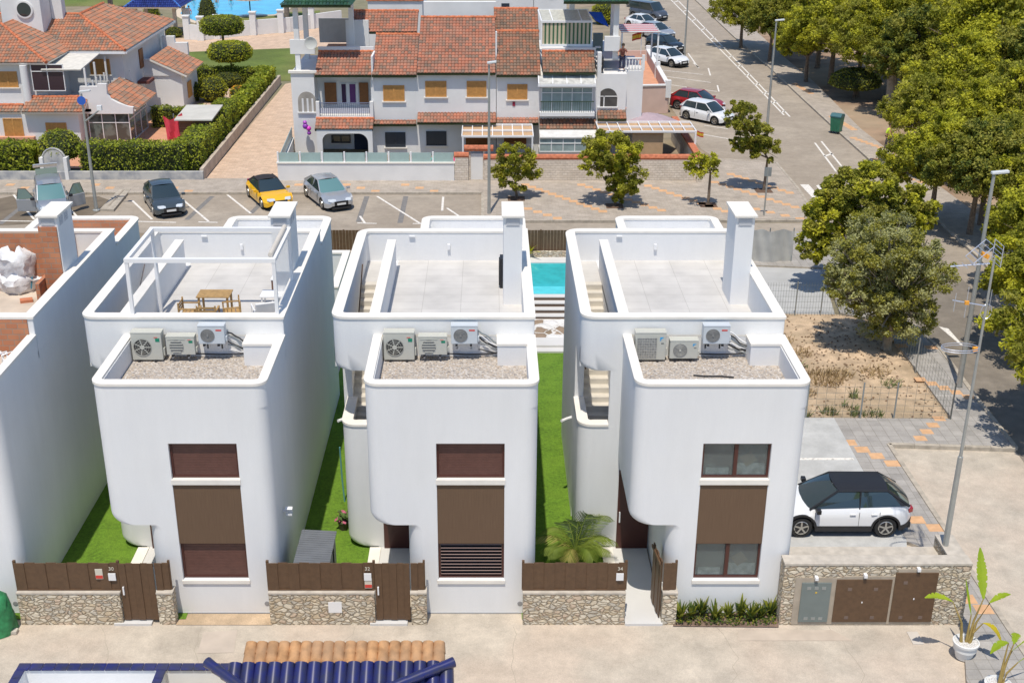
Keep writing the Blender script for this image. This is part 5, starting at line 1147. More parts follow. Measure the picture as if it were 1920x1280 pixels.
# tower: arch window, columns, green roof
xA0, zA0 = H_.xz(560, 210, YH-.01); xA1, zA1 = H_.xz(591, 172, YH-.01); rA = (xA1-xA0)/2
MB().prismy([(xA0, zA0)]+[(x, z) for x, z in arc(xA0+rA, zA1-rA, rA, 180, 0, 12)]+[(xA1, zA0)], -.03, .02).build('arched_window', M('arch_shade', (.36, .33, .29), var=.2, sc=1.5), T)
b = MB()
for k in range(3): b.box(xA0+.25+k*.32, xA0+.37+k*.32, -.05, -.03, zA0, zA1-.45)
b.box(xA0-.05, xA1+.05, -.12, .0, zA0-.08, zA0); b.build('arch_column', twhite, T)
zt = zy(9, YH+.8)
for px, yy in ((556, .7), (573, 5.0), (659, .7+3.6), (659, 7)): x = hx(px, YH+yy, 7.5)-o.x; MB().box(x-.16, x+.16, yy, yy+.3, 5.2, zt).build('tower_column', twhite, T)
b = MB(); xl, xr_ = hx(548, YH)-o.x, hx(664, YH+4)-o.x; b.box(xl, xl+1.6, .66, .93, zy(105, YH)-.0, zy(78, YH)); b.build('tower_parapet', twhite, T)
b = MB(); b.box(xl-.1, xl+1.75, -.1, .3, zy(137, YH)-.01, zy(133, YH)); b.build('tower_coping', stone, T)
z0 = zt; mx = (xl+xr_)/2; b = MB(); b.box(xl-.2, xr_+.3, .4, 7.4, z0-.12, z0); b.build('tower_eave', twhite, T)
gt = tile_mat('green_glazed_tiles', [(.02, .06, .03), (.04, .10, .05), (.03, .07, .05)], .3)
roof(T, [(xl-.35, .2, z0), (xr_+.45, .2, z0), (mx+.1, 3.9, z0+2.0), (mx-.1, 3.9, z0+2.0)], gt, 'tower_roof'); roof(T, [(xr_+.45, .2, z0), (xr_+.45, 7.6, z0), (mx+.1, 3.9, z0+2.0)], gt, 'tower_roof'); roof(T, [(xl-.35, 7.6, z0), (xl-.35, .2, z0), (mx-.1, 3.9, z0+2.0)], gt, 'tower_roof')
q = H_.xz(583, 81, YH-.3); MB().lathe([(.02, .02), (.25, -.02), (.42, -.1), (.40, -.12), (.24, -.05)], (q[0], -.3, q[1]), 20, axis='y').build('satellite_dish', M('dish_cream', (.6, .6, .56), var=0), T, smooth=True)
# ---- middle terraced house
T = thing('terraced_house', (hx(855, YH), YH, 0), 'middle terraced house with two pine-shuttered upper windows', 'house', 'terraced houses across the car park'); H_ = HB(T); o = H_.o
b = MB(); b.box(xd-o.x+.003, hx(930, YH)-o.x, 0, 10, 0, zy(141, YH)); b.build('wall', twhite, T)
e = troof(T, 782, 929, 138, 34, YH-.35, clayt)
H_.window(797, 837, 152, 182, YH); H_.window(875, 912, 152, 182, YH); H_.window(799, 837, 246, 273, YH, slate, slate, lou=False)
H_.window(873, 918, 256, 275, YH, brw, brw, sill=False); 
troof(T, 782, 930, 231, 205, YH-.9, clayt)
H_.box('chimney_wall', 794, 930, 4, 33, 88, .6, twhite)
H_.box('side_wall', 929, 932, 60, 138, YH+1.5, .3, twhite)
# awning of the middle house
def pergola(T, o, px0, px1, py_t, py_b, Ya, Yb, n_, canvas=True, z=None, posts=True):
    z = zy(py_b, Ya)-.0; zb = zy(py_t, Yb); x0, x1 = hx(px0, Ya, z)-o.x, hx(px1, Ya, z)-o.x
    for k, (yy, zz) in enumerate(((Ya, z), ((Ya+Yb)/2, (z+zb)/2), (Yb, zb))): MB().box(x0, x1, yy-o.y-.05, yy-o.y+.05, zz-.06, zz+.06).build('beam', wmetal, T)
    b = MB()
    for k in range(n_+1): q = x0+(x1-x0)*k/n_; b.obox((q, (Ya+Yb)/2-o.y, (z+zb)/2+.0), (.03, 0, 0), (0, (Yb-Ya)/2, (zb-z)/2), (0, 0, .035))
    b.build('rafters', wmetal, T)
    if canvas: b = MB(); b.obox(((x0+x1)/2, (Ya+Yb)/2-o.y, (z+zb)/2-.09), ((x1-x0)/2, 0, 0), (0, (Yb-Ya)/2, (zb-z)/2), (0, 0, .008)); b.build('canvas', beige, T)
    if posts:
        for q in (x0+.06, x1-.06): MB().box(q-.05, q+.05, Ya-o.y-.05, Ya-o.y+.05, 0-o.z, z-.06-o.z).build('post', wmetal, T)
T = thing('pergola', (hx(933, 77), 77, 0), 'white pergola with tan canvas in front of the middle terraced house', 'pergola', 'white pergolas of the terraced houses'); pergola(T, Vector(T.location), 866, 1000, 234, 256, 76.6, 79.4, 7)
# ---- right terraced house
T = thing('terraced_house', (hx(1050, YH), YH, 0), 'right terraced house with a glazed balcony and a striped glass room on the roof', 'house', 'terraced houses across the car park'); H_ = HB(T); o = H_.o
x0, x1, x2, x3 = hx(931, YH)-o.x, hx(1012, YH)-o.x, hx(1117, YH)-o.x, hx(1172, YH)-o.x
b = MB(); b.box(x0, x1, 0, 9, 0, zy(143, YH)); b.box(x1, x2, -.3, 9, 0, zy(146, YH)); b.box(x2, x3, -.2, 6, 0, zy(138, YH)); b.box(x2-.0, x2+.25, -.25, .2, 0, zy(98, YH)) 
b.build('wall', twhite, T)
e3 = troof(T, 931, 1014, 142, 60, YH-.35, claybrown); e4 = troof(T, 1018, 1117, 137, 98, YH-.7, claybrown); troof(T, 926, 1010, 59, 18, e3[0]+.2, claybrown)
troof(T, 931, 1010, 232, 221, YH-.5, clayt, ridge=False); troof(T, 1012, 1119, 243, 220, YH-1.2, claybrown); troof(T, 1121, 1175, 224, 205, YH-1.0, claybrown)
H_.window(951, 989, 158, 187, YH); H_.box('plaque', 961, 966, 191, 199, YH-.02, -.02, M('plaque_wine', (.28, .02, .05), var=0)); H_.window(945, 987, 256, 270, YH, brw, brw, sill=False)
H_.glazing(1016, 1111, 164, 208, YH-.5, 5, (.78,)); 
b = MB(); xq0, zq0 = H_.xz(1013, 211, YH-1.0); xq1, zq1 = H_.xz(1114, 191, YH-1.0)
n_ = 24
for k in range(n_): q = xq0+(xq1-xq0)*(k+.5)/n_; b.box(q-.012, q+.012, -1.0, -.98, zq0, zq1)
b.box(xq0, xq1, -1.01, -.97, zq1-.02, zq1+.03); b.build('balcony_railing', greent, T)
b = MB(); b.box(xq0-.05, xq1+.05, -1.05, -.3, zq0-.25, zq0); b.build('balcony_slab', twhite, T)
b = MB(); xq0, zq = H_.xz(1010, 158, YH-1.1); xq1, zq2 = H_.xz(1115, 143, YH-.4); b.obox(((xq0+xq1)/2, -.75, (zq+zq2)/2), ((xq1-xq0)/2, 0, 0), (0, .4, (zq2-zq)/2), (0, 0, .03)); b.build('glass_canopy', M('dirty_glass', (.55, .54, .5), rough=.4, var=.25, sc=3), T)
b = MB()
for k in range(5): q = xq0+(xq1-xq0)*k/4; b.obox((q, -.75, (zq+zq2)/2+.035), (.03, 0, 0), (0, .4, (zq2-zq)/2), (0, 0, .02))
b.box(xq0-.05, xq1+.05, -1.22, -1.13, zq-.15, zq+.0); b.build('canopy_frame', wmetal, T)
H_.glazing(1012, 1100, 259, 284, YH-2.0, 4, (.62,)); 
b = MB(); xq0, zq = H_.xz(1012, 258, YH-2.1); xq1, zq2 = H_.xz(1118, 245, YH-1.3); b.obox(((xq0+xq1)/2, -1.7, (zq+zq2)/2), ((xq1-xq0)/2, 0, 0), (0, .45, (zq2-zq)/2), (0, 0, .04)); b.build('rolled_canopy', M('canopy_white', (.66, .65, .62), var=.1, sc=3), T)
b = MB(); b.box(xq0, xq1, -2.0, -.3, 0, zy(284, YH-2.0)); b.build('bay_base', twhite, T)
xA0, zA0 = H_.xz(1121, 200, YH-.22); xA1, zA1 = H_.xz(1158, 166, YH-.22); rA = (xA1-xA0)/2
MB().prismy([(xA0, zA0)]+[(x, z) for x, z in arc(xA0+rA, zA1-rA, rA, 180, 0, 12)]+[(xA1, zA0)], -.23, -.19).build('arched_window', M('arch_dark', (.07, .065, .06), var=.3, sc=2), T)
b = MB(); b.box(xA0+.35, xA0+.42, -.26, -.23, zA0, zA0+.7); b.box(xA0, xA1, -.26, -.23, zA0+.65, zA0+.7); b.box(xA0-.05, xA1+.05, -.32, -.2, zA0-.08, zA0); b.build('arch_frame', twhite, T)
# glass room on the roof terrace
zf_ = e4[1]-.45; b = MB(); b.box(x1+.15, x2, e4[0]-o.y-.03, e4[0]-o.y+.15, e4[1]-.3, e4[1]+.28); b.box(x1+.15, x2+1.6, e4[0]-o.y, 9, zf_-.1, zf_); b.build('parapet', twhite, T)
yg = e4[0]+.35; xg0, zg1 = H_.xz(1017, 43, yg); xg1, zg0 = H_.xz(1108, 83, yg); xg1 = H_.xz(1108, 43, yg)[0]
b = MB(); n_ = 12
for k in range(n_):
    q0 = xg0+(xg1-xg0)*k/n_; w = (xg1-xg0)/n_; b.box(q0, q0+w*.55, yg-o.y, yg-o.y+.03, zg0, zg1, 0); b.box(q0+w*.55, q0+w, yg-o.y, yg-o.y+.03, zg0, zg1, 1)
b.build('striped_blind', [M('blind_cream', (.56, .48, .34), var=0), M('blind_green', (.06, .14, .07), var=0)], T)
b = MB(); w = .1
for q in (xg0-w, xg1): b.box(q, q+w, yg-o.y-.06, yg-o.y+.06, zg0-.1, zg1+.1)
b.box(xg0-w, xg1+w, yg-o.y-.065, yg-o.y+.065, zg1, zg1+.14); b.box(xg0-w, xg1+w, yg-o.y-.065, yg-o.y+.065, zg0-.14, zg0)
yb_ = yg+2.3; zbk = zy(19, yb_)
for q in (xg0-w, xg0+(xg1-xg0)*.2, xg0+(xg1-xg0)*.8, xg1): b.tube([(q+.05, yg-o.y, zg1+.1), (q-.1, yb_-o.y, zbk)], .05, 6)
b.box(xg0-w-.1, xg1+w-.1, yb_-o.y-.05, yb_-o.y+.05, zbk-.05, zbk+.05); b.build('room_frame', wmetal, T)
b = MB(); b.obox(((xg0+xg1)/2-.05, (yg+yb_)/2-o.y, (zg1+zbk)/2+.06), ((xg1-xg0)/2, 0, 0), (-.07, (yb_-yg)/2, (zbk-zg1-.1)/2), (0, 0, .01)); b.build('glass_roof', M('ribbed_roof', (.50, .49, .42), rough=.4, var=.15, sc=6), T)
# right tower with columns and balcony box
zt = zy(2, YH+.8)
for px, yy in ((1155, .6), (1150, 4.2), (1072, 4.2)): x = hx(px, YH+yy, 8)-o.x; MB().box(x-.17, x+.17, yy, yy+.34, zy(105, YH)-.3 if yy < 1 else 6, zt).build('tower_column', twhite, T)
xt0, xt1 = hx(1130, YH)-o.x, hx(1172, YH)-o.x
b = MB(); b.box(xt0, hx(1158, YH)-o.x, .4, .7, zy(98, YH), zy(71, YH)); b.build('tower_parapet', twhite, T)
b = MB()
for k in range(6): b.box(x2+.0, xt0-.1, .1+k*.35, .5+k*.35, zy(136, YH)+k*.25, zy(136, YH)+k*.25+.07)
b.build('outside_stair', twhite, T); b = MB(); b.box(xt0-.12, xt0-.06, -.1, 3, zy(136, YH), zy(136, YH)+.95); b.build('stair_railing', black, T)
xl, xr_ = hx(1052, YH+3)-o.x, hx(1166, YH)-o.x; mx = (xl+xr_)/2; b = MB(); b.box(xl, xr_, .3, 7.2, zt-.12, zt); b.build('tower_eave', twhite, T)
roof(T, [(xl-.15, .1, zt), (xr_+.15, .1, zt), (mx+.1, 3.7, zt+2.0), (mx-.1, 3.7, zt+2.0)], gt, 'tower_roof'); roof(T, [(xr_+.15, .1, zt), (xr_+.15, 7.4, zt), (mx+.1, 3.7, zt+2.0)], gt, 'tower_roof')
b = MB(); x_, z_ = H_.xz(1113, 64, 84); b.box(x_, x_+.65, 4, 4.5, z_-1.6, z_+.0); b.build('terrace_cabinet', M('cabinet_grey', (.20, .25, .24), var=.05), T)
q0 = AY(1103, 22, 85)-o; q1 = AY(1128, 45, 84)-o; b = MB(); b.poly([q0, q0+Vector((.9, 0, -.05)), q1+Vector((.5, 0, -.2)), q1+Vector((-.4, 0, .2))]); b.v += [tuple(Vector(v)+Vector((0, .04, -.03))) for v in b.v]; b.f += [(7, 6, 5, 4), (0, 1, 5, 4), (1, 2, 6, 5), (2, 3, 7, 6), (3, 0, 4, 7)]; b.m += [0]*5; b.build('blue_tarpaulin', M('tarp_blue', (.01, .10, .55), var=.1), T)
# terrace with balusters, terracotta patio
zt_ = zy(134, YH)
b = MB(); xb0, xb1 = hx(1172, YH+.5, 5)-o.x, hx(1206, YH+.5, 5)-o.x; b.box(xb0, xb1, .5, 6, zt_-5.2, zt_-.05); b.build('side_wing', twhite, T)
b = MB(); xq = xb0
while xq < xb1: b.lathe([(.045, 0), (.07, .15), (.04, .35), (.06, .6), (.045, .75)], (xq+.05, .6, zt_-.05), 8); xq += .2
b.box(xb0, xb1, .52, .68, zt_+.7, zt_+.78); b.box(xb1-.12, xb1+.06, .5, .7, zt_-.05, zt_+.95); b.build('balustrade', twhite, T)
pergT = thing('pergola', (hx(1185, YH+4), YH+4, zt_), 'small pergola with red striped canvas on the right terraced house', 'pergola'); po = Vector(pergT.location)
for q in (-1.1, 1.3): 
    for yy in (-2.2, 1): MB().box(q-.05, q+.05, yy-.05, yy+.05, 0, 2.2).build('post', wmetal, pergT)
b = MB()
b.box(-1.15, 1.35, -2.25, 1.3, 2.2, 2.23)
b.build('red_canvas', M('canvas_red', (.42, .04, .06), var=0), pergT); b = MB()
for k in range(4): b.box(-1.2, 1.4, -2.35+k*.9, -2.35+k*.9+.18, 2.24, 2.3)
b.build('white_slats', wmetal, pergT)
T = thing('patio', (hx(1210, 86), 86, 0), 'walled terracotta patio beside the right terraced house and the parked cars', 'patio'); o = Vector(T.location)
pA, pB, pC, pD = G(1170, 214), G(1250, 212), G(1213, 140), G(1170, 140)
b = MB(); b.poly([(q.x-o.x, q.y-o.y, 1.2) for q in (pA, pB, pC, pD)]); b.build('floor', terrat, T)
def wallseg(b, a, c, h, w=.2, z0=0, m=0): a, c = Vector(a), Vector(c); d = (c-a)/2; s = Vector((-d.y, d.x, 0)).normalized()*w/2; b.obox((a+c)/2+Vector((0, 0, z0+h/2)), d, s, (0, 0, h/2), m)
pinkw = M('salmon_render', (.62, .45, .38), rough=.9, var=.06, sc=1.2); b = MB(); L_ = [pA, pB, pC, pD]
for a, c in zip(L_, L_[1:]): wallseg(b, a-o, c-o, 2.1)
b.build('patio_wall', pinkw, T); b = MB()
for a, c in zip(L_[:3], L_[1:3]): wallseg(b, a-o, c-o, .1, .34, 2.1)
for q in (pB, pC, pB.lerp(pC, .5)): b.box(q.x-o.x-.2, q.x-o.x+.2, q.y-o.y-.2, q.y-o.y+.2, 1.2, 2.5)
b.build('coping', twhite, T)
T = thing('rear_building', (hx(880, 97), 97, 0), 'white flat-roofed buildings rising behind the clay roofs of the terrace', 'building'); o = Vector(T.location)
for a_, c_, yt in ((690, 792, 2), (930, 1000, -8), (1001, 1062, -30)):
    x0_, x1_ = hx(a_, 97, 7)-o.x, hx(c_, 97, 7)-o.x; z_ = zy(yt, 97); MB().box(x0_, x1_, 0, 7, 0, z_).build('wall', twhite, T); MB().box(x0_-.1, x1_+.1, -.1, 7.1, z_, z_+.12).build('clay_coping', clayc, T)
MB().box(hx(940, 97, 7)-o.x, hx(955, 97, 7)-o.x, -.06, 0, 6.3, 7.6).build('window', slate, T); MB().box(hx(1030, 97, 8)-o.x, hx(1044, 97, 8)-o.x, -.06, 0, 8.0, 9.2).build('window', slate, T)
# ---- front garden walls of the terrace
YW = 73.2; x0, x1 = hx(521, YW, .6), hx(852, YW, .6); T = thing('garden_wall', ((x0+x1)/2, YW, 0), 'white garden wall with frosted glass panels before the left terraced house', 'wall'); o = Vector(T.location)
b = MB(); b.box(x0-o.x, x1-o.x, 0, .3, 0, 1.2); e0 = G(558, 285); 
wallseg(b, Vector((x0+.15, YW+.3, 0))-o, Vector((e0.x-.3, e0.y, 0))-o, 1.0, .25); b.build('wall', twhite, T)
b = MB(); b.box(x0-.05-o.x, x1+.05-o.x, -.05, .35, 1.2, 1.27); b.build('coping', stone, T)
fg = M('frosted_glass', (.35, .47, .45), rough=.25, var=.05)
n_ = 8
for k in range(n_):
    q0 = x0-o.x+(x1-x0)*k/n_; w = (x1-x0)/n_; MB().box(q0+.12, q0+w-.05, .1, .13, 1.27, 1.85).build('glass_panel', fg, T); MB().box(q0, q0+.1, .06, .18, 1.27, 1.9).build('post', wmetal, T)
b = MB(); a, c = Vector((x0+.15, YW+.3, 0))-o, Vector((e0.x-.3, e0.y, 0))-o; wallseg(b, a, c, .7, .03, 1.0); b.build('glass_panel', fg, T)
bw = brick_like('split_block', ((.64, .56, .47), (.74, .66, .57)), (.60, .52, .43), .3, .15, .012, axis='XZ', bump=1.0); grain(bw, 9, .85, 1.12)
claycap = M('clay_coping', (.52, .17, .085), rough=.8, var=.25, sc=6)
def block_wall(px0, px1, ph, lab, Y=YW, grp='textured block walls of the terraced houses'):
    x0, x1 = hx(px0, Y, 1), hx(px1, Y, 1); T = thing('garden_wall', ((x0+x1)/2, Y, 0), lab, 'wall', grp); h = zy(ph, Y); w = (x1-x0)/2
    MB().box(-w, w, 0, .3, 0, h).build('wall', bw, T); b = MB(); q = -w-.05
    while q < w: b.tube([(q, .15, h+.03), (q+.3, .15, h+.03)], .2, 8); q += .3
    b.build('clay_coping', claycap, T); return T
block_wall(853, 878, 293, 'short block wall piece left of the white gateway'); block_wall(908, 1312, 297, 'long textured block wall with terracotta coping behind the street trees'); 
T = thing('gateway', (hx(893, YW+.2), YW+.25, 0), 'white gate with a small tiled canopy in the textured block wall', 'gate')
MB().box(-.35, .4, 0, .1, 0, 1.75).build('gate_leaf', twhite, T); b = MB(); q = -.75
while q < .8: b.tube([(q, 0, 2.1), (q+.29, 0, 2.1)], .2, 8); q += .3
b.build('canopy', claycap, T); MB().box(-.5, -.36, -.05, .15, 0, 2.0).build('pillar', bw, T); MB().box(.41, .55, -.05, .15, 0, 2.0).build('pillar', bw, T)
a, c = G(1310, 345), G(1262, 262); T = thing('garden_wall', a, 'textured side wall with terracotta coping along the parking bays', 'wall', 'textured block walls of the terraced houses')
b = MB(); wallseg(b, (0, 0, 0), c-a, 1.5, .3); b.build('wall', bw, T); b = MB(); wallseg(b, (0, 0, 0), c-a, .15, .42, 1.5); b.build('clay_coping', claycap, T)
T = thing('pergola', (hx(1215, 77), 77, 0), 'long white pergola with tan canvas beside the right terraced house', 'pergola', 'white pergolas of the terraced houses'); o = Vector(T.location); pergola(T, o, 1124, 1306, 229, 247, 76.4, 79.2, 9)
b = MB(); b.box(hx(1185, 76.6, 1.5)-o.x, hx(1243, 76.6, 1.5)-o.x, -.4, -.37, .2, 2.4); b.build('canvas_screen', beige, T)
T = thing('parasol', AY(1215, 228, 81).xy.to_3d(), 'faded mauve parasol behind the long white pergola', 'parasol'); z = zy(211, 81)
b = MB(); b.lathe([(2.0, -.55), (1.0, -.22), (.05, 0)], (0, 0, z), 8); b.build('canopy', M('mauve_cloth', (.40, .31, .34), var=.08), T); MB().tube([(0, 0, 0), (0, 0, z)], .03, 6).build('pole', metal, T)
def flag(loc, rz, lab, s=1.0):
    s *= .62
    T = thing('flag', loc, lab, 'flag', 'red and yellow flags', rz); MB().tube([(0, 0, 0), (0, 0, 2.2*s)], .02, 6).build('pole', wmetal, T)
    b = MB(); N = 8
    for j, (z0, z1, m_) in enumerate(((0, .25, 0), (.25, .75, 1), (.75, 1, 0))):
        V = [(s*.9*i/N, .06*math.sin(i*1.1), s*(2.15-.65*z)-.25*s*(i/N)) for z in (z0, z1) for i in range(N+1)]
        b.add(V, [(i, i+1, N+2+i, N+1+i) for i in range(N)], m_)
    b.build('cloth', [M('flag_red', (.5, .05, .03), var=0), M('flag_yellow', (.65, .42, .04), var=0)], T)
q = AY(1306, 250, 76.4); flag((q.x, q.y, q.z-.9), R(-10), 'red and yellow flag at the right end of the long white pergola', .8); q = AY(1202, 88, 82); flag((q.x, q.y, q.z-.5), R(170), 'red and yellow flag beside the red striped pergola', 1.1)
# small things in the gardens
rnd = random.Random(3)
def bushy(name, loc, r, h, n_, mats, lab, cat='plant', group=None, ls=.12, flat=0):
    T = thing(name, loc, lab, cat, group); b = MB()
    for k in range(n_):
        a = rnd.uniform(0, 2*PI); q = r*math.sqrt(rnd.random()); z = h*(.25+.75*rnd.random()) if not flat else h*rnd.uniform(.3, 1)*(1-(q/r)**2*.5)
        s = ls*rnd.uniform(.6, 1.3); d = Vector((rnd.gauss(0, 1), rnd.gauss(0, 1), rnd.gauss(0, .7))).normalized(); e = d.orthogonal().normalized(); p = Vector((q*math.cos(a), q*math.sin(a), z))
        b.quad(p-d*s-e*s*.6, p+d*s-e*s*.6, p+d*s+e*s*.6, p-d*s+e*s*.6, rnd.randrange(len(mats)))
    b.build('foliage', mats, T, fix=False); MB().tube([(0, 0, 0), (0, 0, h*.5)], .04, 6).build('stem', M('bark_small', (.16, .11, .07), var=.1), T); return T
person((hx(1167, YH+.4, 6), YH+.6, zt_), R(0), 'person in a dark brown top leaning on the terrace beside the white balustrade', 'lean', ctop, jeans)
o_ = AY(583, 285, 80.6); T = thing('person', (0, 0, 0)); bpy.data.objects.remove(T)
b = MB(); b.tube([(0, 0, 1.1), (0, 0, 1.0)], .2, 8); 
for k, (dx, dz, r, m_) in enumerate(((0, 2.0, .17, 0), (.12, 1.85, .14, 1), (.1, 1.65, .12, 2))): pass
T = thing('balloons', (o_.x, YH-.5, 0), 'purple and pink balloons tied to the porch pillar of the left terraced house', 'balloons')
for k, (dx, z, r, m_) in enumerate(((-.1, 2.05, .19, (.28, .05, .4)), (.1, 1.9, .17, (.7, .05, .5)), (.12, 1.6, .14, (.3, .06, .38)), (-.12, 2.3, .14, (.45, .1, .5)))):
    b = MB(); b.lathe([(r*math.sin(PI*j/8)+.001, -r*math.cos(PI*j/8)) for j in range(9)], (dx, 0, z), 12); b.build('balloon', M(f'balloon_{k}', m_, rough=.3, var=0), T, smooth=True)
T = thing('patio_table', (hx(640, 76.5), 76.5, 0), 'low dark table in front of the porch of the left terraced house', 'table'); MB().box(-1.3, 1.3, -.4, .4, .68, .74).build('tabletop', slate, T)
for sx in (-1.2, 1.2): MB().box(sx-.04, sx+.04, -.3, .3, 0, .68).build('leg', slate, T)
q = hx(743, 76); T = thing('patio_bench', (q, 76.5, 0), 'small dark bench below the left dark ground-floor window', 'bench'); MB().box(-.5, .5, -.25, .25, .4, .46).build('seat', slate, T); MB().box(-.5, .5, .22, .27, .46, .85).build('backrest', slate, T)
for sx in (-.45, .45): MB().box(sx-.04, sx+.04, -.2, .2, 0, .4).build('leg', slate, T)
def pool_toy(px, Y, c, lab, z=1.0):
    b = MB(); b.lathe([(.05, 0), (.35, .05), (.42, .2), (.3, .35), (.1, .4)], (hx(px, Y), Y, .7), 12); tag(b.build('inflatable_toy', M('toy_%d' % px, c, rough=.3, var=0), smooth=True), lab, 'pool toy', 'inflatable pool toys')
pool_toy(846, 75.2, (.75, .05, .2), 'bright pink inflatable toy behind the frosted glass panels'); pool_toy(819, 75.5, (.1, .55, .45), 'turquoise inflatable toy behind the frosted glass panels'); pool_toy(834, 75, (.6, .75, .7), 'pale inflatable ring between the pink and turquoise toys')
# ================= plants: foliage helpers =================
def leaf_mat(name, c1, c2, tr=.38):
    if name in _M: return _M[name]
    m = M(name, c1, rough=.6, var=0, col2=c2, sc=.9, lo=.35, hi=.65, det=5, spec=.25); n, l, p = nodes(m)
    t = n.new('ShaderNodeBsdfTranslucent'); mx = n.new('ShaderNodeMixShader'); mx.inputs[0].default_value = tr
    src = p.inputs['Base Color'].links[0].from_socket; l.new(src, t.inputs[0]); out = n['Material Output']
    l.new(p.outputs[0], mx.inputs[1]); l.new(t.outputs[0], mx.inputs[2]); l.new(mx.outputs[0], out.inputs[0]); return m
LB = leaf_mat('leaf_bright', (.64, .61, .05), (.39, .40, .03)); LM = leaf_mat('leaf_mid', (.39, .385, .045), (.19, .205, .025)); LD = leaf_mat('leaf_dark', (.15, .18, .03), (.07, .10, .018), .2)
LO = leaf_mat('leaf_olive', (.44, .41, .075), (.26, .26, .045)); LG = leaf_mat('leaf_grey', (.50, .50, .22), (.34, .34, .15)); LH = leaf_mat('hedge_leaf', (.50, .54, .055), (.24, .31, .03)); LY = leaf_mat('leaf_yellow', (.45, .44, .02), (.22, .28, .02))
bark = M('bark', (.20, .15, .11), rough=.95, var=.3, sc=5, bump=.5); bark2 = M('pale_bark', (.34, .29, .22), rough=.95, var=.25, sc=5, bump=.5)
def leaf(b, p, s, rnd, m, up=.95):
    d = Vector((rnd.gauss(0, 1), rnd.gauss(0, 1), rnd.gauss(0, 1)+up)).normalized(); e = d.orthogonal().normalized(); e.rotate(Matrix.Rotation(rnd.uniform(0, PI), 3, d)); f = d.cross(e)
    i = len(b.v); w = s*.55
    b.v += [tuple(p-e*s), tuple(p-f*w+d*s*.15), tuple(p+e*s), tuple(p+f*w+d*s*.15)]; b.f.append((i, i+1, i+2, i+3)); b.m.append(m)
def crown(blobs, n, ls, seed, nm=3, fill=.35, clump=.24, nclump=None):
    rnd = random.Random(seed); b = MB(); tot = sum(q[3]*q[4] for q in blobs)
    for (cx, cy, cz, rx, ry, rz) in blobs:
        k = int(n*rx*ry/tot); nc = nclump or max(14, k//60)
        cl = []
        for _ in range(nc):
            v = Vector((rnd.gauss(0, 1), rnd.gauss(0, 1), rnd.gauss(0, .9)+.15)).normalized(); r = rnd.uniform(.62, 1.02) if rnd.random() > fill else rnd.uniform(.25, .7)
            cl.append((Vector((cx+v.x*rx*r, cy+v.y*ry*r, cz+v.z*rz*r)), rnd.uniform(.6, 1.35)*clump*(rx+ry+rz)/3, rnd.choice(range(nm))))
        for j in range(k):
            c, rr_, m_ = cl[rnd.randrange(nc)]
            v = Vector((rnd.gauss(0, 1), rnd.gauss(0, 1), rnd.gauss(0, .65))); v = v.normalized()*(rnd.random()**.5)*rr_
            leaf(b, c+v, ls*rnd.uniform(.6, 1.3), rnd, m_ if rnd.random() < .75 else rnd.randrange(nm))
    return b
def branches(blobs, th, r, seed, twigs=3, base=(0, 0, 0)):
    rnd = random.Random(seed+50); b = MB(); bx, by, bz = base; fork = Vector((bx+rnd.uniform(-.1, .1), by, th)); b.tube([(bx, by, bz-.1), (bx+.02, by, bz+.15), (fork.x*.6+bx*.4, by, th*.55), fork], [r*1.35, r, r*.85, r*.7], 8)
    for (cx, cy, cz, rx, ry, rz) in blobs:
        c = Vector((cx, cy, cz)); mid = fork.lerp(c, .5)+Vector((rnd.uniform(-.2, .2), rnd.uniform(-.2, .2), 0)); b.tube([fork, mid, c], [r*.6, r*.42, r*.2], 6)
        for _ in range(twigs):
            v = Vector((rnd.gauss(0, 1), rnd.gauss(0, 1), rnd.gauss(.3, .7))).normalized(); e = c+Vector((v.x*rx, v.y*ry, v.z*rz))*.85; b.tube([mid.lerp(c, rnd.uniform(.2, 1)), (mid+e)/2+Vector((0, 0, .1)), e], [r*.3, r*.18, r*.06], 5)
    return b
def tree(loc, blobs, th, n, ls, mats, label, seed, r=.1, group=None, bk=None, name='tree', twigs=3, **k):
    T = thing(name, loc, label, 'tree', group); branches(blobs, th, r, seed, twigs).build('trunk', bk or bark, T, smooth=True); crown(blobs, n, ls, seed, len(mats), **k).build('crown', mats, T, fix=False); return T
def pxr(py_, Y, px): return px*(Y*CP+(CH-3)*SP)/FL      # width in metres of px pixels at distance Y
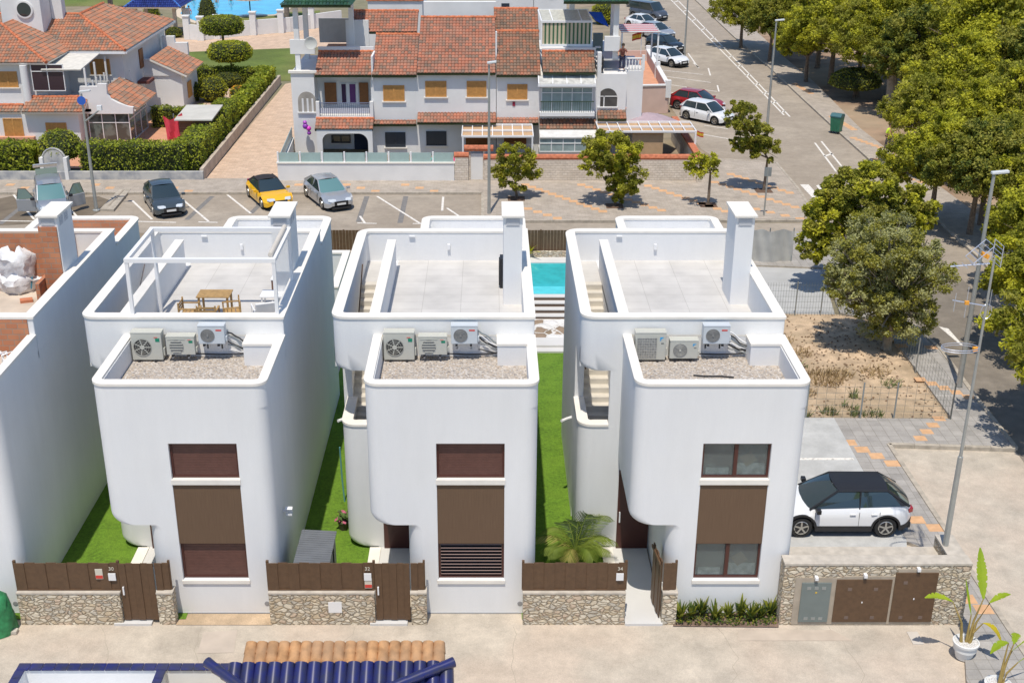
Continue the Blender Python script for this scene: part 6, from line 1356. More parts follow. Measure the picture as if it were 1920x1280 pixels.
def hedge(name, pts, w, z0, z1, label, dens=110, ls=.085, mats=None, group=None, dome=0.0):
    """clipped hedge along a polyline: twiggy core and a dense skin of leaves"""
    o = Vector((pts[0][0], pts[0][1], 0)); T = thing(name, o, label, 'hedge', group); rnd = random.Random(len(label)); b = MB(); core = MB(); mats = mats or [LH, LM, LD]
    for a, c in zip(pts, pts[1:]):
        a, c = Vector((a[0], a[1], 0))-o, Vector((c[0], c[1], 0))-o; d = c-a; L = d.length; t = d/L; s = Vector((-t.y, t.x, 0)); h = z1-z0
        core.obox((a+c)/2+Vector((0, 0, z0+h/2)), t*(L/2-.06), s*(w/2-.12), (0, 0, h/2-.1))
        for k in range(int(dens*L*(2*h+w))):
            q = rnd.random()*(2*h+w); x = rnd.random()*L; off = rnd.gauss(0, .05)+.05*math.sin(x*2.3)+.04*math.sin(x*5.1+q)
            if q < h: p = a+t*x+s*(-w/2-off)+Vector((0, 0, z0+q))
            elif q < h+w: p = a+t*x+s*(q-h-w/2)+Vector((0, 0, z1+off))
            else: p = a+t*x+s*(w/2+off)+Vector((0, 0, z0+q-h-w))
            leaf(b, p, ls*rnd.uniform(.6, 1.3), rnd, 0 if rnd.random() < .5 else rnd.randrange(len(mats)))
        for e_, sg in ((a, -1), (c, 1)):
            for k in range(int(dens*h*w)): leaf(b, e_+t*(sg*rnd.gauss(.0, .05))+s*rnd.uniform(-w/2, w/2)+Vector((0, 0, rnd.uniform(z0, z1))), ls, rnd, 0)
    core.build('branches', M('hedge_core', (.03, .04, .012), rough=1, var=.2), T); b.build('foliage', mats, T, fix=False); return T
def topiary(name, loc, prof, label, dens=110, ls=.085, mats=None, trunk=0, cat='shrub', rt=.08):
    """clipped shape from a lathe profile (r, z)"""
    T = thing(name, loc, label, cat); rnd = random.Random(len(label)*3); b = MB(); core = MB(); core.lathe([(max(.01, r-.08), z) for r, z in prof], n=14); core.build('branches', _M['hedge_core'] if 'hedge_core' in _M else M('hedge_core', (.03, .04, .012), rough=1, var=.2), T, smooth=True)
    for (r0, z0), (r1, z1) in zip(prof, prof[1:]):
        A = PI*(r0+r1)*math.hypot(r1-r0, z1-z0)
        for k in range(int(dens*A)):
            t = rnd.random(); a = rnd.uniform(0, 2*PI); r = r0+(r1-r0)*t+rnd.gauss(0, .05); leaf(b, Vector((r*math.cos(a), r*math.sin(a), z0+(z1-z0)*t+rnd.gauss(0, .03))), ls*rnd.uniform(.6, 1.3), rnd, rnd.randrange(len(mats or [LH, LM])))
    b.build('foliage', mats or [LH, LM], T, fix=False)
    if trunk: MB().tube([(0, 0, -.05), (.03, 0, prof[0][1]*.6), (0, 0, prof[0][1]+.3)], [rt*1.2, rt, rt*.8], 8).build('trunk', bark, T, smooth=True)
    return T
# ================= large house on the left =================
T = thing('tiled_house', (-30, 83, 0), 'large white house with hipped clay roofs, a round-windowed cupola and a conservatory', 'house'); H_ = HB(T); o = H_.o
def V3(x, y, z): return (x-o.x, y-o.y, z)
b = MB()
b.box(-45-o.x, -27.9-o.x, 82-o.y, 84.2-o.y, 0, 2.45); b.box(-45-o.x, -30.2-o.x, 83.2-o.y, 100-o.y, 0, 5.55); b.box(-30.2-o.x, -26.2-o.x, 87.9-o.y, 100-o.y, 0, 5.55)
b.box(-26.2-o.x, -23.4-o.x, 93-o.y, 98-o.y, 0, 2.9); b.box(-26.2-o.x, -24.6-o.x, 98-o.y, 101-o.y, 0, 3.6)
b.build('wall', twhite, T)
claymix = tile_mat('weathered_clay_tiles', [(.50, .19, .10), (.40, .20, .12), (.22, .17, .13)])
E = 5.6; ap = (-34.1, 87.0, 7.5); ap2 = (-30.1, 91.7, 7.5)
roof(T, [V3(-46, 82.7, E), V3(-29.8, 82.7, E), V3(*ap), V3(-46, 87, 7.5)], claymix, ridge=[(V3(-29.8, 82.7, E), V3(*ap))])
roof(T, [V3(-29.8, 82.7, E), V3(-29.8, 87.4, E), V3(-34.1, 91.7, 7.5), V3(*ap)], claymix)
roof(T, [V3(-38, 87.4, E), V3(-25.8, 87.4, E), V3(*ap2), V3(-38, 91.7, 7.5)], claymix, ridge=[(V3(-25.8, 87.4, E), V3(*ap2)), (V3(-38, 91.7, 7.5), V3(*ap2))])
roof(T, [V3(-25.8, 87.4, E), V3(-25.8, 102, E), V3(-30.1, 97.6, 7.5), V3(*ap2)], claymix, ridge=[(V3(*ap2), V3(-30.1, 97.6, 7.5))])
b = MB(); b.box(-25.85-o.x, -25.7-o.x, 87.4-o.y, 102-o.y, E-.2, E-.06); b.box(-30-o.x, -25.8-o.x, 87.25-o.y, 87.4-o.y, E-.2, E-.06); b.build('gutter', wmetal, T)
troof(T, 40, 156, 211, 183, 81.5, claymix); troof(T, -60, 38, 211, 198, 81.9, claymix)
H_.window(85, 124, 230, 260, 82); H_.window(5, 41, 222, 258, 82); H_.window(-6, 31, 134, 164, 83.2); H_.window(167, 205, 111, 140, 87.9)
b = MB(); b.box(-42-o.x, -31-o.x+.0, -1.4, -1.0, .3, .8); b.build('planter', terrat, T)
# cupola
b = MB(); x0, x1 = hx(2, 89, 8)-o.x, hx(77, 89, 8)-o.x; b.box(x0, x1, 6, 9, 6, 11); x2_, x3_ = hx(95, 91, 8)-o.x, hx(116, 91, 8)-o.x; b.box(x2_, x3_, 8, 8.8, 6.5, 11); b.build('cupola', twhite, T)
q = H_.xz(46, 18, 89); b = MB(); b.lathe([(.62, .02), (.62, -.12), (.5, -.13)], (q[0], 6, q[1]), 24, axis='y'); F_ = b.build('round_window', twhite, T, smooth=True); b = MB(); b.lathe([(.5, -.135), (.05, -.14)], (q[0], 6, q[1]), 24, axis='y'); b.build('pane', carglass, F_)
# glazed balcony
H_.glazing(57, 117, 121, 170, 82.9, 2, (.74,), wmetal, M('balcony_dark', (.05, .03, .04), rough=.2, var=0)); 
b = MB(); q0, q1 = AY(84, 118, 82.9)-o, AY(150, 98, 86.5)-o
b.obox(((-30.2+ -27.6)/2-o.x+.0, 84.9-o.y, 5.3), (1.35, 0, 0), (0, 2.2, .15), (0, 0, .04)); b.build('slatted_canopy', M('canopy_cream', (.66, .63, .56), var=.12, sc=3), T)
b = MB(); b.box(-30.15-o.x, -27.2-o.x, 82.7-o.y, 87.9-o.y, 2.3, 2.5)
for xx, yy in ((-27.35, 82.8), (-27.35, 85), (-27.35, 87.5)): b.box(xx-.06-o.x, xx+.06-o.x, yy-.06-o.y, yy+.06-o.y, 2.5, 5.25)
b.build('balcony_frame', twhite, T)
b = MB()
for k in range(14): b.box(-27.3-o.x-.012, -27.3-o.x+.012, 82.9-o.y+k*.36, 82.93-o.y+k*.36, 2.5, 3.4)
b.box(-27.32-o.x, -27.28-o.x, 82.9-o.y, 87.6-o.y, 3.38, 3.42); b.build('balcony_railing', black, T)
b = MB(); b.lathe([(.28, 0), (.25, 3.0)], (hx(48, 82.6, 4)-o.x, 82.7-o.y, 2.45), 14); b.build('column', twhite, T, smooth=True)
# conservatory
H_.glazing(165, 241, 213, 272, 83.0, 3, (.72,), wmetal, M('conservatory_glass', (.10, .12, .11), rough=.1, var=.5, sc=1.2, lo=.45, hi=.55, spec=.8))
x0, x1 = hx(166, 83, 1)-o.x, hx(241, 83, 1)-o.x
b = MB()
for yy in (0, 1.6, 3.2, 4.8): b.box(x1-.04, x1+.04, yy-.04, yy+.04, 0, 2.3)
for zz in (.05, 1.6, 2.3): b.box(x1-.035, x1+.035, 0, 4.8, zz-.04, zz+.04)
b.build('side_frame', wmetal, T); MB().box(x1-.01, x1+.01, 0, 4.8, 0, 2.3).build('side_glass', clear_glass, T)
gx = [H_.xz(px, py, 82.8) for px, py in ((150, 213), (150, 162), (183, 162), (183, 157), (200, 157), (201, 176), (209, 186), (222, 193), (240, 199), (250, 201), (250, 213))]
MB().prismy(gx, -.3, -.02).build('gable_wall', twhite, T); H_2 = V3(-24.3, 83.0, 2.45)
roof(T, [V3(-24.2, 82.9, 2.4), V3(-24.2, 88.2, 2.4), V3(-26.6, 88.2, 3.6), V3(-26.6, 82.9, 3.6)], claymix)
roof(T, [V3(-22.9, 92.7, 2.85), V3(-22.9, 98.2, 2.85), V3(-25.6, 98.2, 4.1), V3(-25.6, 92.7, 4.1)], claymix)
gx = [(-26.2-o.x, 2.8), (-22.9-o.x, 2.8), (-25.6-o.x, 4.05), (-26.2-o.x, 4.05)]; MB().prismy(gx, 9.9, 10.2).build('gable_wall', twhite, T)
for px_, pz in ((-25.5, 4.9), (-24.5, 4.4)): MB().box(px_-.5-o.x, px_+.5-o.x, 98.2-o.y, 98.6-o.y, 3.5, pz).build('parapet', twhite, T)

x_ = -26.18-o.x; b = MB(); b.box(x_, x_+.06, 92-o.y, 93.0-o.y, 2.9+.6, 2.9+2.0); b.build('side_window', brw, T); b = MB(); b.box(-23.38-o.x, -23.32-o.x, 94.4-o.y, 95.6-o.y, .8, 2.0); b.build('side_window', pinew, T)
b = MB(); b.box(-26.1-o.x, -25.6-o.x, 89.5-o.y, 90.2-o.y, 1.6, 2.2); b.build('wall_air_conditioner', acb, T); 
b = MB(); b.box(-26.15-o.x, -25.3-o.x, 90.8-o.y, 92.4-o.y, 2.6, 2.8); b.build('door_canopy', M('canopy_maroon', (.16, .05, .04), var=.1), T)
b = MB(); b.tube([V3(-25.9, 88.3, 3.3), V3(-25.9, 88.3, 4.1)], .04, 5)
b.build('terrace_pillar', twhite, T)
for k in range(5): MB().box(-27.35-o.x, -27.25-o.x, 83.1-o.y+k*.9, 83.2-o.y+k*.9, 3.6, 4.2).build('terrace_pillar', twhite, T)
# patio, shed, red parasol, people
sheet('terracotta_patio', [(-27.8, 76.4), (-19.4, 76.4), (-19.4, 90), (-27.8, 90)], terrat, .03)
sheet('pink_garden_gravel', [(-25, 90), (-18, 90), (-18, 104), (-25, 104)], M('pink_gravel', (.58, .42, .31), rough=1, var=.15, sc=3), .03)
T = thing('garden_shed', (-19.6, 80, 0), 'brown wooden garden shed with a pale sloping roof behind the clipped hedge', 'shed'); MB().box(-1.0, 1.05, 0, 3.1, 0, 2.3).build('walls', brick_like('shed_boards', ((.20, .105, .055), (.24, .13, .07)), (.12, .06, .03), 9, .16, .012, axis='XZ', bump=.3), T)
b = MB(); b.obox((.02, 1.55, 2.5), (1.25, 0, 0), (0, 1.85, .1), (0, 0, .04)); b.build('roof', M('shed_roof_pale', (.55, .53, .47), rough=.6, var=.08, sc=1), T)
T = thing('folded_parasol', (hx(323, 80, 1.5), 80.6, 0), 'red cloth sunshade hanging beside the brown garden shed', 'parasol'); b = MB(); N = 10
b.add([(-.7+1.3*i/N+.25*j/5, .12*math.sin(i*1.3+j), 2.5-.42*j-.25*math.sin(i*.4)) for j in range(5) for i in range(N+1)], [(j*(N+1)+i, j*(N+1)+i+1, (j+1)*(N+1)+i+1, (j+1)*(N+1)+i) for j in range(4) for i in range(N)]); b.build('cloth', M('cloth_red', (.68, .06, .09), var=.08), T, smooth=True); MB().tube([(0, .15, 0), (0, .15, 2.6)], .04, 6).build('pole', metal, T)
person((hx(226, 79, 1), 79.0, 0), R(80), 'bare-backed person bending forward in front of the conservatory', 'bend', None, cgr)
# boundary walls and hedges
oldw = M('weathered_render', (.50, .49, .46), rough=.95, var=.35, sc=1.3, det=9, lo=.42, hi=.6, col2=(.30, .31, .33)); pw = M('path_wall', (.50, .42, .34), rough=.95, var=.15, sc=1.5)
b = MB(); b.box(-50, -17.75, 73.4, 73.65, 0, .62); tag(b.build('boundary_wall', oldw), 'low weathered wall under the long clipped hedge', 'wall')
b = MB(); b.box(-17.98, -17.75, 73.66, 104, 0, .75); tag(b.build('boundary_wall', pw), 'low tan wall along the pink paved path', 'wall')
sheet('pink_path', [(-17.75, 73.4), (hx(522, 73.4, 0), 73.4), (hx(548, 86, 0)+.5, 86), (hx(556, 106, 0)+1, 106), (-17.4, 104)], pinkp, .006)
hedge('clipped_hedge', [(-47, 74.6), (-28.4, 74.6)], 1.5, .3, 2.15, 'left run of the long clipped hedge, ending at the white garden gate', ls=.11)
hedge('clipped_hedge', [(-25.4, 74.6), (-18.9, 74.6), (-18.9, 88)], 1.5, .3, 2.15, 'clipped hedge from the white gate turning back along the pink path')
topiary('arched_hedge', (-26.9, 74.9, 0), [(1.1, 1.2), (1.35, 1.7), (1.2, 2.3), (.7, 2.75), (.05, 2.9)], 'rounded hedge arch above the white garden gate', cat='hedge')
T = thing('garden_gate', (-26.9, 73.6, 0), 'white garden gate with an arched top set in the clipped hedge', 'gate')
MB().prismy([(-.62, 0), (.62, 0), (.62, 1.35)]+arc(0, 1.35, .62, 0, 180, 10)[1:-1]+[(-.62, 1.35)], -.05, .05).build('gate_leaf', oldw, T); MB().box(-.85, -.63, -.23, .3, 0, 1.5).build('pillar', twhite, T); MB().box(.63, .85, -.23, .3, 0, 1.5).build('pillar', twhite, T); b = MB(); b.tube([(.70*math.cos(R(a)), 0, 1.35+.70*math.sin(R(a))) for a in range(0, 181, 20)], .065, 6); b.build('arch', oldw, T)
hedge('clipped_hedge', [(-24.6, 88.3), (-19.7, 88.3)], 1.1, 0, 1.4, 'short clipped hedge behind the brown garden shed')
hedge('clipped_hedge', [(-18.7, 88.5), (-18.6, 103)], 1.1, .0, 1.6, 'loose hedge on the tan wall beside the upper pink path', ls=.13)
hedge('clipped_hedge', [(-25.2, 103.6), (-19, 103.2)], 1.3, 0, 1.5, 'hedge between the pink gravel garden and the lawn')
def gp(px, py): q = G(px, py); return (q.x, q.y, 0)
topiary('round_bush', gp(400, 190), [(.3, 0), (1.05, .5), (1.2, 1.1), (.8, 1.7), (.1, 2.0)], 'bushy green shrub in the pink gravel garden', mats=[LM, LB]); topiary('round_bush', gp(362, 190), [(.3, 0), (.8, .5), (.85, 1.0), (.5, 1.4), (.1, 1.6)], 'dark shrub beside the rear wing of the tiled house', mats=[LD, LM])
topiary('flowering_bush', gp(450, 189), [(.3, 0), (.75, .3), (.8, .7), (.5, 1.05), (.1, 1.2)], 'round yellow-green bush with orange flowers', mats=[LY, LM, M('petal_orange', (.8, .35, .03), var=0)])
topiary('round_bush', gp(432, 162), [(.3, 0), (1.3, .3), (1.4, .8), (.9, 1.2), (.1, 1.4)], 'dark low bush under the round clipped tree', mats=[LD, LM])
topiary('clipped_tree', gp(436, 158), [(1.2, 2.0), (1.75, 2.3), (1.85, 2.9), (1.5, 3.4), (.1, 3.6)], 'clipped tree with a yellow-green drum crown in the garden', mats=[LY, LB, LH], trunk=1, cat='tree')
topiary('clipped_tree', gp(420, 100), [(1.7, 1.9), (2.05, 2.2), (2.05, 3.0), (1.6, 3.4), (.1, 3.5)], 'clipped flat-topped tree on the lawn before the pool wall', mats=[LH, LM], trunk=1, cat='tree', rt=.12)
topiary('clipped_cone', gp(391, 52), [(1.35, 0), (1.3, .5), (.75, 2.6), (.3, 3.6), (.05, 3.8)], 'cone-shaped clipped shrub by the pool', mats=[LY, LM, LD], dens=40)
topiary('round_bush', gp(275, 10), [(.5, 0), (.9, .7), (.8, 1.8), (.1, 2.3)], 'yellow-green bush at the top left of the pool lawn', mats=[LY, LM])
topiary('round_bush', gp(285, 35), [(.5, 0), (.9, .4), (.8, 1.1), (.1, 1.4)], 'low bush in front of the blue gazebo', mats=[LY, LM]); topiary('round_bush', gp(327, 70), [(.4, 0), (.8, .3), (.6, .8), (.1, 1.0)], 'small dark bush at the foot of the gazebo', mats=[LD, LM])
topiary('round_bush', gp(1132, 45), [(.6, 0), (1.3, .7), (1.3, 1.8), (.1, 2.6)], 'yellow-green bush between the tower and the parked cars', mats=[LY, LB, LM])
sheet('park_lawn', PXS((340, 98), (560, 90), (556, 152), (520, 152), (500, 158), (345, 158)), lawn_m, -.004); sheet('park_lawn', PXS((-200, 14), (600, 10), (600, -60), (-200, -60)), lawn_m, -.006)
sheet('park_lawn', PXS((360, 52), (600, 34), (600, 20), (430, 30), (380, 48)), lawn_m, .0)
sheet('promenade', PXS((150, 100), (335, 100), (560, 90), (700, 84), (900, 84), (900, 30), (560, 55), (340, 72), (150, 24)), pinkp, -.008)
# communal pool
PP = PXS((338, 26), (350, 14), (352, -2), (375, -14), (540, -14), (536, 8), (530, 18), (516, 28), (490, 29), (455, 30), (428, 38), (405, 44), (372, 42), (350, 34))
poolw = M('pool_blue', (.01, .36, .68), rough=.08, var=0, bump=.3, bsc=2, col2=(.02, .52, .80), sc=.5, lo=.35, hi=.7, spec=.6)
def off(P, d):
    c = sum((Vector(p) for p in P), Vector())/len(P); return [Vector(p)+(Vector(p)-c).normalized()*d for p in P]
b = MB(); b.prism([(p.x, p.y) for p in off(PP, .9)], -.1, .03); tag(b.build('pool_edge', M('pool_coping', (.62, .52, .40), rough=.9, var=.06)), kind='structure'); sheet('swimming_pool', PP, poolw, .045)
T = thing('pool_wall', gp(452, 68), 'white pool garden wall with square pillars', 'wall'); o = Vector(T.location)
b = MB(); Q = [Vector(gp(*p))-o for p in ((352, 74), (378, 76), (450, 68), (545, 60), (640, 46))]; Q = [Vector(gp(352, 60))-o]+Q
for a, c in zip(Q, Q[1:]): wallseg(b, a, c, 1.5, .25)
b.build('wall', twhite, T)
for k, q in enumerate([Q[0], Q[1], Q[2], Vector(gp(408, 73))-o, Vector(gp(476, 66))-o, Vector(gp(528, 62))-o, Vector(gp(585, 54))-o]): m_ = MB(); m_.box(q.x-.3, q.x+.3, q.y-.3, q.y+.3, 0, 2.3); m_.box(q.x-.38, q.x+.38, q.y-.38, q.y+.38, 2.3, 2.4); m_.build('pillar', twhite, T)
g0 = G(304, 62); T = thing('gazebo', (g0.x, g0.y, 0), 'open gazebo with a dark blue tiled pyramid roof by the pool', 'gazebo'); gb = tile_mat('blue_glazed_tiles', [(.02, .03, .14), (.03, .05, .22), (.02, .025, .10)], .25)
for sx in (-2, 2):
    for sy in (-2, 2): MB().box(sx-.17, sx+.17, sy-.17, sy+.17, 0, 3.0).build('post', M('post_tan', (.5, .4, .3), var=.06), T)
ze = 3.0; c4 = [(-2.9, -2.9, ze), (2.9, -2.9, ze), (2.9, 2.9, ze), (-2.9, 2.9, ze)]; apx = (0, 0, 5.1)
for k in range(4): roof(T, [c4[k], c4[(k+1) % 4], apx], gb, under=(k < 4))
b = MB()
for q in c4: b.tube([q, apx], .11, 6)
b.build('hip_ridge', M('blue_ridge', (.06, .17, .5), rough=.3, var=0), T)
b = MB(); b.box(-1, .9, -2.4, -2.3, 0, .9); b.build('panel', twhite, T)
q = G(470, 32); T = thing('thatched_parasol', q, 'thatched parasol on the grass beside the pool', 'parasol'); MB().lathe([(1.7, 1.95), (1.6, 2.05), (.8, 2.4), (.05, 2.75)], n=16).build('thatch', M('thatch', (.32, .27, .22), rough=1, var=.3, sc=6, bump=.5), T); MB().tube([(0, 0, 0), (0, 0, 2.4)], .07, 6).build('pole', black, T)
for k, (px_, py_, h_, lab) in enumerate(((252, 34, 7, 'palm trunk standing left of the blue gazebo'), (208, 21, 7, 'palm trunk furthest left behind the tiled house'), (538, 36, 8, 'palm trunk beside the open green-roofed tower'))):
    T = thing('palm_tree', gp(px_, py_), lab, 'palm tree', 'tall palms by the pool'); MB().tube([(0, 0, 0), (.1, 0, h_*.5), (-.1, 0, h_)], [.32, .25, .2], 9).build('trunk', M('palm_trunk', (.22, .18, .15), rough=1, var=.3, sc=4, bump=.6), T)
    b = MB(); rnd = random.Random(k)
    for j in range(22):
        a = 2*PI*j/22; up = rnd.uniform(-.2, 1.1); P_ = [Vector((-.1, 0, h_))+Vector((math.cos(a)*t*2.2, math.sin(a)*t*2.2, up*t*1.6-1.6*t*t)) for t in (0, .25, .5, .75, 1)]
        for p0, p1 in zip(P_, P_[1:]):
            s = Vector((-math.sin(a), math.cos(a), 0))*.25; b.quad(p0-s, p1-s, p1+s-Vector((0, 0, .1)), p0+s-Vector((0, 0, .1)))
    b.build('fronds', LM, T, fix=False)
g = 'bathers in the pool'
for (px_, py_, lab) in ((355, 28, 'bather in the pool nearest to the gazebo'), (406, 6, 'bather with dark hair in the middle of the pool'), (433, 3, 'bather standing at the far side of the pool'), (363, 2, 'bather at the top left of the pool')):
    q = G(px_, py_); person((q.x, q.y, -.75), 0, lab, 'stand', cpink if py_ > 20 else None, None, g)
q = G(446, 46); person((q.x, q.y, 0), R(20), 'person in pink lying on the grass beside the pool', 'lie', cpink, cpink)
q = G(1663, 282); person((q.x, q.y, .1), R(30), 'person in a lime shirt walking on the pavement under the park trees', 'stand', cyl, cgr)
# ================= street trees and park =================
def street_tree(base, cr, label, seed, n=4600, mats=None, ls=.085, lobes=None, r=.09, **k):
    """cr = crown extents in the photo (x0, x1, y0, y1) on the plane of the trunk"""
    p = G(*base); Y = p.y; B = []
    for (x0, x1, y0, y1) in (lobes or [cr]):
        a, c = AY(x0, y1, Y), AY(x1, y0, Y); B.append(((a.x+c.x)/2-p.x, random.Random(seed+len(B)).uniform(-.3, .3), (a.z+c.z)/2, (c.x-a.x)/2, (c.x-a.x)/2*.9, (c.z-a.z)/2*.98))
    th = min(q[2]-q[5]*.5 for q in B)
    return tree(p, B, th, n, ls, mats or [LO, LM, LB], label, seed, r=r, group=k.pop('group', 'small trees on the paved corner'), **k)
street_tree((968, 374), (924, 1010, 264, 356), 'small tree just right of the car park lamp', 1, n=9000, fill=.2, clump=.2, nclump=45, lobes=[(928, 1002, 262, 335), (922, 1014, 292, 358)])
street_tree((1152, 388), None, 'larger two-lobed street tree in front of the right terraced house', 2, n=22000, fill=.2, clump=.2, nclump=45, lobes=[(1088, 1206, 240, 320), (1085, 1150, 270, 330), (1125, 1212, 300, 368), (1135, 1195, 325, 378)])
street_tree((1327, 386), (1282, 1352, 282, 338), 'thin small street tree, third from the left on the paved corner', 3, n=2400, mats=[LM, LB])
street_tree((1431, 360), None, 'crooked street tree partly hiding the white hatchback', 4, n=17000, fill=.2, clump=.2, nclump=40, mats=[LO, LM], lobes=[(1355, 1430, 184, 250), (1375, 1450, 225, 285), (1400, 1475, 250, 312), (1365, 1410, 255, 285)])
b = MB()
for (px_, py_) in ((968, 376), (1152, 390), (1327, 388), (1431, 361)): q = G(px_, py_); b.box(q.x-.5, q.x+.5, q.y-.5, q.y+.5, .11, .124)
b.build('tree_pit', M('tree_pit_soil', (.14, .085, .055), rough=1, var=.3, sc=5), pv1)
p = G(1575, 545); z = lambda y: AY(1600, y, p.y).z
street_tree((1590, 545), None, 'dense round tree behind the sparse tree at the sandy plot', 5, n=64000, mats=[LO, LM, LB], ls=.095, r=.2, group='trees at the sandy plot', fill=.15, clump=.17, nclump=90, lobes=[(1496, 1630, 350, 470), (1540, 1700, 312, 430), (1640, 1765, 345, 465), (1484, 1570, 390, 500), (1560, 1700, 380, 500)])
street_tree((1661, 655), None, 'sparse greyish tree with bare twigs at the edge of the sandy plot', 6, n=68000, fill=.3, clump=.15, nclump=170, mats=[LG, LO, LG, LO], ls=.062, r=.2, group='trees at the sandy plot', bk=bark2, twigs=60, lobes=[(1548, 1745, 398, 580), (1620, 1800, 425, 605), (1532, 1660, 450, 600), (1590, 1770, 500, 640)])
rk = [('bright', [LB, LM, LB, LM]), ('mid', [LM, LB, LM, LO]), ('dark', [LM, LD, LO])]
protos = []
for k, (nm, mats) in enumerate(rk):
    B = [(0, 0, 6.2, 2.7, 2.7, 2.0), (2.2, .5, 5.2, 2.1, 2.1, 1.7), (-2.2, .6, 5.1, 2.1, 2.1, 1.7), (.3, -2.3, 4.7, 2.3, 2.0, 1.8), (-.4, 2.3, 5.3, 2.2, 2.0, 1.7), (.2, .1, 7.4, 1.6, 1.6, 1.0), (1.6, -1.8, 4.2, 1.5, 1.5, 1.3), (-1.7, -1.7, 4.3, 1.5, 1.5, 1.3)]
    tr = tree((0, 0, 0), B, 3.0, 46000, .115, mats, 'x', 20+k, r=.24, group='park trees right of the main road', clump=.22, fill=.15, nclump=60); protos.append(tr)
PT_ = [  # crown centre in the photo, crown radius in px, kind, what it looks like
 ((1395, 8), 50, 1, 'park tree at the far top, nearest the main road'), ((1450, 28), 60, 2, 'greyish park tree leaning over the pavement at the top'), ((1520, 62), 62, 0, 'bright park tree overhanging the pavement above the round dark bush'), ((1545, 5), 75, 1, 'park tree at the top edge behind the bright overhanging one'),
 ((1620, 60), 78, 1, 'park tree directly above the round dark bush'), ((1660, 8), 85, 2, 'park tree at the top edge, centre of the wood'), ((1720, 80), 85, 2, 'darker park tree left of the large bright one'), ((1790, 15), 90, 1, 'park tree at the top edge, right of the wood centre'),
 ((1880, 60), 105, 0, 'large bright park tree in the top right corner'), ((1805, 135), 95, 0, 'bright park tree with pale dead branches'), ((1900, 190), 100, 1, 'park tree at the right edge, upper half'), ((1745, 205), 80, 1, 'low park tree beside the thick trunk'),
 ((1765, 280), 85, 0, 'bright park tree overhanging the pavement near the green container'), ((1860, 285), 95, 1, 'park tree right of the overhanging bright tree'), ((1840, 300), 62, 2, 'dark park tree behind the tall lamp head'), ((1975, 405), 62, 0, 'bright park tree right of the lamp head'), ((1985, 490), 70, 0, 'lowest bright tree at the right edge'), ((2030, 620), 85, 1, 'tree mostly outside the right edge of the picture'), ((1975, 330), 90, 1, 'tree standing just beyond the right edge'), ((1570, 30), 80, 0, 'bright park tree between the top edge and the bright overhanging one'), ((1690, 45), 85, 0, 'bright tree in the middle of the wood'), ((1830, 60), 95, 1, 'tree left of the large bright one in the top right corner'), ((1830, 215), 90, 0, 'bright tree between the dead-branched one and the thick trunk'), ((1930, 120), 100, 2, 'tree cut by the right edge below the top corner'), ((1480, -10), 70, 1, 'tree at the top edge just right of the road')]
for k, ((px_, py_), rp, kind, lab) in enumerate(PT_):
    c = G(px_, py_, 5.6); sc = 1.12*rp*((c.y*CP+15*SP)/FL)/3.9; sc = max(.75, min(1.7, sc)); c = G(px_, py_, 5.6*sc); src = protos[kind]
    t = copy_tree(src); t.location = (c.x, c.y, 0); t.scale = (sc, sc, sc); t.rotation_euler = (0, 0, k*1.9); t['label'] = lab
for t in protos:
    for ch in list(t.children): bpy.data.objects.remove(ch)
    bpy.data.objects.remove(t)
sheet('park_soil', PXS((1380, 20), (1467, 107), (1528, 158), (1613, 244), (1692, 305), (1750, 344), (2000, 530), (2400, 800), (2600, 200), (2000, -40), (1400, -40)), M('park_soil', (.30, .20, .13), rough=1, var=.35, sc=.5, bump=.4, bsc=8, big=(.12, (.42, .33, .22), .6)), .01)
topiary('round_bush', gp(1600, 186), [(1.2, .9), (2.0, 1.2), (1.9, 1.8), (1.1, 2.3), (.1, 2.4)], 'dark umbrella-shaped bush in the shade of the park', mats=[LD, LD, LM], trunk=1)
T = thing('bare_trunk', gp(1668, 210), 'thick pale tree trunk with a dead top in the park', 'tree'); MB().tube([(0, 0, 0), (-.05, 0, 1.5), (-.2, .1, 3.2), (.1, .2, 5)], [.5, .38, .3, .15], 10).build('trunk', bark2, T, smooth=True); 
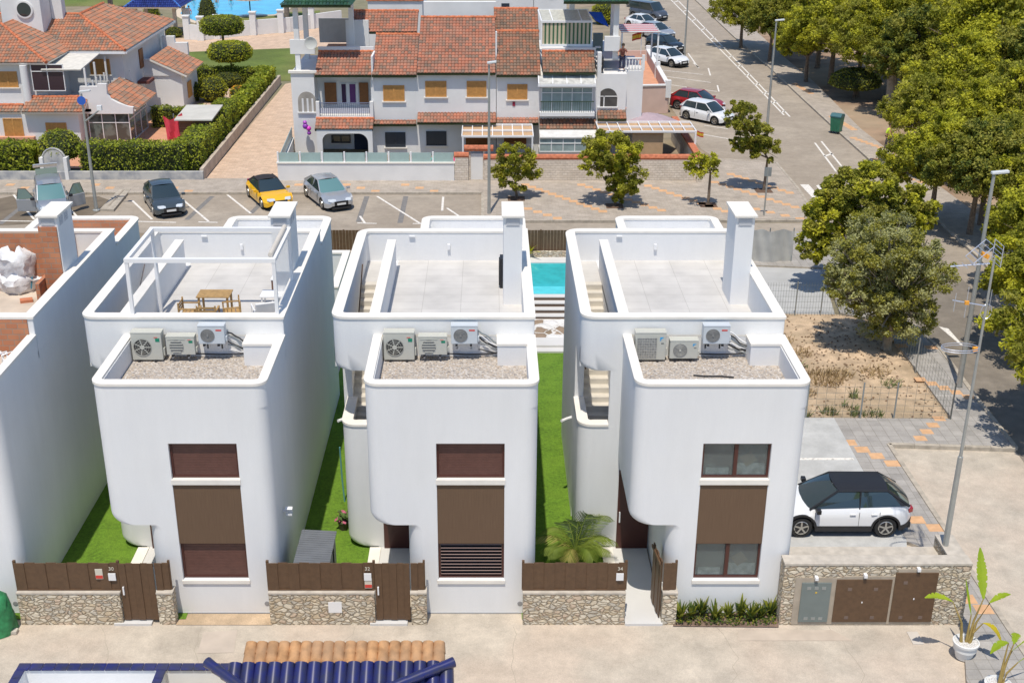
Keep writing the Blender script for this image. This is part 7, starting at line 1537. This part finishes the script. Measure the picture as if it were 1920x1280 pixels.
# leaf litter and weeds of the sandy plot
b = MB(); rnd = random.Random(8)
for k in range(1500):
    px_, py_ = rnd.uniform(1400, 1780), rnd.uniform(590, 788); 
    if px_ > 1600+(py_-590)*.95: continue
    dens = 1 if (px_-1600)**2/110**2+(py_-660)**2/55**2 < 1 else .28
    if rnd.random() > dens: continue
    q = G(px_, py_); leaf(b, Vector((q.x, q.y, .045)), .07, rnd, rnd.choice((0, 0, 1)), 2.5)
tag(b.build('leaf_litter', [M('dead_leaf', (.17, .10, .055), var=.2), M('dead_leaf_pale', (.33, .22, .12), var=.2)], fix=False), 'brown leaf litter scattered over the sandy plot', 'leaf litter', kind='stuff')
b = MB()
for (px_, py_, n_, r_, h_, m_) in ((1545, 712, 260, .8, .4, 0), (1460, 640, 120, .6, .3, 0), (1640, 700, 120, .6, .3, 0), (1500, 665, 90, .5, .3, 0), (1575, 705, 120, .5, .35, 0), (1555, 775, 60, .3, .35, 1), (1605, 778, 70, .3, .3, 1), (1670, 722, 60, .4, .25, 1), (1520, 740, 40, .3, .3, 0), (1600, 745, 50, .2, .4, 1), (1512, 780, 40, .2, .3, 1), (1590, 765, 40, .3, .25, 1), (1640, 780, 50, .3, .3, 1), (1500, 690, 40, .3, .25, 1)):
    q = G(px_, py_)
    for k in range(n_): a = rnd.uniform(0, 2*PI); rr_ = r_*math.sqrt(rnd.random()); p0 = Vector((q.x+rr_*math.cos(a), q.y+rr_*math.sin(a), .02)); d = Vector((rnd.gauss(0, .12), rnd.gauss(0, .12), h_*rnd.uniform(.4, 1))); s = Vector((rnd.uniform(-.02, .02), .02, 0)); b.quad(p0-s, p0+s, p0+d+s*.3, p0+d-s*.3, m_)
tag(b.build('dry_weeds', [M('dry_grass', (.42, .30, .15), var=.2), M('weed_green', (.16, .19, .06), var=.2)], fix=False), 'dry weeds growing on the sandy plot', 'weeds', kind='stuff')
# flower bed under the right villa
def strap_plant(name, loc, n_, L, mats, label, cat, group=None, wid=.045, seed=0, droop=.5, spread=.6):
    T = thing(name, loc, label, cat, group); rnd = random.Random(seed); b = MB()
    for k in range(n_):
        a = rnd.uniform(0, 2*PI); sp_ = rnd.uniform(.1, spread); l_ = L*rnd.uniform(.6, 1.1); w = wid*rnd.uniform(.7, 1.2); s = Vector((-math.sin(a), math.cos(a), 0)); pr = None
        for j in range(6):
            t = j/5; p = Vector((math.cos(a)*sp_*l_*t**1.3, math.sin(a)*sp_*l_*t**1.3, l_*(t-droop*sp_*t*t))); ww = w*math.sin(PI*min(.97, .18+t*.8)); c = (p-s*ww, p+s*ww)
            if pr: b.quad(pr[0], pr[1], c[1], c[0], k % len(mats))
            pr = c
    b.build('leaves', mats, T, fix=False); return T
SL = [leaf_mat('strap_green', (.13, .19, .04), (.06, .10, .02)), leaf_mat('strap_yellow', (.38, .36, .05), (.18, .22, .03))]
spots = (1275, 1295, 1315, 1340, 1365, 1388, 1408, 1426, 1444)
for k, px_ in enumerate(spots): q = G(px_, 1164-(k % 3)*4); strap_plant('bed_plant', (q.x, q.y, .02), 30, (.66, .54, .7)[k % 3], SL, ('strap-leaved plant in the bed under the right villa, ' + ('leftmost of the row', 'second from the left', 'third from the left', 'fourth from the left', 'in the middle of the row', 'fourth from the right', 'third from the right', 'second from the right', 'rightmost of the row')[k]), 'plant', 'strap-leaved plants in the bed', seed=k)
b = MB(); rnd = random.Random(31)
for k in range(700):
    q = G(rnd.uniform(1266, 1456), rnd.uniform(1150, 1174)); leaf(b, Vector((q.x, q.y, .03+rnd.random()*.16)), .045, rnd, rnd.choice((0, 0, 1)))
tag(b.build('ground_cover', [SL[0], SL[1]], fix=False), 'low leafy ground cover between the strap-leaved plants', 'ground cover', kind='stuff')
# palm in the garden of number 34
q = G(1078, 1058); T = thing('garden_palm', (q.x, q.y, 0), 'young feathery palm behind the board fence of number 34', 'palm tree'); T.scale = (.84, .84, .84)
PG = [leaf_mat('palm_green', (.26, .32, .05), (.13, .19, .03)), leaf_mat('palm_dark', (.08, .13, .03), (.04, .07, .02)), leaf_mat('palm_yellow', (.50, .42, .14), (.32, .3, .08))]
rnd = random.Random(5)
for k, (a, L, up, mi) in enumerate(((175, 1.5, 1.25, 2), (160, 1.25, 1.6, 0), (195, 1.3, .9, 2), (38, 1.75, 1.9, 0), (55, 1.3, 2.0, 1), (0, 1.45, 1.2, 2), (-20, 1.25, .9, 0), (-60, 1.1, 1.0, 2), (-110, 1.0, .9, 2), (110, 1.2, 1.5, 1), (-150, 1.15, .9, 0), (80, 1.0, 1.6, 1), (20, 1.3, 1.0, 0))):
    a = R(a); b = MB(); P_ = []
    for j in range(17):
        t = j/16; P_.append(Vector((math.cos(a)*L*t**1.15, math.sin(a)*L*t**1.15, .5+up*.62*math.sin(t*PI*.72)-.15*t)))
    b.tube(P_, [.018*(1-.7*j/16) for j in range(17)], 5, m=0)
    for j in range(2, 17):
        p0 = P_[j]; d = (P_[j]-P_[j-1]).normalized(); s = Vector((-math.sin(a), math.cos(a), 0)); l_ = .5*math.sin(PI*(.12+.8*j/16))+.08
        for sg in (-1, 1):
            for h_ in (0, .5):
                pp = P_[j-1].lerp(p0, h_+.3); e = pp+(s*sg*.8+d*.75+Vector((0, 0, -.3-.15*rnd.random()))).normalized()*l_; w = d*.022; b.quad(pp-w, pp+w, e+w*.3, e-w*.3, mi if (rnd.random() < .8 and (mi != 2 or k % 4 == 0)) else 0)
    b.build('frond', PG, T, fix=False)
MB().lathe([(.16, 0), (.12, .25), (.07, .5)], n=10).build('stem', M('palm_stem', (.25, .2, .08), var=.2), T, smooth=True)
q = AY(1003, 490, 56.6); strap_plant('pool_plant', (1.95, 57.1, .75), 14, .95, [LY, LB], 'leaning yellow-green plant beside the turquoise pool', 'plant', seed=3, wid=.09, spread=1.0)
# potted banana plants
def banana(loc, label, leaves, group, seed=0):
    T = thing('potted_plant', loc, label, 'potted plant', group); T.scale = (.9, .9, .9)
    pm = M('pot_white', (.76, .76, .74), rough=.5, var=.05)
    MB().lathe([(.86*a_, .95*c_) for a_, c_ in ((.23, 0), (.27, .03), (.34, .32), (.385, .34), (.385, .38), (.38, .52), (.43, .54), (.44, .62), (.40, .63), (.38, .58))], n=32).build('pot', pm, T, smooth=True, ang=30)
    MB().lathe([(.32, .5), (.32, .555)], n=24).build('white_pebbles', M('pebbles', (.75, .73, .7), rough=1, var=.35, sc=25, bump=.8), T)
    rnd = random.Random(seed); GL = [leaf_mat('banana_green', (.40, .50, .03), (.24, .36, .02)), leaf_mat('banana_yellow', (.62, .50, .03), (.42, .34, .03))]
    for (sx, sy, L, lz, la, ll, lw, m_, dr) in leaves:
        st = [Vector((sx*.25, sy*.25, .55)), Vector((sx*.4, sy*.4, .55+lz*.5)), Vector((sx, sy, .55+lz))]; MB().tube(st, [.05, .03, .015], 6).build('stalk', M('stalk', (.36, .26, .08), var=.2), T, smooth=True)
        b = MB(); pr = None; N = 30; d0 = Vector((math.cos(la), math.sin(la), 0)); s = Vector((-math.sin(la), math.cos(la), 0))
        for j in range(N+1):
            t = j/N; p = st[-1]+d0*ll*t*(1-.25*dr*t)+Vector((0, 0, ll*((1-dr)*t-dr*.9*t*t))); w = lw*math.sin(PI*(.06+.9*t))*(1-.5*(j % 2 == 0)*rnd.random()**2); fold = Vector((0, 0, .3*w))
            c = (p-s*w+fold, p, p+s*w+fold)
            if pr: b.quad(pr[0], pr[1], c[1], c[0], m_); b.quad(pr[1], pr[2], c[2], c[1], m_)
            pr = c
        b.build('leaf', GL, T, fix=False)
q = G(1806, 1232); banana((q.x, q.y, 0), 'large white pot with tall upright banana leaves beside the cabinet wall', [(-.55, .1, 0, 1.35, PI, .95, .17, 0, .45), (.32, .1, 0, 1.45, R(85), .95, .16, 0, -.1), (.5, .05, 0, 1.35, R(15), .75, .13, 0, .4), (.35, -.1, 0, .75, R(-30), .85, .14, 1, .95), (.05, .1, 0, .9, R(100), .5, .04, 0, -.4)], 'white pots with banana plants', 1)
q = G(1866, 1312); banana((q.x, q.y, 0), 'white pot with a drooping banana plant cut off by the bottom edge', [(.1, .1, 0, 1.35, R(200), .7, .14, 0, .7), (.25, .1, 0, 1.3, R(60), .6, .13, 0, .5), (.3, .2, 0, 1.0, R(10), .9, .03, 0, .1), (.4, -.05, 0, .8, R(0), .7, .03, 0, .0)], 'white pots with banana plants', 2)
